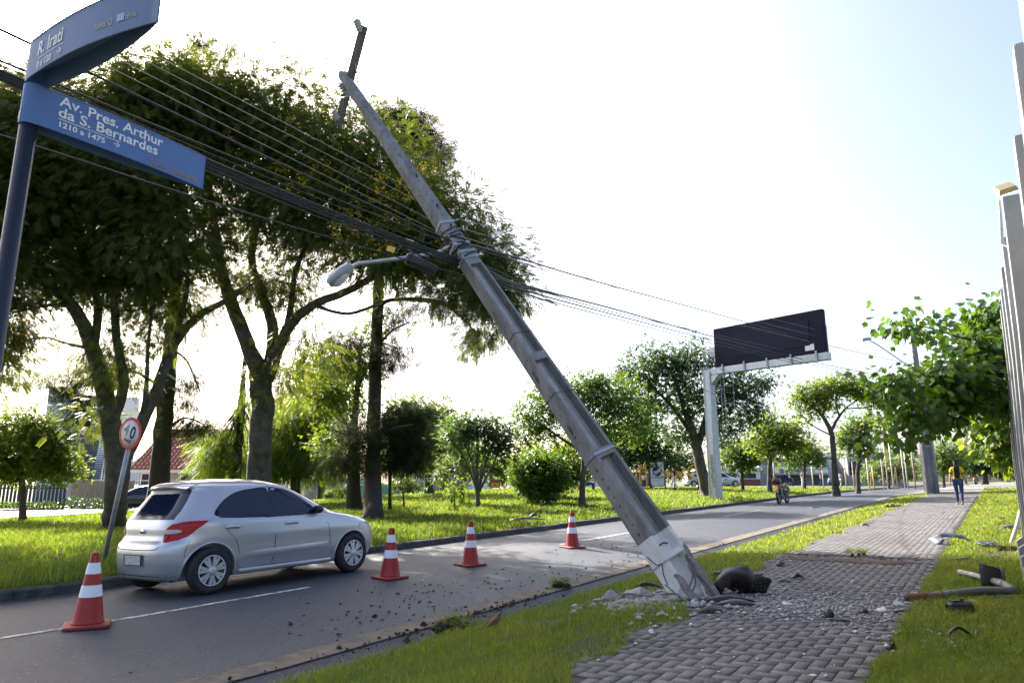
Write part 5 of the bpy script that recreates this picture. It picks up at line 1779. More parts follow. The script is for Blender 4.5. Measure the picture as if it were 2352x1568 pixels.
    # tail lamps wrapped round the corners
    def wrap(name, poly, m, off, parent):
        for sy in (1, -1):
            mb = MB()
            # poly as rows: (z, sg0, sg1)
            vv = []
            nn = 14
            for z, a, b_ in poly:
                for k in range(nn):
                    q = corner(a + (b_ - a) * k / (nn - 1), z, off)
                    vv.append(Vector((q.x, q.y * sy, q.z)))
            mb.add(vv, [(i * nn + k, i * nn + k + 1, i * nn + nn + k + 1, i * nn + nn + k) for i in range(len(poly) - 1) for k in range(nn - 1)], True)
            o = mb.build(name, M[m], parent, True)
    wrap('tail_light', [(.70, -.17, -.12), (.72, -.2, .0), (.76, -.22, .1), (.80, -.21, .16), (.84, -.2, .2), (.88, -.18, .25), (.92, -.12, .31), (.945, -.02, .34), (.955, .1, .33)], 'lamp_red', .006, t)
    wrap('reversing_light', [(.80, -.215, -.06), (.82, -.21, .02), (.84, -.205, .03), (.855, -.2, -.04)], 'lamp_clear', .0095, t)
    # tailgate shut line, bumper crease, badge, number plate
    def line(name, pts, r, m):
        return MB().tube(pts, r, 5).build(name, M[m], t, True)
    rear = lambda y, z, off: Vector((pr_(z)[0] + ((pr_(z)[1] - pr_(z)[0]) / 2) * (1 - (1 - (abs(y) / pr_(z)[2]) ** pr_(z)[3]) ** (1 / pr_(z)[3])) - off, y, z))
    line('tailgate_seam', smoothline([rear(-.62, .93, .001), rear(-.6, .8, .001), rear(-.56, .7, .001), rear(-.5, .62, .001), rear(-.3, .6, .001), rear(.3, .6, .001), rear(.5, .62, .001), rear(.56, .7, .001), rear(.6, .8, .001), rear(.62, .93, .001)], 4), .005, 'underbody')
    mb = MB()
    mb.add([rear(y, z, .012) for z in (.40, .54) for y in np.linspace(-.25, .25, 5)], [(k, k + 1, 5 + k + 1, 5 + k) for k in range(4)])
    mb.build('plate_recess', M['grey_plastic'], t, True)
    mb = MB()
    mb.add([rear(y, z, .02) for z in (.41, .53) for y in np.linspace(-.2, .2, 5)], [(k, k + 1, 5 + k + 1, 5 + k) for k in range(4)])
    mb.build('number_plate', M['plate_grey'], t, True)
    bd = MB()
    bd.lathe([(.001, -.006), (.05, -.004), (.062, .004)], 24, Matrix.Translation(rear(0, .83, .008)) @ Matrix.Rotation(R(-90), 4, 'Y') @ Matrix.Scale(.5, 4, (1, 0, 0)))
    bd.build('badge', M['chrome'], t, True)
    mb = MB()
    mb.add([rear(y, z, .004) for z in (.205, .27) for y in np.linspace(-.6, .6, 13)], [(k, k + 1, 13 + k + 1, 13 + k) for k in range(12)])
    mb.build('bumper_skirt', M['grey_plastic'], t, True)
    # side seams, crease, handles, sills, mirrors
    sd = lambda x, z, off, sy=-1: Vector((x, sy * (side_y(x, z) + off), z))
    for sy in (-1, 1):
        line('door_seam', smoothline([sd(1.69, .96, 0, sy), sd(1.7, .7, 0, sy), sd(1.69, .4, 0, sy), sd(1.66, .29, 0, sy)], 4), .0032, 'underbody')
        line('door_seam', smoothline([sd(.86, .98, 0, sy), sd(.92, .82, 0, sy), sd(1.06, .66, 0, sy), sd(1.12, .5, 0, sy), sd(1.16, .29, 0, sy), sd(1.66, .285, 0, sy)], 4), .0032, 'underbody')
        line('door_seam', smoothline([sd(2.58, .93, 0, sy), sd(2.68, .75, 0, sy), sd(2.72, .5, 0, sy), sd(2.7, .29, 0, sy), sd(1.68, .285, 0, sy)], 4), .0032, 'underbody')
        line('bumper_seam', smoothline([sd(.42, .70, 0, sy), sd(.38, .6, 0, sy), sd(.37, .5, 0, sy)], 4), .003, 'underbody')
        line('window_trim', smoothline([sd(x, z, .003, sy) for x, z in ((.82, .985), (1.2, .966), (1.7, .957), (2.2, .957), (2.56, .962))], 4), .006, 'underbody')
        for x in (1.0, 1.98):
            pts = [sd(x - .1, .845, .005, sy), sd(x - .05, .852, .03, sy), sd(x + .05, .852, .03, sy), sd(x + .1, .845, .008, sy)]
            MB().tube(smoothline(pts, 4), [.021] * 13, 8).build('door_handle', M['car_silver'], t, True)
        mb = MB()
        vv = [sd(x, z, o, sy) for x in np.linspace(1.14, 2.76, 9) for z, o in ((.2, .0), (.2, .025), (.26, .03), (.275, .004))]
        mb.add(vv, [(i * 4 + k, i * 4 + k + 1, i * 4 + 4 + k + 1, i * 4 + 4 + k) for i in range(8) for k in range(3)], True)
        mb.build('side_sill', M['car_silver'], t, True)
        # door mirror
        mm = MB()
        c = sd(2.45, 1.02, .11, sy)
        vv = []
        for fx, sc_ in ((-.045, .8), (-.03, 1), (.02, .95), (.06, .55)):
            for k in range(12):
                an = 2 * math.pi * k / 12
                vv.append(c + Vector((fx, .1 * sc_ * math.cos(an) * 1.0, .065 * sc_ * math.sin(an))))
        mm.add(vv, [(i * 12 + k, i * 12 + (k + 1) % 12, i * 12 + 12 + (k + 1) % 12, i * 12 + 12 + k) for i in range(3) for k in range(12)] + [tuple(range(12)), tuple(36 + k for k in range(12))], True)
        mm.box(c + Vector((.02, -sy * .1, -.035)), (.05, .08, .03))
        mm.build('door_mirror', M['black_plastic'], t, True)
    # raised lower crease on the doors
        mb = MB()
        vv = []
        for x in np.linspace(1.2, 2.68, 12):
            for z, o in ((.40, .001), (.435, .018), (.5, .001)):
                vv.append(sd(x, z + .03 * (x - 1.2) / 1.5, o if 1.25 < x < 2.64 else .001, sy))
        mb.add(vv, [(i * 3 + k, i * 3 + k + 1, i * 3 + 3 + k + 1, i * 3 + 3 + k) for i in range(11) for k in range(2)], True)
        mb.build('door_crease', M['car_silver'], t, True)
        # arch lips
        for x in (.72, 3.2):
            pts = [Vector((x + .36 * math.cos(a), 0, .3 + .36 * math.sin(a))) for a in np.linspace(-.25, math.pi + .25, 26)]
            pts = [sd(q.x, max(q.z, .21), -.004, sy) for q in pts]
            MB().tube(pts, .014, 6).build('arch_lip', M['car_silver'], t, True)
    # inner dark belly
    mb = MB()
    mb.box((1.95, 0, .36), (3.3, 1.2, .34))
    mb.build('underbody', M['underbody'], t, True)
    # front lamps, windscreen, wipers seen only from other sides
    fr = MB()
    rows = []
    for z in np.linspace(1.0, 1.4, 10):
        x0, x1, w, p = pr_(z)
        cx, a = (x0 + x1) / 2, (x1 - x0) / 2
        for y in np.linspace(-.86, .86, 15):
            rows.append(Vector((cx + a * (1 - abs(y) ** p) ** (1 / p) + .006, y * w, z)))
    fr.add(rows, [(i * 15 + k, i * 15 + k + 1, i * 15 + 15 + k + 1, i * 15 + 15 + k) for i in range(9) for k in range(14)], True)
    fr.build('windscreen', M['car_glass'], t, True)
    for sy in (-1, 1):
        mb = MB()
        vv = [sd(x, z, .006, sy) for x in np.linspace(3.35, 3.74, 8) for z in (.68, .72, .78)]
        mb.add(vv, [(i * 3 + k, i * 3 + k + 1, i * 3 + 3 + k + 1, i * 3 + 3 + k) for i in range(7) for k in range(2)], True)
        mb.build('headlight', M['lamp_clear'], t, True)
    # wheels
    for x in (.72, 3.2):
        for sy in (-1, 1):
            Mx = Matrix.Translation((x, sy * .765, .3)) @ Matrix.Rotation(R(90) * (1 if sy < 0 else -1), 4, 'X')
            w = MB()
            w.lathe([(.2, -.09), (.262, -.09), (.288, -.075), (.3, -.045), (.3, .045), (.288, .078), (.262, .092), (.205, .085), (.195, .06)], 40, Mx, cap=False)
            w.lathe([(.0, -.08), (.21, -.08)], 20, Mx, cap=False)
            wh = w.build('wheel', M['rubber'], t, True)
            rm = MB()
            rm.lathe([(.207, .082), (.196, .088), (.188, .07), (.16, .045), (.0, .04)], 40, Mx, cap=False)
            rm.build('rim', M['dark_metal'], wh, True)
            sp = MB()
            a0 = .3 if x < 1 else .8
            for k in range(7):
                an = a0 + 2 * math.pi * k / 7
                for da in (-.17, .17):
                    c, s_ = math.cos(an + da * .4), math.sin(an + da * .4)
                    c2, s2 = math.cos(an + da), math.sin(an + da)
                    tx, ty = -s2, c2
                    q = [(.05 * c - .018 * -s_, .05 * s_ - .018 * c, .088), (.05 * c + .018 * -s_, .05 * s_ + .018 * c, .088), (.19 * c2 + .022 * tx, .19 * s2 + .022 * ty, .086), (.19 * c2 - .022 * tx, .19 * s2 - .022 * ty, .086)]
                    sp.add([Mx @ Vector(z) for z in q] + [Mx @ Vector((z[0], z[1], z[2] - .03)) for z in q], [(0, 1, 2, 3), (0, 4, 5, 1), (1, 5, 6, 2), (2, 6, 7, 3), (3, 7, 4, 0)])
            sp.lathe([(.2, .075), (.2, .091), (.186, .093), (.182, .08)], 40, Mx, cap=False)
            sp.lathe([(.055, .07), (.055, .095), (.03, .1), (.0, .1)], 20, Mx, cap=False)
            sp.build('wheel_trim', M['alloy'], wh, True)
    return t


car = make_car('hatchback_car', 'silver five-door hatchback driving past the traffic cones')
s_c, n_c = 4.81, -9.6
p0, p1 = W(5.53, n_c), W(8.0, n_c)
z0, z1 = float(TZ(5.53, -9.6)), float(TZ(8.0, -9.6))
car.location = W(s_c, n_c, z0)
car.rotation_euler = (R(-1.7), -math.atan2(z1 - z0, 2.47), R(90) - AZ)
# ------------------------------------------------------------------ people
def pm(name, col, col2=None):
    if name not in M: M[name] = mat(name, col, .85, col2 or tuple(c * .75 for c in col), 14)
    return name


pm('skin', (.42, .25, .17), (.38, .22, .15))
pm('skin_brown', (.3, .17, .11))
pm('hair', (.008, .007, .007))
M['face_dark'] = mat('face_dark', (.03, .015, .012), .6)


def person(label, loc, face_az, J, top, bottom, skin_m='skin', sleeve='short', legs='long', hair='short', hair_m='hair', shoes='black_plastic', H=1.7, levels=1, group=None, extra=None, trim=None):
    """J overrides joint positions (metres for a 1.7 m figure, x right, y forward, z up)"""
    k = H / 1.7
    B = dict(pel=(0, 0, .93), wai=(0, .01, 1.07), che=(0, .0, 1.26), nb=(0, -.01, 1.42), nk=(0, .005, 1.49), hd=(0, .02, 1.585), ht=(0, .012, 1.655),
             ls=(-.165, -.01, 1.395), le=(-.215, -.03, 1.12), lw=(-.235, .04, .88), rs=(.165, -.01, 1.395), re=(.215, -.03, 1.12), rw=(.235, .04, .88),
             lh=(-.085, 0, .9), lk=(-.09, .03, .5), la=(-.09, -.01, .09), lt=(-.1, .13, .03), rh=(.085, 0, .9), rk=(.09, .03, .5), ra=(.09, -.01, .09), rt=(.1, .13, .03))
    B.update(J)
    B = {a: Vector(v) * k for a, v in B.items()}
    t = thing('person', label, 'person', loc, group, (0, 0, -R(face_az)))
    r = lambda *a: tuple(x * k for x in a)
    N_ = {'pel': (B['pel'], r(.135, .105)), 'wai': (B['wai'], r(.115, .085)), 'che': (B['che'], r(.14, .1)), 'nb': (B['nb'], r(.085, .07)), 'nk': (B['nk'], r(.05, .052)), 'hd': (B['hd'], r(.075, .09)), 'ht': (B['ht'], r(.06, .07))}
    E = [('pel', 'wai'), ('wai', 'che'), ('che', 'nb'), ('nb', 'nk'), ('nk', 'hd'), ('hd', 'ht')]
    for s in 'lr':
        N_[s + 's'] = (B[s + 's'], r(.055, .055)); N_[s + 'e'] = (B[s + 'e'], r(.04, .04)); N_[s + 'w'] = (B[s + 'w'], r(.027, .024))
        N_[s + 'h'] = (B[s + 'h'], r(.088, .09)); N_[s + 'k'] = (B[s + 'k'], r(.056, .058)); N_[s + 'a'] = (B[s + 'a'], r(.037, .04)); N_[s + 't'] = (B[s + 't'], r(.035, .022))
        E += [('nb', s + 's'), (s + 's', s + 'e'), (s + 'e', s + 'w'), ('pel', s + 'h'), (s + 'h', s + 'k'), (s + 'k', s + 'a'), (s + 'a', s + 't')]
        # hand: palm, four unequal fingers, thumb from the side
        d = (B[s + 'w'] - B[s + 'e']).normalized()
        sd_ = Vector((0, 1, 0)) - d * d.y
        sd_ = sd_.normalized() if sd_.length > .1 else Vector((0, 0, 1))
        pl_ = d.cross(sd_).normalized() * (1 if s == 'l' else -1)
        pm_ = B[s + 'w'] + d * .07 * k
        N_[s + 'p'] = (pm_, r(.036, .018))
        E.append((s + 'w', s + 'p'))
        for i, (o_, l_) in enumerate(((.028, .062), (.01, .074), (-.009, .068), (-.027, .052))):
            a = pm_ + sd_ * o_ * k + d * .028 * k
            b = a + (d * .6 * l_ + pl_ * -.012) * k
            c = b + (d * .42 * l_ + pl_ * -.03) * k
            for nm, q, rr in (('a', a, .0095), ('b', b, .0085), ('c', c, .007)):
                N_[s + 'f%d' % i + nm] = (q, rr * k)
            E += [(s + 'p', s + 'f%da' % i), (s + 'f%da' % i, s + 'f%db' % i), (s + 'f%db' % i, s + 'f%dc' % i)]
        a = B[s + 'w'] + (d * .035 + sd_ * .035) * k
        b = a + (d * .035 + sd_ * .022) * k
        N_[s + 'ta'] = (a, .013 * k); N_[s + 'tb'] = (b, .009 * k)
        E += [(s + 'w', s + 'ta'), (s + 'ta', s + 'tb')]
    N_['no'] = (B['hd'] + Vector((0, .1, 0)) * k, .012 * k)
    E.append(('hd', 'no'))
    for sx in (-1, 1):
        N_['ear%d' % sx] = (B['hd'] + Vector((sx * .085, -.005, .0)) * k, .014 * k)
        E.append(('hd', 'ear%d' % sx))
    skin('body', N_, E, M[skin_m], t, 2)
    fm = MB()
    for sx in (-1, 1): fm.lathe([(.001, -.008), (.011, 0), (.001, .008)], 8, Matrix.Translation(B['hd'] + Vector((sx * .033, .094, .022)) * k))
    fm.box(B['hd'] + Vector((0, .092, -.05)) * k, (.045, .012, .009))
    fm.build('face', M['face_dark'], t, True)
    g = lambda a, *q: (B[a], r(*q))
    n2 = {'che': g('che', .158, .118), 'wai': g('wai', .135, .105), 'pel': (B['pel'] + Vector((0, 0, .03)) * k, r(.145, .118)), 'nb': (B['nb'] - Vector((0, 0, .015)) * k, r(.09, .075))}
    e2 = [('che', 'wai'), ('wai', 'pel'), ('che', 'nb')]
    for s in 'lr':
        n2[s + 's'] = g(s + 's', .068, .068)
        e2.append(('nb', s + 's'))
        q = B[s + 's'].lerp(B[s + 'e'], .62 if sleeve == 'short' else 1.0)
        n2[s + 'q'] = (q, r(.06, .06) if sleeve == 'short' else r(.052, .052))
        e2.append((s + 's', s + 'q'))
        if sleeve == 'long':
            n2[s + 'w'] = (B[s + 'e'].lerp(B[s + 'w'], .95), r(.04, .04))
            e2.append((s + 'q', s + 'w'))
    skin('shirt', n2, e2, M[top], t, 2)
    if trim:
        tm = MB()
        for s in 'lr':
            q0, q1 = B[s + 's'].lerp(B[s + 'e'], .6), B[s + 's'].lerp(B[s + 'e'], .7)
            tm.tube([q0, q1], .064 * k, 12)
        tm.build('sleeve_trim', M[trim], t, True)
    n3 = {'pel': g('pel', .15, .122)}
    e3 = []
    for s in 'lr':
        n3[s + 'h'] = g(s + 'h', .1, .104)
        n3[s + 'k'] = (B[s + 'h'].lerp(B[s + 'k'], 1.0 if legs == 'long' else .8), r(.067, .07))
        e3 += [('pel', s + 'h'), (s + 'h', s + 'k')]
        if legs == 'long':
            n3[s + 'c'] = (B[s + 'k'].lerp(B[s + 'a'], .4) + Vector((0, -.012, 0)) * k, r(.06, .064))
            n3[s + 'a'] = (B[s + 'k'].lerp(B[s + 'a'], .96), r(.043, .046))
            e3 += [(s + 'k', s + 'c'), (s + 'c', s + 'a')]
    skin('trousers' if legs == 'long' else 'shorts', n3, e3, M[bottom], t, 2)
    for s in 'lr':
        a, b = B[s + 'a'], B[s + 't']
        skin('shoe', {'h': (a + Vector((0, -.03, -.045)) * k, r(.042, .04)), 'm': (a.lerp(b, .55) + Vector((0, 0, -.01)), r(.045, .034)), 't': (b + Vector((0, .02, .005)) * k, r(.04, .028))}, [('h', 'm'), ('m', 't')], M[shoes], t, 1)
    h = B['hd']
    if hair == 'short':
        skin('hair', {'a': (h + Vector((0, -.022, .035)) * k, r(.083, .086)), 'b': (h + Vector((0, -.01, .075)) * k, r(.066, .075)), 'c': (h + Vector((0, -.05, -.02)) * k, r(.06, .045))}, [('a', 'b'), ('a', 'c')], M[hair_m], t, 2)
    elif hair == 'long':
        rr_ = random.Random(4)
        nn = {'a': (h + Vector((0, -.02, .035)) * k, r(.086, .09)), 'b': (h + Vector((0, -.005, .075)) * k, r(.066, .075)), 'c': (h + Vector((.0, -.085, -.04)) * k, r(.062, .05)), 'd': (h + Vector((.015, -.12, -.18)) * k, r(.085, .045)), 'e': (h + Vector((.03, -.135, -.34)) * k, r(.1, .045)), 'f': (h + Vector((.035, -.13, -.48)) * k, r(.075, .035)), 'g': (h + Vector((.03, -.12, -.58)) * k, r(.022, .018))}
        ee = [('a', 'b'), ('a', 'c'), ('c', 'd'), ('d', 'e'), ('e', 'f'), ('f', 'g')]
        skin('hair', nn, ee, M[hair_m], t, 2)
        lk = MB()
        for i in range(14):
            x = rr_.uniform(-.08, .1)
            pts = [h + Vector((x * .4, -.1, -.05)) * k] + [h + Vector((x + .02 * math.sin(j * 1.9 + i), -.155 - .012 * math.cos(j * 2 + i), -.05 - .13 * j)) * k for j in range(1, 5)]
            lk.tube(smoothline(pts, 4), [.016 * k * (1 - j / 19) + .003 for j in range(17)], 5)
        lk.build('hair_locks', M[hair_m], t, True)
    if extra: extra(t, B, k)
    return t


# the woman walking away along the pavement
pm('tee_yellow', (.75, .5, .012), (.68, .44, .01))
pm('jeans', (.02, .035, .085), (.03, .05, .115))
pm('black_cloth', (.012, .012, .013))
pm('sandal', (.3, .2, .16))


def woman_extra(t, B, k):
    d = (B['rw'] - B['re']).normalized()
    MB().tube([B['rw'] - d * .02, B['rw'] + d * .03], .036, 10).build('wristband', M['black_cloth'], t, True)


wp = TB(2206, 1154, 25.5)
person('woman in yellow t-shirt and blue jeans walking away, long dark hair down her back', wp, 36, dict(
    rw=(.27, .05, .89), re=(.23, -.04, 1.13), lw=(-.26, -.03, .87), le=(-.225, -.05, 1.13), lk=(-.08, .06, .5), la=(-.085, .08, .1), lt=(-.1, .21, .04), rk=(.085, .0, .49), ra=(.075, -.13, .11), rt=(.08, -.0, .035), lh=(-.1, 0, .9), rh=(.1, 0, .9)),
    'tee_yellow', 'jeans', 'skin', hair='long', shoes='sandal', H=1.63, trim='black_cloth', extra=woman_extra)

# ------------------------------------------------------------------ motorcycles
M['bike_black'] = mat('bike_black', (.015, .015, .017), .35, coat=.3)
M['bike_metal'] = mat('bike_metal', (.3, .3, .31), .35, metal=.8)
M['glow_red'] = mat('tail_lamp_lit', (.6, .03, .03), .3, emis=((1, .05, .04), .5))
M['amber'] = mat('amber_lens', (.7, .25, .03), .3)


def motorcycle(label, loc, az, tank='bike_black', case='bike_black', case_lid='lamp_red'):
    t = thing('motorcycle', label, 'motorcycle', loc, None, (0, 0, R(90 - az)))
    for x, rr in ((-.66, .31), (.68, .325)):
        Mx = Matrix.Translation((x, 0, rr)) @ Matrix.Rotation(R(90), 4, 'X')
        w = MB()
        w.lathe([(rr - .085, -.04), (rr - .03, -.055), (rr - .004, -.03), (rr, 0), (rr - .004, .03), (rr - .03, .055), (rr - .085, .04), (rr - .085, -.04)], 32, Mx, cap=False)
        wh = w.build('wheel', M['rubber'], t, True)
        sp = MB()
        sp.lathe([(rr - .1, -.025), (rr - .08, -.03), (rr - .08, .03), (rr - .1, .025), (rr - .1, -.025)], 32, Mx, cap=False)
        sp.lathe([(.045, -.06), (.045, .06)], 12, Mx)
        for k in range(16):
            a = 2 * math.pi * k / 16
            sp.tube([Mx @ Vector((.04 * math.cos(a), .04 * math.sin(a), .03 * (-1) ** k)), Mx @ Vector(((rr - .09) * math.cos(a + .25), (rr - .09) * math.sin(a + .25), 0))], .004, 3)
        sp.build('spokes', M['bike_metal'], wh, True)
    fr = MB()
    for sy in (-1, 1):
        fr.tube([(-.66, sy * .1, .31), (-.2, sy * .1, .4), (-.1, sy * .1, .34)], .022, 6)
        fr.tube([(-.6, sy * .11, .36), (-.5, sy * .12, .72)], .03, 8)
        fr.tube([(.68, sy * .08, .325), (.5, sy * .08, .98)], .024, 8)
        fr.tube([(.44, 0, .9), (.1, sy * .1, .55), (.1, sy * .1, .3), (-.2, sy * .1, .36), (-.35, sy * .1, .75), (-.85, sy * .09, .82)], .018, 6)
        fr.tube([(-.02, sy * .12, .3), (-.02, sy * .26, .29)], .016, 6)
    fr.build('frame', M['bike_metal'], t, True)
    e = MB()
    e.box((.08, 0, .42), (.34, .26, .26))
    e.lathe([(.08, 0), (.085, .03), (.08, .06), (.085, .09), (.08, .12), (.085, .15), (.06, .2)], 16, Matrix.Translation((.16, 0, .5)) @ Matrix.Rotation(R(20), 4, 'Y'))
    e.build('engine', M['dark_metal'], t, True, bevel=.03)
    skin('tank', {'a': ((.12, 0, .82), (.12, .1)), 'b': ((.3, 0, .85), (.135, .1)), 'c': ((.42, 0, .87), (.06, .05))}, [('a', 'b'), ('b', 'c')], M[tank], t, 2)
    skin('seat', {'a': ((0, 0, .8), (.1, .05)), 'b': ((-.3, 0, .8), (.125, .05)), 'c': ((-.65, 0, .85), (.1, .045))}, [('a', 'b'), ('b', 'c')], M['black_plastic'], t, 2)
    skin('tail_cowl', {'a': ((-.45, 0, .74), (.1, .07)), 'b': ((-.85, 0, .82), (.07, .05))}, [('a', 'b')], M[tank], t, 2)
    mf = MB()
    for rr, x in ((.35, -.66), (.37, .68)):
        a0, a1 = (.5, 2.2) if x > 0 else (.7, 2.9)
        vv = []
        for a in np.linspace(a0, a1, 10):
            for sy in (-.06, .06): vv.append(Vector((x + rr * math.cos(a), sy, .315 + rr * math.sin(a))))
        mf.add(vv, [(2 * i, 2 * i + 1, 2 * i + 3, 2 * i + 2) for i in range(9)], True)
    mf.build('mudguards', M[tank], t, True)
    ex = MB()
    ex.tube([(.2, -.13, .42), (.25, -.15, .28), (-.2, -.17, .28)], .022, 8)
    ex.tube([(-.2, -.17, .28), (-.75, -.19, .42)], [.03, .05], 10)
    ex.build('exhaust', M['bike_metal'], t, True)
    hb = MB()
    hb.tube(smoothline([(.38, -.36, 1.06), (.45, -.2, 1.07), (.5, -.05, 1.0), (.5, .05, 1.0), (.45, .2, 1.07), (.38, .36, 1.06)], 4), .013, 6)
    for sy in (-1, 1):
        hb.tube([(.42, sy * .26, 1.06), (.44, sy * .3, 1.2)], .007, 5)
        hb.lathe([(.01, -.01), (.055, 0), (.05, .015)], 12, Matrix.Translation((.44, sy * .32, 1.23)) @ Matrix.Rotation(R(90), 4, 'Y'))
    hb.build('handlebar', M['bike_black'], t, True)
    MB().lathe([(.03, 0), (.085, .06), (.095, .12), (.09, .13)], 16, Matrix.Translation((.52, 0, .93)) @ Matrix.Rotation(R(90), 4, 'Y')).build('headlight', M['lamp_clear'], t, True)
    mb = MB()
    mb.box((-.92, 0, .8), (.06, .14, .07))
    mb.build('tail_light', M['glow_red'], t, True, bevel=.012)
    mb = MB()
    mb.box((-.96, 0, .62), (.015, .17, .13), Matrix.Rotation(R(-15), 3, 'Y'))
    mb.build('number_plate', M['plate_grey'], t, True)
    for sy in (-1, 1):
        mb = MB()
        mb.tube([(-.86, sy * .06, .77), (-.9, sy * .16, .78)], .01, 5)
        mb.box((-.92, sy * .18, .78), (.05, .06, .045))
        mb.build('indicator', M['amber'], t, True)
    cs = MB()
    vv = []
    prof = [(.94, .2, .17), (1.0, .24, .2), (1.12, .24, .2)]
    for z, hx, hy in prof:
        for k in range(16):
            a = 2 * math.pi * k / 16
            q = (abs(math.cos(a)) ** 4 + abs(math.sin(a)) ** 4) ** -.25
            vv.append(Vector((-.82 + hx * math.cos(a) * q, hy * math.sin(a) * q, z)))
    cs.add(vv, [(i * 16 + k, i * 16 + (k + 1) % 16, i * 16 + 16 + (k + 1) % 16, i * 16 + 16 + k) for i in range(2) for k in range(16)] + [tuple(range(16)), tuple(32 + k for k in range(16))], True)
    c = cs.build('top_case', M[case], t, True, sharp=R(50))
    ld = MB()
    vv = []
    for z, f in ((1.122, 1.02), (1.17, 1.0), (1.22, .86), (1.24, .6)):
        for k in range(16):
            a = 2 * math.pi * k / 16
            q = (abs(math.cos(a)) ** 4 + abs(math.sin(a)) ** 4) ** -.25
            vv.append(Vector((-.82 + .24 * f * math.cos(a) * q, .2 * f * math.sin(a) * q, z)))
    ld.add(vv, [(i * 16 + k, i * 16 + (k + 1) % 16, i * 16 + 16 + (k + 1) % 16, i * 16 + 16 + k) for i in range(3) for k in range(16)] + [tuple(range(16)), tuple(48 + k for k in range(16))], True)
    ld.build('case_lid', M[case], c, True, sharp=R(60))
    mb = MB()
    mb.box((-1.07, 0, 1.12), (.02, .28, .035))
    mb.build('case_reflector', M[case_lid], c, True)
    return t


RIDE = dict(pel=(0, -.05, .9), wai=(0, .0, 1.05), che=(0, .08, 1.23), nb=(0, .12, 1.37), nk=(0, .15, 1.44), hd=(0, .18, 1.53), ht=(0, .18, 1.6),
            ls=(-.17, .12, 1.35), rs=(.17, .12, 1.35), le=(-.27, .3, 1.17), re=(.27, .3, 1.17), lw=(-.33, .52, 1.12), rw=(.33, .52, 1.12),
            lh=(-.1, -.02, .88), rh=(.1, -.02, .88), lk=(-.21, .38, .72), rk=(.21, .38, .72), la=(-.21, .12, .36), ra=(.21, .12, .36), lt=(-.22, .26, .3), rt=(.22, .26, .3))


def rider(label, loc, az, jacket, pants, helmet, extra=None):
    def ex(t, B, k):
        h = B['hd'] + Vector((0, 0, .03))
        skin('helmet', {'a': (h, (.135, .15)), 'b': (h + Vector((0, -.01, .05)), (.11, .125)), 'c': (h + Vector((0, .04, -.06)), (.1, .12))}, [('a', 'b'), ('a', 'c')], M[helmet], t, 2)
        vz = MB()
        vv = []
        for z in (-.01, .06):
            for a in np.linspace(-1.1, 1.1, 9): vv.append(h + Vector((.142 * math.sin(a), .165 * math.cos(a), z)))
        vz.add(vv, [(k_, k_ + 1, 9 + k_ + 1, 9 + k_) for k_ in range(8)], True)
        vz.build('visor', M['car_glass'], t, True)
        if extra: extra(t, B, k)
    return person(label, loc, az, RIDE, jacket, pants, sleeve='long', hair='none', shoes='black_plastic', H=1.72, extra=ex)


pm('jacket_navy', (.012, .016, .035))
pm('sleeve_blue', (.025, .035, .3))
pm('khaki', (.32, .26, .17))
M['helmet_silver'] = mat('helmet_silver', (.45, .45, .46), .25, metal=.3, coat=.5)


def sleeves(t, B, k):
    for s in 'lr':
        q0, q1, q2 = B[s + 's'].lerp(B[s + 'e'], .15), B[s + 'e'], B[s + 'e'].lerp(B[s + 'w'], .9)
        MB().tube([q0, q1, q2], [.073, .06, .046], 10).build('sleeve', M['sleeve_blue'], t, True)
        MB().tube([B[s + 's'] + Vector((0, -.02, .068)), q0 + Vector((0, 0, .074)), q1 + Vector((0, 0, .06))], .012, 4).build('sleeve_stripe', M['letter_white'], t, True)


mp = W(37.2, -8.75)
mp.z = gz(mp)
mp = TB(1799, 1155, 34)
motorcycle('black motorcycle with a red-trimmed top case riding up the middle of the avenue', mp, 37)
rider('motorcyclist in silver helmet, navy jacket with blue sleeves and khaki trousers', mp, 37, 'jacket_navy', 'khaki', 'helmet_silver', sleeves)
mp2 = TB(2241, 1103, 78)
pm('jacket_dark', (.03, .03, .035))
motorcycle('distant motorcycle with a red top case at the far bend of the avenue', mp2, 40, case='lamp_red')
rider('distant motorcyclist in dark clothes at the far bend of the avenue', mp2, 40, 'jacket_dark', 'jacket_navy', 'bike_black')

# ------------------------------------------------------------------ passers-by in the distance
pm('white_cloth', (.7, .7, .72), (.62, .62, .65))
pm('maroon_cloth', (.12, .015, .02))
pm('grey_cloth', (.35, .35, .36))
pm('pink_cloth', (.5, .25, .3))
pm('teal_cloth', (.25, .5, .55))
WALK = dict(lk=(-.08, .16, .52), la=(-.08, .2, .1), lt=(-.09, .33, .06), rk=(.085, -.02, .5), ra=(.08, -.28, .16), rt=(.08, -.18, .06), lw=(-.25, -.1, .9), rw=(.25, .16, .92))
fz = lambda p, z: Vector((p.x, p.y, z))
def far_person(label, u, v, t, az, *a, **k):
    p = P(u, v, t)
    p.z = gz(p)
    return person(label, p, az, *a, **k)


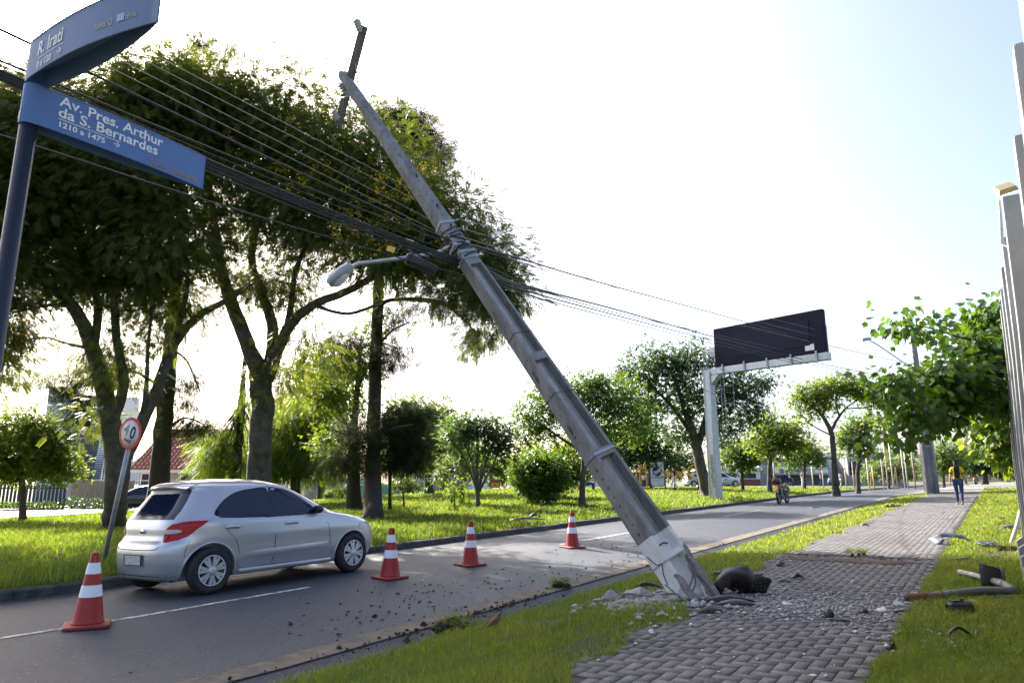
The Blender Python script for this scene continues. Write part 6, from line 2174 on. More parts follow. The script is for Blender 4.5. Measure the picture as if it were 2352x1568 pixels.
far_person('man in white t-shirt and black shorts walking on the frontage street', 794, 1155, 56, 70, WALK, 'white_cloth', 'black_cloth', legs='short', H=1.8)
far_person('companion in white top half hidden behind the dark trunk on the frontage street', 805, 1155, 57.5, 70, WALK, 'white_cloth', 'grey_cloth', H=1.72)
far_person('woman in black cap, dark top and white trousers at the yellow gym wheels', 1549, 1118, 49, -60, WALK, 'black_cloth', 'white_cloth', H=1.68)
SIT = dict(pel=(0, 0, .5), wai=(0, -.02, .64), che=(0, .02, .83), nb=(0, .06, .99), nk=(0, .08, 1.06), hd=(0, .1, 1.15), ht=(0, .1, 1.22), ls=(-.165, .05, .96), rs=(.165, .05, .96), le=(-.2, .2, .74), re=(.2, .2, .74), lw=(-.18, .42, .68), rw=(.18, .42, .68), lh=(-.09, 0, .48), rh=(.09, 0, .48), lk=(-.1, .42, .5), rk=(.1, .42, .5), la=(-.1, .45, .1), ra=(.1, .45, .1), lt=(-.1, .58, .04), rt=(.1, .58, .04))
far_person('man in maroon shirt seated on gym apparatus right of the slim tree trunk', 1347, 1126, 42, 80, SIT, 'maroon_cloth', 'jeans', H=1.7)
far_person('person in pale shirt and shorts pedalling beside the round shrub', 1312, 1126, 42, 75, SIT, 'white_cloth', 'black_cloth', legs='short', H=1.7)
far_person('person in grey hooded top stooping just left of the leaning pole', 1364, 1126, 43, 80, dict(che=(0, .12, 1.2), nb=(0, .25, 1.3), nk=(0, .3, 1.36), hd=(0, .36, 1.42), ht=(0, .38, 1.48), ls=(-.165, .24, 1.28), rs=(.165, .24, 1.28), le=(-.2, .3, 1.0), re=(.2, .3, 1.0), lw=(-.2, .36, .78), rw=(.2, .36, .78)), 'grey_cloth', 'grey_cloth', H=1.7)
far_person('child in white shirt under the yellow gym arch', 1479, 1118, 50, 20, {}, 'white_cloth', 'jeans', H=1.2)
far_person('person in striped grey shirt in front of the lettered shop fascia', 1845, 1107, 72, 180, WALK, 'grey_cloth', 'white_cloth', H=1.75)
far_person('stooped person in pale grey shirt behind the tall forked tree', 1931, 1107, 70, 60, WALK, 'grey_cloth', 'grey_cloth', H=1.6)
far_person('person in pink top on the far pavement near the shop building', 1886, 1107, 78, 120, WALK, 'pink_cloth', 'jeans', H=1.6)
far_person('person in dark clothes behind the near motorcyclist', 1815, 1107, 74, 100, WALK, 'jacket_dark', 'jeans', H=1.7)
far_person('person in teal shirt crouching near the shop building', 1904, 1107, 76, 100, SIT, 'teal_cloth', 'jeans', H=1.6)

# ------------------------------------------------------------------ bird and nest
M['bird'] = mat('rufous_feathers', (.12, .07, .042), .85, (.16, .1, .065), 30)
M['bird_pale'] = mat('pale_feathers', (.26, .19, .13), .85)
bp = G(1138, 1449)
bird = thing('bird', 'small rufous bird standing on the kerb edging by the torn-up verge', 'bird', bp + Vector((0, 0, .0)), None, (0, 0, R(15)))
skin('body', {'c': ((0, 0, .1), (.036, .034)), 'a': ((-.04, 0, .078), (.03, .028)), 'd': ((.025, 0, .125), (.03, .03)), 'n': ((.032, 0, .148), (.021, .021)), 'h': ((.04, 0, .166), (.021, .02)), 'b': ((.064, 0, .168), .006), 'b2': ((.078, 0, .165), .003), 't': ((-.08, 0, .055), (.016, .01)), 't2': ((-.115, 0, .033), (.014, .005)),
              'l': ((0, -.014, .06), .01), 'l2': ((.003, -.015, .032), .004), 'l3': ((.0, -.016, .004), .003), 'f1': ((.022, -.018, .003), .0025), 'r': ((0, .014, .06), .01), 'r2': ((.003, .015, .032), .004), 'r3': ((0, .016, .004), .003), 'f2': ((.022, .018, .003), .0025)},
     [('c', 'a'), ('c', 'd'), ('d', 'n'), ('n', 'h'), ('h', 'b'), ('b', 'b2'), ('a', 't'), ('t', 't2'), ('c', 'l'), ('l', 'l2'), ('l2', 'l3'), ('l3', 'f1'), ('c', 'r'), ('r', 'r2'), ('r2', 'r3'), ('r3', 'f2')], M['bird'], bird, 2)
skin('breast', {'a': ((.022, 0, .096), (.028, .03)), 'b': ((.04, 0, .14), (.016, .014))}, [('a', 'b')], M['bird_pale'], bird, 2)
for sy in (-1, 1):
    skin('wing', {'a': ((.0, sy * .033, .112), (.01, .026)), 'b': ((-.05, sy * .03, .08), (.006, .018)), 'c': ((-.085, sy * .02, .056), (.004, .006))}, [('a', 'b'), ('b', 'c')], M['bird'], bird, 2)
ey = MB()
for sy in (-1, 1): ey.lathe([(.001, -.003), (.0035, 0), (.001, .003)], 8, Matrix.Translation((.047, sy * .019, .17)))
ey.build('eyes', M['black_ink'], bird, True)
M['mud'] = mat('mud', (.09, .06, .04), .95, (.05, .035, .025), 20, bump=.6)
nc = P(123, 586, 18.15)
ns = thing('bird_nest', 'dark domed mud nest on a branch of the forked shade tree', 'nest', nc)
MB().lathe([(.08, -.11), (.14, -.06), (.15, .02), (.12, .1), (.06, .15), (.001, .165)], 16, Matrix.Translation(nc)).build('dome', M['mud'], ns)
MB().lathe([(.05, 0), (.045, .03), (.02, .035)], 12, Matrix.Translation(nc + Vector((.02, -.125, -.01))) @ Matrix.Rotation(R(90), 4, 'X')).build('entrance', M['black_ink'], ns)
# ------------------------------------------------------------------ buildings, fences and gardens beyond the park
M['render_beige'] = mat('beige_render', (.42, .37, .3), .9, (.36, .32, .26), 2)
M['render_white'] = mat('white_render', (.78, .79, .81), .9, (.68, .69, .71), 1.2)
M['render_grey'] = mat('grey_render', (.33, .32, .32), .9, (.26, .25, .25), 1.5)
M['tile_red'] = mat('clay_tiles', (.3, .085, .05), .85, (.2, .06, .04), 3)
M['slate'] = mat('slate_louvre', (.1, .105, .115), .7, (.07, .075, .085), 5)
M['dark_glass'] = mat('dark_glass', (.02, .025, .03), .1, spec=.7)
M['trim_white'] = mat('white_trim', (.7, .7, .7), .7)
M['green_wall'] = mat('green_wall', (.2, .42, .32), .9, (.16, .34, .27), 1.5)
M['dark_slat'] = mat('dark_slats', (.05, .048, .05), .7, (.035, .034, .035), 4)
M['tan_slat'] = mat('tan_slats', (.34, .28, .2), .85, (.24, .19, .14), 6, stretch=(1, 1, .2))
M['gate_green'] = mat('gate_green', (.02, .06, .045), .6)
M['corrugated'] = mat('corrugated_pale', (.4, .46, .44), .6, (.33, .38, .36), 4)
M['brick_red'] = mat('red_plinth', (.25, .09, .07), .9, (.18, .07, .06), 5)
M['orange_band'] = mat('orange_band', (.55, .17, .05), .7)
M['gym_yellow'] = mat('gym_yellow', (.75, .38, .02), .4)
M['gym_blue'] = mat('gym_blue', (.02, .05, .14), .45)
M['rust_post'] = mat('rusty_post', (.28, .12, .06), .8, (.5, .45, .4), 2.5, stretch=(1, 1, .3))
M['pale_post'] = mat('pale_post', (.6, .57, .52), .7, (.45, .38, .3), 3)
M['goal_yellow'] = mat('goal_yellow', (.45, .3, .1), .7)


def wall_frame(u0, u1, v0, t, turn=0.0):
    """frame of a facade spanning two pixel columns at one depth; x right, y away, z up; returns matrix and width"""
    a, b = P(u0, v0, t), P(u1, v0, t * (1 + turn))
    a.z = b.z = min(gz(a), gz(b)) - .1
    return frame(a, b - a), (b - a).length


def zat(v, u, t, M_):
    return P(u, v, t).z - M_.translation.z


def bx(mb, F, x0, x1, y0, y1, z0, z1):
    vv = [F @ Vector(q) for q in ((x0, y0, z0), (x1, y0, z0), (x1, y1, z0), (x0, y1, z0), (x0, y0, z1), (x1, y0, z1), (x1, y1, z1), (x0, y1, z1))]
    mb.add(vv, [(3, 2, 1, 0), (4, 5, 6, 7), (0, 1, 5, 4), (1, 2, 6, 5), (2, 3, 7, 6), (3, 0, 4, 7)])
    return mb


def part(name, m, parent, F, *boxes, bevel=0):
    mb = MB()
    for b in boxes: bx(mb, F, *b)
    return mb.build(name, M[m], parent, bevel=bevel)


def window(parent, F, x0, x1, z0, z1, y=0.0, glass='dark_glass', bars=1):
    f = .1
    o = part('window', 'trim_white', parent, F, (x0 - f, x0, y - .06, y + .1, z0 - f, z1 + f), (x1, x1 + f, y - .06, y + .1, z0 - f, z1 + f), (x0, x1, y - .06, y + .1, z1, z1 + f), (x0, x1, y - .06, y + .1, z0 - f, z0))
    part('pane', glass, o, F, (x0, x1, y - .02, y + .05, z0, z1))
    mb = []
    for i in range(bars):
        x = x0 + (x1 - x0) * (i + 1) / (bars + 1)
        mb.append((x - .03, x + .03, y - .04, y - .021, z0, z1))
    if mb: part('mullion', 'dark_slat', o, F, *mb)
    return o


# red roofed house
F, w = wall_frame(318, 560, 1120, 50)
ho = thing('house', 'beige house with red clay tile roof behind the dark casuarina trunk', 'house', F.translation)
ez, rz = zat(1078, 430, 50, F), zat(984, 430, 54, F)
part('wall', 'render_beige', ho, F, (0, w, 0, 7, 0, ez))
rf = MB()
nt_, nr = 60, 13
vv, ff = [], []
for i in range(nr + 1):
    k = i / nr
    for x in np.linspace(-.5, w + .5, nt_ * 4 + 1):
        wv = .05 * abs(math.sin(x * math.pi / .32))
        vv.append(F @ Vector((x, -.6 + 4.6 * k, ez - .05 + (rz - ez) * k + wv - (.05 if i % 1 == 0 else 0))))
        vv.append(F @ Vector((x, -.6 + 4.6 * min(1, k + .98 / nr), ez - .05 + (rz - ez) * min(1, k + .98 / nr) + wv + .05)))
n_ = nt_ * 4 + 1
for i in range(nr):
    for k in range(n_ - 1):
        a = i * 2 * n_ + 2 * k
        ff.append((a, a + 2, a + 3, a + 1))
rf.add(vv, ff)
rf.add([F @ Vector(q) for q in ((-.5, 4.0, rz), (w + .5, 4.0, rz), (w + .5, 8, ez), (-.5, 8, ez))], [(0, 1, 2, 3)])
rf.build('roof', M['tile_red'], ho)
part('gable_wall', 'render_beige', ho, F, (0, .2, 3.0, 5, ez, ez + (rz - ez) * .7))
px2x = lambda u: (u - 318) / (560 - 318) * w
window(ho, F, px2x(324), px2x(378), zat(1118, 350, 50, F), zat(1088, 350, 50, F))
window(ho, F, px2x(414), px2x(470), zat(1114, 440, 50, F), zat(1087, 440, 50, F), bars=2)
part('roof_window', 'slate', ho, F, (px2x(428), px2x(446), 1.2, 1.8, ez + (rz - ez) * .35, ez + (rz - ez) * .6))
part('eave_board', 'trim_white', ho, F, (-.5, w + .5, -.66, -.6, ez - .22, ez - .02))
FF = F @ Matrix.Translation((0, -3.0, 0))
fg = thing('railing_fence', 'low wall with thin green railings before the red-roofed house', 'fence', FF.translation)
part('low_wall', 'render_white', fg, FF, (0, w, 0, .2, 0, .75))
mb = MB()
for x in np.arange(.1, w, .16): mb.tube([FF @ Vector((x, .1, .75)), FF @ Vector((x, .1, 2.0))], .015, 4)
for z in (.9, 1.9): mb.tube([FF @ Vector((0, .1, z)), FF @ Vector((w, .1, z))], .02, 4)
mb.build('rails', M['gate_green'], fg)

# modern white block with sloping louvres
F, w = wall_frame(60, 256, 1105, 52, .05)
wt = thing('building', 'large pale modern building with sloping dark louvres and a white triangular buttress', 'building', F.translation)
q = lambda u: (u - 60) / (256 - 60) * w
part('main_block', 'render_white', wt, F, (q(86), q(300), 5, 14, 0, zat(900, 170, 57, F)), (q(60), q(130), 6, 15, 0, zat(880, 100, 57, F)))
part('upper_band', 'slate', wt, F, (q(150), q(236), 4.7, 5, zat(982, 190, 55, F), zat(968, 190, 55, F)), (q(160), q(175), 4.6, 4.98, zat(1000, 170, 55, F), zat(975, 170, 55, F)), (q(196), q(225), 4.6, 4.98, zat(995, 210, 55, F), zat(976, 210, 55, F)))
lv = MB()
z0, z1 = zat(1100, 200, 52, F), zat(990, 200, 55, F)
for i in range(26):
    k = i / 26
    y, z = .4 + 4.2 * k, z0 + (z1 - z0) * k
    bx(lv, F, q(120), q(228) - (1 - k) * 0, y, y + .28, z, z + .12)
lv.build('louvres', M['slate'], wt)
part('louvre_backing', 'dark_slat', wt, F @ Matrix.Translation((0, .9, 0)), (q(120), q(228), 4.0, 4.1, z0, z1))
bt = MB()
bt.prism([(0, z0 - .4), (5.2, z0 - .4), (5.2, z1 + .4), (4.9, z1 + .4)], .5, F @ Matrix.Translation((q(226), 0, 0)) @ Matrix.Rotation(R(90), 4, 'Z'))
bt.build('buttress', M['trim_white'], wt)
bt = MB()
bt.prism([(0, z0 - .4), (5.4, z0 - .4), (5.4, z1 + .3)], .25, F @ Matrix.Translation((q(228), 0, 0)))
bt.build('side_gable', M['render_white'], wt)


def slat_fence(name, label, u0, u1, t, v0, v1, m, pitch, wid, turn=0, base=0.0):
    F, w = wall_frame(u0, u1, v0, t, turn)
    o = thing(name, label, 'fence', F.translation)
    h = zat(v1, (u0 + u1) / 2, t, F)
    mb = MB()
    for x in np.arange(0, w, pitch): bx(mb, F, x, x + wid, 0, .04, base, h + .03 * math.sin(x * 5))
    mb.build('slats', M[m], o)
    part('rail', m, o, F, (0, w, .045, .1, h * .3, h * .3 + .08), (0, w, .045, .1, h * .85, h * .85 + .08))
    return o


slat_fence('slat_fence', 'dark vertical slat fence behind the low bushy tree at the far left', -60, 142, 43, 1160, 1113, 'dark_slat', .24, .15)
slat_fence('slat_fence', 'tan bamboo slat fence left of the forked shade tree', 160, 300, 45, 1150, 1104, 'tan_slat', .16, .145)


def hedge(label, u0, u1, t, v1, m, seed, depth=1.0):
    F, w = wall_frame(u0, u1, 1165, t)
    o = thing('hedge', label, 'hedge', F.translation)
    h = zat(v1, (u0 + u1) / 2, t, F)
    g = np.random.default_rng(seed)
    n = int(w * h * 420)
    p = np.stack([g.uniform(0, w, n), g.uniform(0, depth, n) ** 1.0, g.uniform(0, h, n) * (1 + .06 * np.sin(g.uniform(0, 9, n)))], -1)
    side = g.random(n)
    p[:, 1] = np.where(side < .6, g.uniform(0, .12, n), p[:, 1])
    Mn = np.array(F)
    pts = p @ Mn[:3, :3].T + Mn[:3, 3]
    leaves('foliage', pts, g.normal(0, 1, (n, 3)) + np.array([0, -.6, 0]), .13, 'oval', np.clip(g.normal(.45, .25, n), 0, 1), M[m], o, g, 1.0)
    mb = MB()
    for x in np.arange(.4, w, .8): mb.tube([F @ Vector((x, depth / 2, -.1)), F @ Vector((x + .1, depth / 2, h * .8))], .03, 4)
    mb.build('stems', M['bark_dark'], o)
    return o


hedge('low clipped hedge along the dark slat fence', -60, 134, 41.5, 1153, 'leaf_mid', 61)
hedge('taller dark hedge below the tan slat fence', 136, 300, 42.5, 1143, 'leaf_dark', 62)

# green rendered wall, gate and corrugated fence
F, w = wall_frame(820, 895, 1146, 62)
gw = thing('garden_wall', 'pale green rendered wall behind the flared casuarina', 'wall', F.translation)
h = zat(1114, 860, 62, F)
part('wall', 'green_wall', gw, F, (0, w, 0, .25, 0, h))
part('coping', 'trim_white', gw, F, (-.1, w + .1, -.06, .31, h, h + .12))
F, w = wall_frame(712, 818, 1146, 63)
gt_ = thing('metal_gate', 'dark green barred gate with a diagonal stair rail behind it', 'gate', F.translation)
h = zat(1103, 760, 63, F)
mb = MB()
for x in np.arange(0, w, .17): mb.tube([F @ Vector((x, 0, .05)), F @ Vector((x, 0, h))], .022, 4)
mb.build('bars', M['gate_green'], gt_)
part('frame', 'gate_green', gt_, F, (0, w, -.04, .04, .0, .1), (0, w, -.04, .04, h - .08, h), (w * .3, w * .3 + .1, -.05, .05, 0, h))
mb = MB()
mb.tube([F @ Vector((w * .35, 1.5, .5)), F @ Vector((w * .8, 1.5, h * .9))], .06, 5)
mb.build('stair_rail', M['trim_white'], gt_)
part('inner_wall', 'render_grey', gt_, F, (-2, w, 3, 3.3, 0, h * 1.1))
F, w = wall_frame(895, 1075, 1140, 64)
cf = thing('corrugated_fence', 'pale corrugated metal fence behind the young trees', 'fence', F.translation)
h = zat(1106, 980, 64, F)
vv = []
xs = np.arange(0, w, .06)
for z in (0, h):
    for i, x in enumerate(xs): vv.append(F @ Vector((x, .05 * math.sin(i * 1.26), z)))
n_ = len(xs)
MB().add(vv, [(k, k + 1, n_ + k + 1, n_ + k) for k in range(n_ - 1)], True).build('sheet', M['corrugated'], cf)
for x in (.0, w * .33, w * .66): part('post', 'trim_white', cf, F, (x, x + .22, -.25, -.07, 0, h * .95))
F, w = wall_frame(890, 1130, 1140, 80)
hb = thing('house', 'pale low house half hidden behind the rounded pale tree', 'house', F.translation)
h = zat(1075, 1000, 80, F)
part('wall', 'render_white', hb, F, (0, w, 0, 6, 0, h))
mb = MB()
mb.prism([(-.4, h), (w + .4, h), (w / 2, h + 2.4)], 6.6, F @ Matrix.Translation((0, -.3, 0)))
mb.build('roof', M['slate'], hb)
window(hb, F, w * .5, w * .6, h * .35, h * .7)
window(hb, F, w * .72, w * .8, h * .35, h * .7)
# white hall behind the round shrub
F, w = wall_frame(1180, 1400, 1128, 86)
wh_ = thing('building', 'long low white hall behind the round shrub and gym apparatus', 'building', F.translation)
h = zat(1070, 1320, 86, F)
part('wall', 'render_white', wh_, F, (0, w, 0, 10, 0, h))
part('parapet', 'trim_white', wh_, F, (-.1, w + .1, -.12, .3, h, h + .3))
for k in (.12, .3, .48, .66, .84): window(wh_, F, w * k, w * k + 1.2, h * .45, h * .75)
# red-brown shed behind the totem sign
F, w = wall_frame(1440, 1500, 1122, 72)
sh = thing('shed', 'low red-brown shed behind the yellow gym arch', 'shed', F.translation)
h = zat(1088, 1470, 72, F)
part('wall', 'brick_red', sh, F, (0, w, 0, 4, 0, h))
part('roof', 'slate', sh, F, (-.2, w + .2, -.4, 4.3, h, h + .18))
part('door', 'dark_slat', sh, F, (w * .55, w * .75, -.05, .02, 0, h * .75))
# commercial building across the far side street
F, w = wall_frame(1640, 2120, 1112, 100)
cb_ = thing('shop_building', 'long grey commercial building with a lettered white fascia behind the street trees', 'building', F.translation)
q = lambda u: (u - 1640) / (2120 - 1640) * w
Z = lambda v: zat(v, 1880, 100, F)
part('low_hall', 'render_white', cb_, F, (q(1640), q(1745), -.5, 12, 0, Z(1080)))
part('low_roof', 'trim_white', cb_, F, (q(1636), q(1748), -1, 12, Z(1080), Z(1074)))
part('shop_wing', 'render_grey', cb_, F, (q(1746), q(1905), 0, 12, 0, Z(1050)))
part('upper_block', 'render_white', cb_, F, (q(1860), q(2010), 3, 16, 0, Z(1038)))
part('office_wing', 'render_grey', cb_, F, (q(1945), q(2080), -.8, 11, 0, Z(1046)))
part('plinth', 'brick_red', cb_, F, (q(1640), q(1744), -.6, -.51, 0, Z(1100)))
for a, b, v0, v1 in ((1655, 1690, 1098, 1086), (1700, 1735, 1098, 1086)): window(cb_, F, q(a), q(b), Z(v0), Z(v1), -.5, bars=4)
part('shutter', 'slate', cb_, F, (q(1800), q(1850), -.06, .05, .1, Z(1086)), (q(1865), q(1895), -.06, .05, .1, Z(1088)))
fa = part('fascia', 'trim_white', cb_, F, (q(1776), q(1896), -1.2, -.9, Z(1086), Z(1073)))
mb = MB()
text_mb('DJ EVARISTO', Z(1074.5) - Z(1084.5), F @ Matrix.Translation((q(1793), -1.215, Z(1084))), mb, bold=.03, xs=1.1)
mb.build('lettering', M['black_ink'], fa)
part('canopy', 'render_beige', cb_, F, (q(1770), q(1925), -1.6, 0, Z(1090), Z(1087)))
for a, b in ((1965, 1982), (1988, 2005), (2010, 2030), (2034, 2050)): window(cb_, F, q(a), q(b), Z(1092), Z(1066), -.8, bars=1)
part('orange_band', 'orange_band', cb_, F, (q(1990), q(2052), -.95, -.81, Z(1066), Z(1060)))
F, w = wall_frame(1985, 2045, 1050, 170)
tw = thing('tower_block', 'small pale tower block on the far skyline above the goal frame', 'building', F.translation)
h = zat(1030, 2010, 170, F)
part('wall', 'render_white', tw, F, (0, w * .7, 0, 8, 0, h), (w * .2, w * .5, 1, 6, h, h + 2.5))
for k in range(3): window(tw, F, w * (.12 + .2 * k), w * (.2 + .2 * k), h * .8, h * .88)
# ball court posts and goal
cp_ = P(2000, 1103, 66)
cp_.z = gz(cp_)
ct = thing('court_fence', 'row of tall thin rusty and pale posts round the ball court', 'fence', cp_)
for u, v, m_ in ((1944, 1040, 'pale_post'), (1962, 1060, 'rust_post'), (1996, 1050, 'pale_post'), (2030, 1007, 'pale_post'), (2040, 1024, 'rust_post'), (2052, 1009, 'pale_post'), (2078, 1007, 'pale_post'), (2085, 1021, 'pale_post'), (2102, 1019, 'rust_post'), (1780, 1060, 'rust_post'), (1868, 1058, 'pale_post'), (1892, 1062, 'rust_post')):
    a = P(u - .6, 1108, 66)
    a.z = gz(a) - .1
    b = Vector((a.x, a.y, P(u, v, 66).z))
    MB().tube([a, b], .055, 6).build('post', M[m_], ct)
for v in (1057, 1078):
    mb = MB()
    mb.tube([P(1780, v, 66), P(1900, v - 2, 66), P(2000, v - 1, 66), P(2104, v, 66)], .018, 4)
    mb.build('top_wire', M['dark_metal'], ct)
ga = P(2006, 1100, 62)
ga.z = gz(ga)
gl_ = thing('goal_frame', 'yellow goal frame standing on the ball court', 'goal', ga)
gb_ = P(2060, 1100, 62)
gb_.z = gz(gb_)
zt = P(2030, 1071, 62).z
MB().tube([ga, fz(ga, zt), fz(gb_, zt), gb_], .05, 6).build('goal_posts', M['goal_yellow'], gl_)
MB().tube([fz(ga, zt), ga + Vector((.3, 1.4, 0)), gb_ + Vector((.3, 1.4, 0)), fz(gb_, zt)], .03, 5).build('back_stay', M['goal_yellow'], gl_)
tl = P(1965, 1106, 70)
tl.z = gz(tl)
tf = thing('traffic_light', 'dark traffic light heads on a post beside the compact bright tree', 'traffic light', tl)
MB().tube([tl, fz(tl, P(1965, 1060, 70).z)], .07, 6).build('post', M['dark_metal'], tf)
for v in (1069, 1080):
    c = P(1964, v, 69.8)
    mb = MB()
    mb.box(c, (.4, .3, .95))
    for dz in (-.3, 0, .3): mb.lathe([(.14, 0), (.15, .3)], 10, Matrix.Translation(c + Vector((-.2, 0, dz))) @ Matrix.Rotation(R(-90), 4, 'Y'), cap=False)
    mb.build('signal_head', M['black_plastic'], tf, bevel=.03)
# street lamp far behind the ball court
la = P(2128, 1106, 90)
la.z = gz(la)
sl = thing('street_lamp', 'far slender street lamp arm seen between the court posts', 'street lamp', la)
MB().tube(smoothline([la, P(2092, 1030, 90), P(2098, 1020, 90), P(2108, 1015, 90)], 4), .06, 5).build('post', M['galv_dull'], sl)
mb = MB()
mb.box(P(2112, 1014, 90), (.9, .3, .2))
mb.build('lamp_head', M['galv_dull'], sl, bevel=.05)

# ------------------------------------------------------------------ park signs and gym
c = TB(1511, 1124, 53)
ts = thing('totem_sign', 'pale rounded totem sign with a purple disc and white bird on blue posts', 'sign', c)
Mt = frame(c, Vector((1, -.12, 0)))
hw, z0, z1 = .53, .25, P(1511, 1059, 53).z - c.z


def rrect(x0, x1, z0, z1, r, n=6):
    out = []
    for cx, cz, a0 in ((x1 - r, z1 - r, 0), (x0 + r, z1 - r, 90), (x0 + r, z0 + r, 180), (x1 - r, z0 + r, 270)):
        for i in range(n + 1):
            a = R(a0 + 90 * i / n)
            out.append((cx + r * math.cos(a), cz + r * math.sin(a)))
    return out


for x in (-hw - .06, hw + .06): MB().tube([Mt @ Vector((x, .05, -.2)), Mt @ Vector((x, .05, z1 - .5))], .05, 8).build('post', M['gym_blue'], ts)
MB().prism(rrect(-hw - .05, hw + .05, z0 - .06, z1 + .05, .22), .16, Mt @ Matrix.Translation((0, -.06, 0))).build('casing', M['gym_blue'], ts)
M['totem_face'] = mat('totem_face', (.85, .9, .89), .5)
M['totem_purple'] = mat('totem_purple', (.045, .03, .16), .5)
M['totem_lilac'] = mat('totem_lilac', (.55, .58, .7), .5)
fc = MB().prism(rrect(-hw + .02, hw - .02, z0, z1 - .02, .17), .02, Mt @ Matrix.Translation((0, -.075, 0))).build('face', M['totem_face'], ts)
zc = z0 + (z1 - z0) * .6
sw = MB()
sw.add([Mt @ Vector((x, -.079, z)) for x, z in ((-.5, zc - .35), (-.35, zc - .3), (0, zc - .05), (.5, zc + .42), (.5, zc + .75), (.1, zc + .35), (-.3, zc + .0))], [tuple(range(7))])
sw.build('swoosh', M['totem_lilac'], fc)
dk = MB()
dk.add([Mt @ Vector((.38 * math.cos(2 * math.pi * k / 32), -.084, zc + .38 * math.sin(2 * math.pi * k / 32))) for k in range(32)], [tuple(range(32))])
dk.build('disc', M['totem_purple'], fc)
gu = MB()
sil = [(-.42, -.06), (-.2, .02), (-.02, .03), (.08, .2), (.3, .36), (.44, .42), (.4, .3), (.24, .1), (.33, .02), (.22, -.06), (.05, -.1), (-.02, -.18), (-.08, -.3), (-.13, -.2), (-.22, -.24), (-.12, -.1), (-.26, -.1)]
bmq = bmesh.new()
f_ = bmq.faces.new([bmq.verts.new(Mt @ Vector((x, -.089, zc + z))) for x, z in sil])
bmesh.ops.triangulate(bmq, faces=[f_])
bmq.verts.index_update()
gu.add([v.co.copy() for v in bmq.verts], [tuple(v.index for v in f.verts) for f in bmq.faces])
bmq.free()
gu.build('bird_emblem', M['trim_white'], fc)
mb = MB()
text_mb('CAIOBA FM', .2, Mt @ Matrix.Translation((0, -.082, z0 + .58)), mb, bold=.006, align='CENTER', xs=.86)
text_mb('100,3 MHz', .07, Mt @ Matrix.Translation((.22, -.082, z0 + .5)), mb, align='CENTER')
text_mb('VOCE LIGA E E SO SUCESSO', .06, Mt @ Matrix.Translation((0, -.082, z0 + .4)), mb, align='CENTER', xs=.95)
mb.build('lettering', M['totem_purple'], fc)

c = TB(1137, 1131, 46)
ys = thing('notice_board', 'small dark red board with a yellow panel beyond the vase-shaped tree', 'sign', c)
Mt = frame(c, Vector((1, 0, 0)))
part('board', 'brick_red', ys, Mt, (-.33, .33, -.03, .03, .18, .72))
part('panel', 'gym_yellow', ys, Mt, (-.27, .27, -.045, -.031, .24, .5))
part('silhouette', 'black_ink', ys, Mt, (-.2, .18, -.05, -.046, .33, .36), (-.02, .04, -.05, -.046, .36, .43))
for x in (-.3, .3): MB().tube([Mt @ Vector((x, .05, -.1)), Mt @ Vector((x, .05, .7))], .03, 5).build('post', M['dark_metal'], ys)


def gym(label, u, v, t):
    c = TB(u, v, t)
    return thing('gym_machine', label, 'gym equipment', c, 'outdoor gym machines'), frame(c, Vector((1, 0, 0)))


def ring(mb, Mt, c, r, th, tilt=0.0, sp=0):
    pts = [Mt @ (Vector(c) + Vector((r * math.cos(a), r * math.sin(a) * math.sin(tilt), r * math.sin(a) * math.cos(tilt)))) for a in np.linspace(0, 2 * math.pi, 25)]
    mb.tube(pts, th, 6, cap=False)
    for k in range(sp):
        a = 2 * math.pi * k / sp
        mb.tube([Mt @ Vector(c), Mt @ (Vector(c) + Vector((r * math.cos(a), r * math.sin(a) * math.sin(tilt), r * math.sin(a) * math.cos(tilt))))], th * .7, 5)


g1, Mt = gym('blue post with curved yellow hanging handles left of the totem sign', 1500, 1124, 54)
MB().tube([Mt @ Vector((-.15, 0, -.1)), Mt @ Vector((-.15, 0, 2.0))], .07, 8).build('post', M['gym_blue'], g1)
for pts in ([(-.15, 0, 1.75), (-.45, 0, 1.95), (-.55, 0, 2.25), (-.75, 0, 2.3), (-.8, 0, 2.05)], [(-.15, 0, 1.8), (-.4, 0, 1.85), (-.5, 0, 1.7), (-.85, 0, 1.7)], [(-.3, 0, 1.5), (-.8, 0, 1.45)]):
    MB().tube(smoothline([Mt @ Vector(q) for q in pts], 4), .055, 6).build('handle', M['gym_yellow'], g1)
g2, Mt = gym('yellow arched gym frame beside the leaning pole', 1477, 1122, 51)
for x in (-.45, -.2, .3): MB().tube(smoothline([Mt @ Vector((x, 0, -.1)), Mt @ Vector((x, 0, 1.2)), Mt @ Vector((x * .6 + .05, 0, 1.6)), Mt @ Vector((.05, 0, 1.65))], 4), .05, 6).build('arch', M['gym_yellow'], g2)
MB().tube([Mt @ Vector((-.6, 0, .06)), Mt @ Vector((.8, 0, .06))], .05, 6).build('foot_bar', M['gym_yellow'], g2)
g3, Mt = gym('pair of tilted yellow turning wheels on a blue stand', 1551, 1122, 51)
mb = MB()
ring(mb, Mt, (-.62, 0, 1.15), .38, .04, 1.05, 5)
mb.build('wheel', M['gym_yellow'], g3)
mb = MB()
ring(mb, Mt, (.3, 0, 1.15), .38, .04, 1.05, 5)
mb.build('wheel', M['gym_yellow'], g3)
MB().tube([Mt @ Vector((0, .1, -.1)), Mt @ Vector((0, .1, 1.0)), Mt @ Vector((-.62, .05, 1.05))], .06, 6).build('stand', M['gym_blue'], g3)
MB().tube([Mt @ Vector((.1, .1, .9)), Mt @ Vector((.9, .1, 1.6)), Mt @ Vector((1.2, .1, 1.2))], .045, 6).build('arm', M['gym_yellow'], g3)
g4, Mt = gym('large upright yellow wheel on a blue post beside the big dense tree trunk', 1600, 1122, 50)
mb = MB()
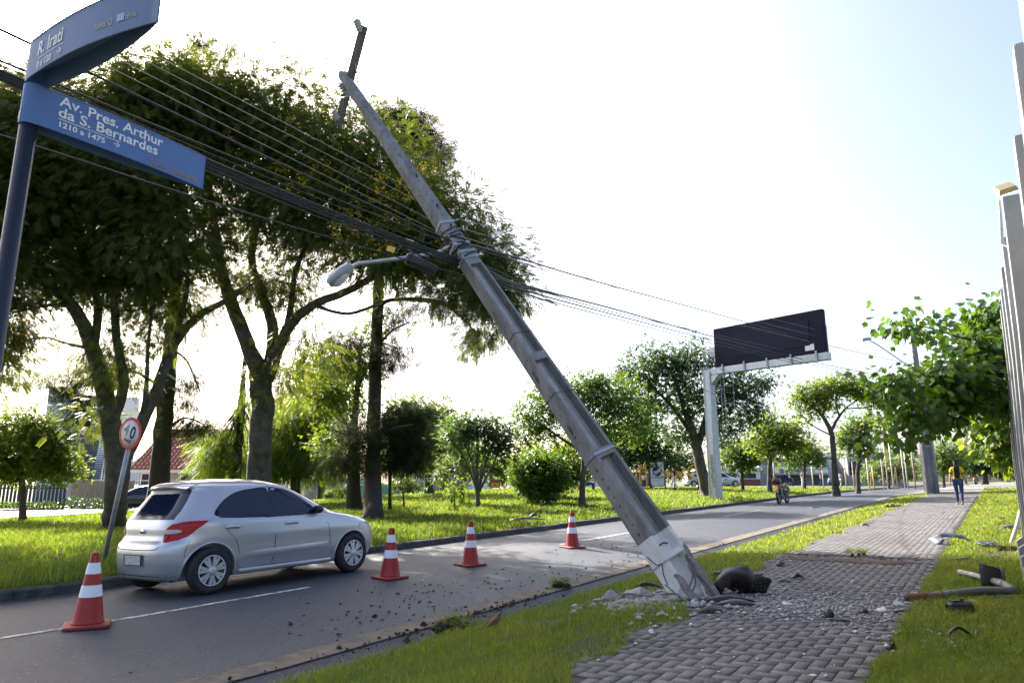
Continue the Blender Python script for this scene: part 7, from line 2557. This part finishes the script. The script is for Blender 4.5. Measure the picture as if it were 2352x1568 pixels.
ring(mb, Mt, (-.1, -.1, 1.35), .5, .045, 0, 6)
mb.build('wheel', M['gym_yellow'], g4)
MB().tube([Mt @ Vector((.15, 0, -.1)), Mt @ Vector((.15, 0, 1.5)), Mt @ Vector((-.1, -.05, 1.35))], .07, 6).build('post', M['gym_blue'], g4)
g5, Mt = gym('yellow exercise bicycle frame half hidden beside the round shrub', 1318, 1128, 42)
MB().tube([Mt @ Vector((-.4, 0, 0)), Mt @ Vector((-.1, 0, .6)), Mt @ Vector((.3, 0, .1)), Mt @ Vector((.1, 0, .9))], .04, 6).build('frame', M['gym_yellow'], g5)
MB().tube([Mt @ Vector((.5, 0, -.05)), Mt @ Vector((.3, 0, 1.15)), Mt @ Vector((.05, 0, 1.2))], .045, 6).build('handle_post', M['gym_blue'], g5)

# parked cars
def recolour(o, m_old, m_new):
    for ch in list(o.children):
        recolour(ch, m_old, m_new)
        if ch.type == 'MESH' and ch.data.materials and ch.data.materials[0] == m_old:
            ch.data = ch.data.copy()
            ch.data.materials[0] = m_new


def parked(label, u, v, t, az, name, col):
    M[name] = mat(name, col, .25, coat=.8, metal=.2)
    c = copy_tree(car)
    c['label'] = label
    recolour(c, M['car_silver'], M[name])
    p = P(u, v, t)
    c.location = (p.x, p.y, gz(p) + .05)
    c.rotation_euler = (0, 0, R(90 - az))
    return c


parked('dark car parked at the frontage street, mostly hidden behind the forked shade tree', 402, 1174, 41, -100, 'car_dark', (.015, .018, .03))
parked('white car parked beyond the gym wheels, left of the big dense tree', 1570, 1118, 66, 80, 'car_white', (.6, .6, .6))
parked('second white car parked just right of the other white one behind the gym', 1612, 1117, 68, 80, 'car_white_dull', (.5, .52, .56))

# ornamental plants at the frontage
yc = TB(786, 1152, 40)
g = np.random.default_rng(3)
yu = thing('yucca_plant', 'small spiky yucca in the grass above the hatchback bonnet', 'plant', yc)
MB().tube([yc - Vector((0, 0, .1)), yc + Vector((0, 0, .4))], .05, 6).build('stem', M['bark'], yu)
n = 70
leaves('leaves', np.repeat(np.array([yc + Vector((0, 0, .42))]), n, 0), np.stack([g.normal(0, 1, n), g.normal(0, 1, n), g.uniform(-.3, 1.2, n)], -1), np.full(n, .55), 'needle', g.random(n), M['leaf_fresh'], yu, g)
simple('flower_bush', 'pale rounded bush by the dark barred gate', 766, 1150, 48, 3, [[(766, 1140, 0, 2)]], [(766, 1138, 0, 20, 13, 60)], 'leaf_pale', ground=False, size=.22, per=12, clump=.2, seed=71, cat='shrub')
# ------------------------------------------------------------------ crash debris
M['rubble'] = mat('rubble', (.36, .355, .36), .95, (.24, .235, .235), 9, bump=.5, bscale=40)
M['rubble_white'] = mat('rubble_white', (.55, .55, .55), .9, (.36, .355, .35), 9, bump=.3, bscale=40)
M['clod'] = mat('earth_clod', (.05, .032, .02), 1.0, (.022, .015, .01), 20, bump=1.0, bscale=50)
M['silver_part'] = mat('silver_part', (.11, .11, .135), .45, (.085, .085, .1), 5, metal=.3)
M['rust_pipe'] = mat('rusty_pipe', (.13, .055, .03), .85, (.24, .25, .26), 3.5, lo=.55, hi=.66, bump=.4)
M['brick_brown'] = mat('brown_block', (.16, .11, .075), .9, (.11, .08, .06), 10)
M['wood'] = mat('raw_wood', (.32, .22, .13), .9, (.22, .15, .09), 5, stretch=(1, 6, 6))


def chunk_verts(r_, s, flat=.6):
    """irregular broken lump: jittered octahedral solid"""
    base = [(1, 0, 0), (-1, 0, 0), (0, 1, 0), (0, -1, 0), (0, 0, 1), (0, 0, -1), (.7, .7, .1), (-.7, .6, .2), (.6, -.7, -.1), (-.6, -.7, .15), (.5, .1, .8), (-.4, .3, .75)]
    a = r_.uniform(0, 6.28)
    out = []
    for x, y, z in base:
        q = r_.uniform(.6, 1.15)
        x2, y2 = x * math.cos(a) - y * math.sin(a), x * math.sin(a) + y * math.cos(a)
        out.append(Vector((x2 * s * q, y2 * s * q * r_.uniform(.6, 1), z * s * q * flat)))
    return out


def hull(verts):
    bm = bmesh.new()
    for v in verts: bm.verts.new(v)
    bmesh.ops.convex_hull(bm, input=bm.verts[:])
    loose = [v for v in bm.verts if not v.link_faces]
    bmesh.ops.delete(bm, geom=loose, context='VERTS')
    bm.verts.index_update()
    vv = [v.co.copy() for v in bm.verts]
    ff = [tuple(v.index for v in f.verts) for f in bm.faces]
    bm.free()
    return vv, ff


HULLS = []
r_ = random.Random(12)
for i in range(24): HULLS.append(hull(chunk_verts(r_, 1.0)))


def scatter(name, n, place, smin, smax, m, seed, power=2.2, flat=1.0):
    """loose bits nobody could count, as one object"""
    r_ = random.Random(seed)
    V, F, T, k = [], [], [], 0
    for i in range(n):
        p = place(r_)
        if p is None: continue
        s = smin + (smax - smin) * r_.random() ** power
        vv, ff = HULLS[r_.randrange(24)]
        a = r_.uniform(0, 6.28)
        c, d = math.cos(a) * s, math.sin(a) * s
        z = gz(p) + .01 + s * .3 * flat
        for v in vv: V.append((p[0] + v.x * c - v.y * d, p[1] + v.x * d + v.y * c, z + v.z * s * flat))
        for f in ff:
            for j in range(1, len(f) - 1): F.append((k + f[0], k + f[j], k + f[j + 1]))
        k += len(vv)
    return np_mesh(name, V, F, M[m], kind='stuff')


pbase = G(1610, 1385)
ps, pn = SN(pbase)


def near_pole(r_):
    s, n = ps + r_.gauss(0, .55) + .15, pn + r_.gauss(.45, .55)
    return W(s, n)


def rubble_fan(r_):
    k = r_.random() ** .8
    s, n = ps + .15 + .4 * k + r_.gauss(0, .28 + .45 * k), pn + .2 + 2.1 * k + r_.gauss(0, .2)
    return W(s, n)


def verge_side(r_):
    return W(ps - .1 + r_.gauss(0, .4), pn - .55 + r_.gauss(0, .3))


scatter('rubble', 3200, rubble_fan, .005, .032, 'rubble', 1, 3, .7)
scatter('rubble', 420, near_pole, .006, .04, 'rubble_white', 2, 4, .6)
scatter('rubble', 1000, verge_side, .008, .07, 'rubble', 3, 3, .8)
scatter('rubble_dust', 9000, rubble_fan, .003, .009, 'rubble', 4, 1.5, .5)
scatter('rubble', 160, lambda r_: W(r_.uniform(5, 12), r_.uniform(-2.9, .2)), .006, .035, 'rubble_white', 5, 3)


def road_dirt(r_):
    c = r_.choice(((8.6, -5.7, 1.6, .5), (7.6, -6.3, 1.3, .6), (6.2, -5.8, .9, .4), (10.5, -6.0, 2.2, .7), (11.5, -5.6, 1.5, .4), (13.5, -6.4, 1.5, .5)))
    n = min(-5.16, c[1] + r_.gauss(0, c[3]))
    return W(c[0] + r_.gauss(0, c[2]), n)


scatter('dirt_crumbs', 1700, road_dirt, .003, .035, 'clod', 6, 8, .6)
scatter('dirt_crumbs', 350, lambda r_: W(6.4 + r_.gauss(0, .9), -5.2 + abs(r_.gauss(0, .14))), .005, .03, 'clod', 7, 2)
scatter('dirt_crumbs', 260, lambda r_: W(12.75 + r_.gauss(0, .12), r_.uniform(-3.2, -.9)), .005, .03, 'clod', 8, 2, .5)

CH = 0


def lump(label, u, v, size, m, cat='rubble', name='concrete_chunk', flat=.6, dz=0.0, seed=None, group='broken concrete chunks round the pole foot'):
    global CH
    CH += 1
    r_ = random.Random(seed or CH * 7)
    p = G(u, v)
    vv, ff = hull(chunk_verts(r_, size, flat))
    mb = MB()
    mb.add([q + p + Vector((0, 0, size * flat * .45 + dz)) for q in vv], ff)
    o = mb.build(name, M[m])
    return tag(o, label, cat, group)


for lb, u, v, s, m_, fl in (
        ('largest jagged grey concrete block on the verge side of the pole foot', 1472, 1372, .2, 'rubble', .5),
        ('upright grey concrete lump at the kerb end of the rubble', 1404, 1378, .11, 'rubble', .8),
        ('tilted grey slab between the two big lumps left of the pole', 1432, 1388, .12, 'rubble', .45),
        ('rounded white chip lying in front of the jagged block', 1450, 1392, .065, 'rubble_white', .3),
        ('flat white shard standing in the grass edge below the pole', 1520, 1415, .085, 'rubble_white', .35),
        ('pointed white shard right of the one in the grass edge', 1552, 1420, .08, 'rubble_white', .25),
        ('white broken slab touching the base of the pole', 1545, 1400, .09, 'rubble_white', .35),
        ('grey lump just left of the pole foot', 1512, 1378, .1, 'rubble', .6),
        ('grey angular lump right under the broken pole corner', 1600, 1396, .085, 'rubble', .55),
        ('long white concrete splinter on the pavement blocks', 1808, 1388, .085, 'rubble_white', .3),
        ('grey clump on the pavement right of the black wheel liner', 1742, 1352, .07, 'rubble', .6),
        ('pale crumbled heap near the lawn edge, left of the rusty pipe mouth', 2030, 1405, .085, 'rubble_white', .4),
        ('white angular chunk wedged at the rusty end of the bent pipe', 2066, 1393, .07, 'rubble_white', .7),
        ('grey and white stone behind the black canister', 2242, 1388, .08, 'rubble', .5),
        ('small white stone alone on the lower lawn', 2212, 1447, .045, 'rubble_white', .5),
        ('white paper-like flake at the bottom of the pavement', 1867, 1553, .035, 'rubble_white', .4)):
    lump(lb, u, v, s, m_, flat=fl)


def cluster(name, label, u, v, parts, m, cat, group=None):
    """a clod of earth: several lumps fused in one mesh, with grass still on top"""
    p = G(u, v)
    t = thing(name, label, cat, p, group)
    mb = MB()
    r_ = random.Random(int(u))
    for du, dv, s in parts:
        vv, ff = hull(chunk_verts(r_, s, .75))
        mb.add([q + Vector((du, dv, s * .4)) + p for q in vv], ff)
    mb.build('earth', M[m], t)
    g = np.random.default_rng(int(u))
    n = 60
    bp_ = np.array([[p.x + q[0], p.y + q[1], p.z + q[2] * .7] for q in [parts[i] for i in g.integers(0, len(parts), n)]]) + g.normal(0, .03, (n, 3)) * np.array([1, 1, .1])
    leaves('grass_tuft', bp_, np.stack([g.normal(0, .5, n), g.normal(0, .5, n), g.uniform(.3, 1.2, n)], -1), .12, 'needle', g.random(n), M['lawn'], t, g)
    return t


cluster('earth_clod', 'large dark torn-up clod of earth lying across the kerb', 1042, 1452, [(-.14, 0, .1), (0, .03, .12), (.13, .06, .1), (.05, -.05, .09), (-.05, .1, .08), (.22, .1, .07)], 'clod', 'earth')
cluster('earth_clod', 'grassy earth clod on the tarmac near the pole', 1287, 1349, [(0, 0, .1), (.1, .02, .07), (-.08, -.02, .06)], 'clod', 'earth')
lump('lone dark clod of earth on the kerb edge below the big clod', 818, 1477, .05, 'clod', 'earth', 'earth_clod', .8, group=None) if False else None
for lb, u, v, s in (('fist-sized dark clod on the worn kerb strip', 935, 1478, .055), ('round dark clod on the tarmac left of the kerb strip', 860, 1418, .04), ('dark clod alone on the tarmac near the bottom edge', 778, 1491, .035), ('dark crumb of earth on the tarmac beyond the big clod', 972, 1437, .045)):
    lump(lb, u, v, s, 'clod', 'earth', 'earth_clod', .8, group='earth clods flung on the tarmac')
cluster('grass_sod', 'uprooted brown sod on the pavement edge before the far pole', 2050, 1165, [(0, 0, .12), (.2, .1, .09), (-.15, .05, .1), (.35, .12, .1)], 'clod', 'earth')
cluster('grass_sod', 'dark uprooted sod at the foot of the white finned wall', 2322, 1268, [(0, 0, .12), (.12, .1, .1), (-.1, .05, .1), (.05, .15, .12)], 'clod', 'earth')
cluster('grass_sod', 'flattened green sod on the patched strip of pavement', 1972, 1276, [(0, 0, .05), (.1, .03, .04), (-.1, .0, .04)], 'clod', 'earth')


def sheet_part(name, label, cat, pts, m, th, parent=None, group=None, crease=None):
    """curved torn plastic or metal panel: rows of world points, given thickness"""
    mb = MB()
    n = len(pts[0])
    mb.add([q for r in pts for q in r], [(i * n + k, i * n + k + 1, i * n + n + k + 1, i * n + n + k) for i in range(len(pts) - 1) for k in range(n - 1)], True)
    o = mb.build(name, M[m], parent, sharp=R(50))
    sm = o.modifiers.new('thick', 'SOLIDIFY')
    sm.thickness = th
    if label: tag(o, label, cat, group)
    return o


# black wheel arch liner leaning beside the pole foot
c = G(1690, 1362)
ln = thing('wheel_liner', 'torn black plastic wheel-arch liner standing beside the pole foot', 'car part', c)
r_ = random.Random(21)
rows = []
for i in range(13):
    a = R(-5) + R(178) * i / 12
    row = []
    for k in range(6):
        w = -.2 + .36 * k / 5
        rr = (.25 + .015 * math.cos(k * 1.3)) * math.sqrt(max(.02, 1 - (max(0, -w) / .21) ** 2)) - (.05 if i in (0, 1, 12) else 0) * (w > -.1)
        jx = r_.uniform(-.02, .02)
        rr *= 1 + (.12 * math.sin(a * 7 + k) if k in (0, 5) else .03 * math.sin(a * 5 + k * 2))
        p = Vector((rr * 1.05 * math.cos(a) + .3 * w, w + .12 * math.cos(a), rr * math.sin(a) * 1.05 + .02)) + Vector((jx, jx, jx * .6))
        row.append(c + Matrix.Rotation(R(-18), 3, 'Z') @ p)
    rows.append(row)
M['liner'] = mat('liner_black', (.006, .006, .007), .5, spec=.3, bump=.3, bscale=60)
sheet_part('arch', None, None, rows, 'liner', .006, ln)
rows = [[c + Vector((.12 + .2 * i / 3 + .02 * k, -.12 - .02 * k, .02 + .075 * k * (1 - .1 * i))) for k in range(4)] for i in range(4)]
sheet_part('flap', None, None, rows, 'black_plastic', .005, ln)
hl = MB()
for i in range(4):
    for k in range(3):
        q = c + Vector((.2 + .045 * k + .012 * (i % 2), -.165 + .01 * k, .06 + .04 * i))
        hl.box(q, (.022, .012, .022), Matrix.Rotation(R(45), 3, 'Y'))
hl.build('vent_holes', M['grey_plastic'], ln)
rows = [[c + Vector((-.3 + .1 * i, .05 - .06 * k, .03 + .05 * math.sin(i * 1.2) + .03 * k)) for k in range(4)] for i in range(4)]
sheet_part('torn_tongue', None, None, rows, 'black_plastic', .006, ln)


def flat_shard(label, u, v, L_, Wd, az, m='black_plastic', th=.008, curl=.05, dz=.02, name='plastic_shard', cat='car part', seed=1, tilt=0.0, group='broken plastic pieces off the crashed car'):
    p = G(u, v)
    r_ = random.Random(seed)
    d, e = Vector((math.sin(R(az)), math.cos(R(az)), 0)), Vector((math.cos(R(az)), -math.sin(R(az)), 0))
    rows = []
    for i in range(7):
        a = i / 6 - .5
        w = Wd * (1 - .7 * abs(a) ** 2 * 2) * r_.uniform(.75, 1.1)
        rows.append([p + d * (a * L_) + e * (w * (k / 3 - .5) + r_.uniform(-.01, .01) * L_) + Vector((0, 0, dz + curl * (1 - 4 * a * a) * (1 - .5 * abs(k - 1.5)) + tilt * (k / 3) * Wd + r_.uniform(0, .008))) for k in range(4)])
    return sheet_part(name, label, cat, rows, m, th, None, group)


flat_shard('long ribbed black bumper strip lying below the wheel liner', 1672, 1384, .55, .12, 95, curl=.07, seed=2)
flat_shard('dark grey curved bumper panel in front of the black strip', 1690, 1392, .42, .14, 100, 'grey_plastic', curl=.06, seed=3)
flat_shard('dark grey flat shard with a bent corner nearest the pavement blocks', 1632, 1408, .28, .1, 80, 'grey_plastic', curl=.05, seed=4)
flat_shard('black strip sticking up from the verge left of the pole foot', 1487, 1352, .38, .07, 100, curl=.08, seed=5)
flat_shard('folded black shard on the pavement below the rubble fan', 1905, 1420, .14, .1, 20, curl=.1, seed=6)
flat_shard('thin black shard trailing right of the folded one', 1928, 1428, .18, .05, 120, curl=.01, seed=7)
flat_shard('black cap-like fragment on the pavement near the lawn', 1985, 1412, .1, .08, 60, curl=.05, seed=8)
flat_shard('dark blue-black strip at the lawn edge below the rusty pipe mouth', 2076, 1408, .2, .08, 85, curl=.02, seed=9)
flat_shard('crumpled dark fragment at the middle of the pavement', 1832, 1331, .2, .1, 70, curl=.08, seed=10)
flat_shard('small dark fragment left of the crumpled one on the pavement', 1800, 1338, .16, .08, 110, curl=.03, seed=11)
flat_shard('dark tilted fragment on the left side of the pavement', 1793, 1300, .16, .14, 40, 'grey_plastic', curl=.08, seed=12)
flat_shard('black bar-shaped strip in the lawn above the bent pipe', 2228, 1322, .42, .05, 70, curl=.02, seed=13)
flat_shard('small black fragment on the sunlit pavement', 1987, 1208, .22, .1, 80, curl=.06, seed=14)
flat_shard('black tangle of trim on the sunlit lawn', 2302, 1194, .34, .16, 80, curl=.07, seed=15)
flat_shard('grey torn metal sheet on the sunlit lawn', 2320, 1215, .6, .22, 75, 'silver_part', curl=.1, seed=16)
flat_shard('grey metal strip half buried in the park grass beyond the kerb', 1212, 1206, 1.1, .16, 75, 'silver_part', curl=.1, dz=.14, seed=17)
flat_shard('dark torn plastic flap on the grey strip in the park grass', 1228, 1200, .4, .2, 60, curl=.16, dz=.16, seed=18)
flat_shard('flat black trim lying beneath the bend of the pipe', 2330, 1376, .6, .12, 95, curl=.02, seed=19)
flat_shard('thin pale metal strip below the silver wing panel', 2198, 1258, .3, .05, 80, 'silver_part', curl=.0, seed=20)
flat_shard('black fragment on the tarmac by the far kerb strip', 1873, 1167, .4, .12, 70, curl=.05, seed=22)
# silver wing panel arched over the lawn edge
c = G(2190, 1248)
rows = []
for i in range(13):
    x = -.42 + .84 * i / 12
    zt = .17 * math.sin(math.pi * min(1, (i + 1.5) / 13.5)) + (.03 if i > 8 else 0)
    dep = .26 if i < 3 else (.12 + .02 * math.cos(i))
    rows.append([c + Vector((x, .1 - dep * k / 4 - .05 * math.sin(i), .02 + zt - (.10 if i < 11 else .15) * (k / 4) ** 2 * (1.2 if i in (0, 1, 11, 12) else .7))) for k in range(5)])
sheet_part('wing_panel', 'torn silver car wing panel arched on the edge of the lawn', 'car part', rows, 'silver_part', .006)
# wheel trim disc lying in the grass
c = G(2276, 1259)
wt_ = thing('wheel_cover', 'silver multi-spoke wheel cover lying flat in the lawn', 'wheel cover', c)
Mw_ = Matrix.Translation(c + Vector((0, 0, .07))) @ Matrix.Rotation(R(7), 4, 'X')
mb = MB()
mb.lathe([(.19, .0), (.205, .012), (.2, .022), (.18, .016)], 32, Mw_, cap=False)
mb.lathe([(.0, .03), (.05, .03), (.06, .015)], 16, Mw_, cap=False)
for k in range(9):
    a = 2 * math.pi * k / 9
    c0, s0, c1, s1 = math.cos(a - .13), math.sin(a - .13), math.cos(a + .13), math.sin(a + .13)
    mb.add([Mw_ @ Vector(q) for q in ((.05 * c0, .05 * s0, .026), (.05 * c1, .05 * s1, .026), (.19 * c1, .19 * s1, .016), (.19 * c0, .19 * s0, .016))], [(0, 1, 2, 3)])
mb.build('spokes', M['silver_part'], wt_)
MB().lathe([(.0, -.012), (.19, -.008)], 24, Mw_, cap=False).build('back_dish', M['dark_metal'], wt_)
# bent sign post: rusty end, sharp bend, white return
g0, g1, g2 = G(2084, 1383), G(2322, 1368), G(2206, 1322)
bp = thing('bent_pipe', 'uprooted steel pipe bent double on the lawn with a rusty end', 'pipe', g0)
up_ = Vector((0, 0, .045))
M['pipe_grey'] = mat('pipe_grey', (.15, .17, .17), .6, (.1, .105, .1), 5)
MB().tube(smoothline([g0 + up_, g0.lerp(g1, .3) + up_ * 1.1, g0.lerp(g1, .7) + up_ * 1.6, g1 + up_ * 1.2, g1 + Vector((.06, .06, .07)), g1.lerp(g2, .2) + Vector((.03, .03, .1))], 6), .042, 14).build('pipe', M['pipe_grey'], bp)
MB().tube([g0 + up_, g0.lerp(g1, .15) + up_ * 1.06, g0.lerp(g1, .3) + up_ * 1.12, g0.lerp(g1, .42) + up_ * 1.2], .0435, 14).build('rusty_end', M['rust_pipe'], bp)
M['white_pipe'] = mat('white_pipe', (.36, .36, .35), .7, (.2, .19, .17), 6)
MB().tube(smoothline([g1.lerp(g2, .12) + Vector((.03, .03, .095)), g1.lerp(g2, .5) + up_ * 2, g2 + up_ * 1.2], 5), [.036] * 5 + [.032] * 6, 12).build('return_leg', M['white_pipe'], bp)
MB().lathe([(.034, 0), (.034, .02)], 14, Matrix.Translation(g0 + up_) @ (g0 - g1).to_track_quat('Z', 'Y').to_matrix().to_4x4() @ Matrix.Translation((0, 0, -.012))).build('pipe_mouth', M['black_ink'], bp)
# curved dark panel leaning on the pipe
c = G(2283, 1352)
rows = [[c + Vector((-.13 + .26 * i / 6, .02 - .05 * math.sin(math.pi * i / 6), .03 + .26 * k / 4 - .012 * i * (k / 4))) for k in range(5)] for i in range(7)]
pt = thing('trim_panel', 'curved blue-black trim panel propped against the bent pipe', 'car part', c)
sheet_part('panel', None, None, rows, 'grey_plastic', .006, pt)
mb = MB()
for x in (.1, .125): mb.tube([c + Vector((x, -.025, .03)), c + Vector((x, -.025, .24))], .008, 5)
mb.build('edge_rib', M['silver_part'], pt)
# black canister
c = G(2208, 1412)
cn = thing('air_duct', 'short black plastic duct lying on the lawn below the bent pipe', 'car part', c)
Mc = Matrix.Translation(c + Vector((-.1, 0, .065))) @ Matrix.Rotation(R(90), 4, 'Y') @ Matrix.Rotation(R(8), 4, 'X')
MB().lathe([(.04, -.03), (.055, 0), (.058, .05), (.06, .19), (.05, .2), (.046, .19), (.044, .06), (.0, .05)], 8, Mc, cap=False, smooth=False).build('duct_body', M['black_plastic'], cn)
MB().lathe([(.064, .125), (.064, .14)], 8, Mc, smooth=False).build('rib', M['grey_plastic'], cn)
mb = MB()
mb.box(c + Vector((.02, 0, .135)), (.03, .02, .035))
mb.box(c + Vector((-.04, 0, .128)), (.06, .03, .014))
mb.build('clip', M['black_plastic'], cn, bevel=.004)
# bent hose
c = G(2215, 1466)
tag(MB().tube(smoothline([c + Vector(q) for q in ((-.12, .03, .0), (-.085, .02, .055), (-.03, .01, .085), (.03, 0, .05), (.065, -.01, .01), (.1, .0, .02), (.13, .02, .05))], 6), .014, 8).build('rubber_hose', M['black_plastic']), 'bent black rubber hose lying in the lower lawn', 'hose')
# loose blocks and sticks
for lb, u, v, sz, az, m_ in (('brown paving block lying right of the black wheel liner', 1732, 1330, (.22, .1, .06), 20, 'brick_brown'), ('brown block half hidden in the verge behind the pole foot', 1652, 1327, (.2, .1, .07), 10, 'brick_brown'), ('brown block on the sunlit lawn near the wall', 2348, 1192, (.34, .14, .1), 10, 'brick_brown'), ('short plank lying on the lawn edge near the silver wing', 2206, 1290, (.34, .06, .05), 30, 'wood')):
    p = G(u, v)
    mb = MB()
    mb.box(p + Vector((0, 0, sz[2] / 2 + .015)), sz, Matrix.Rotation(R(az), 3, 'Z'))
    tag(mb.build('paving_block' if 'block' in lb else 'plank', M[m_], bevel=.008), lb, 'block' if 'block' in lb else 'plank')
st0 = G(2318, 1262)
pk = thing('leaning_stake', 'pale broken stake leaning on the foot of the white finned wall', 'stake', st0)
M['pale_wood'] = mat('pale_wood', (.6, .5, .42), .8, (.2, .08, .05), 3, lo=.55, hi=.62)
MB().tube([st0, P(2338, 1200, st0.y * .98), P(2352, 1140, st0.y * .97)], [.035, .033, .03], 8).build('stake', M['pale_wood'], pk)
# yellow petals and small weeds in the verge
def petals(r_):
    return W(r_.uniform(3, 12), r_.uniform(-4.6, 1.0))


scatter('fallen_petals', 260, petals, .006, .016, 'blossom', 31, 1.5, .5)
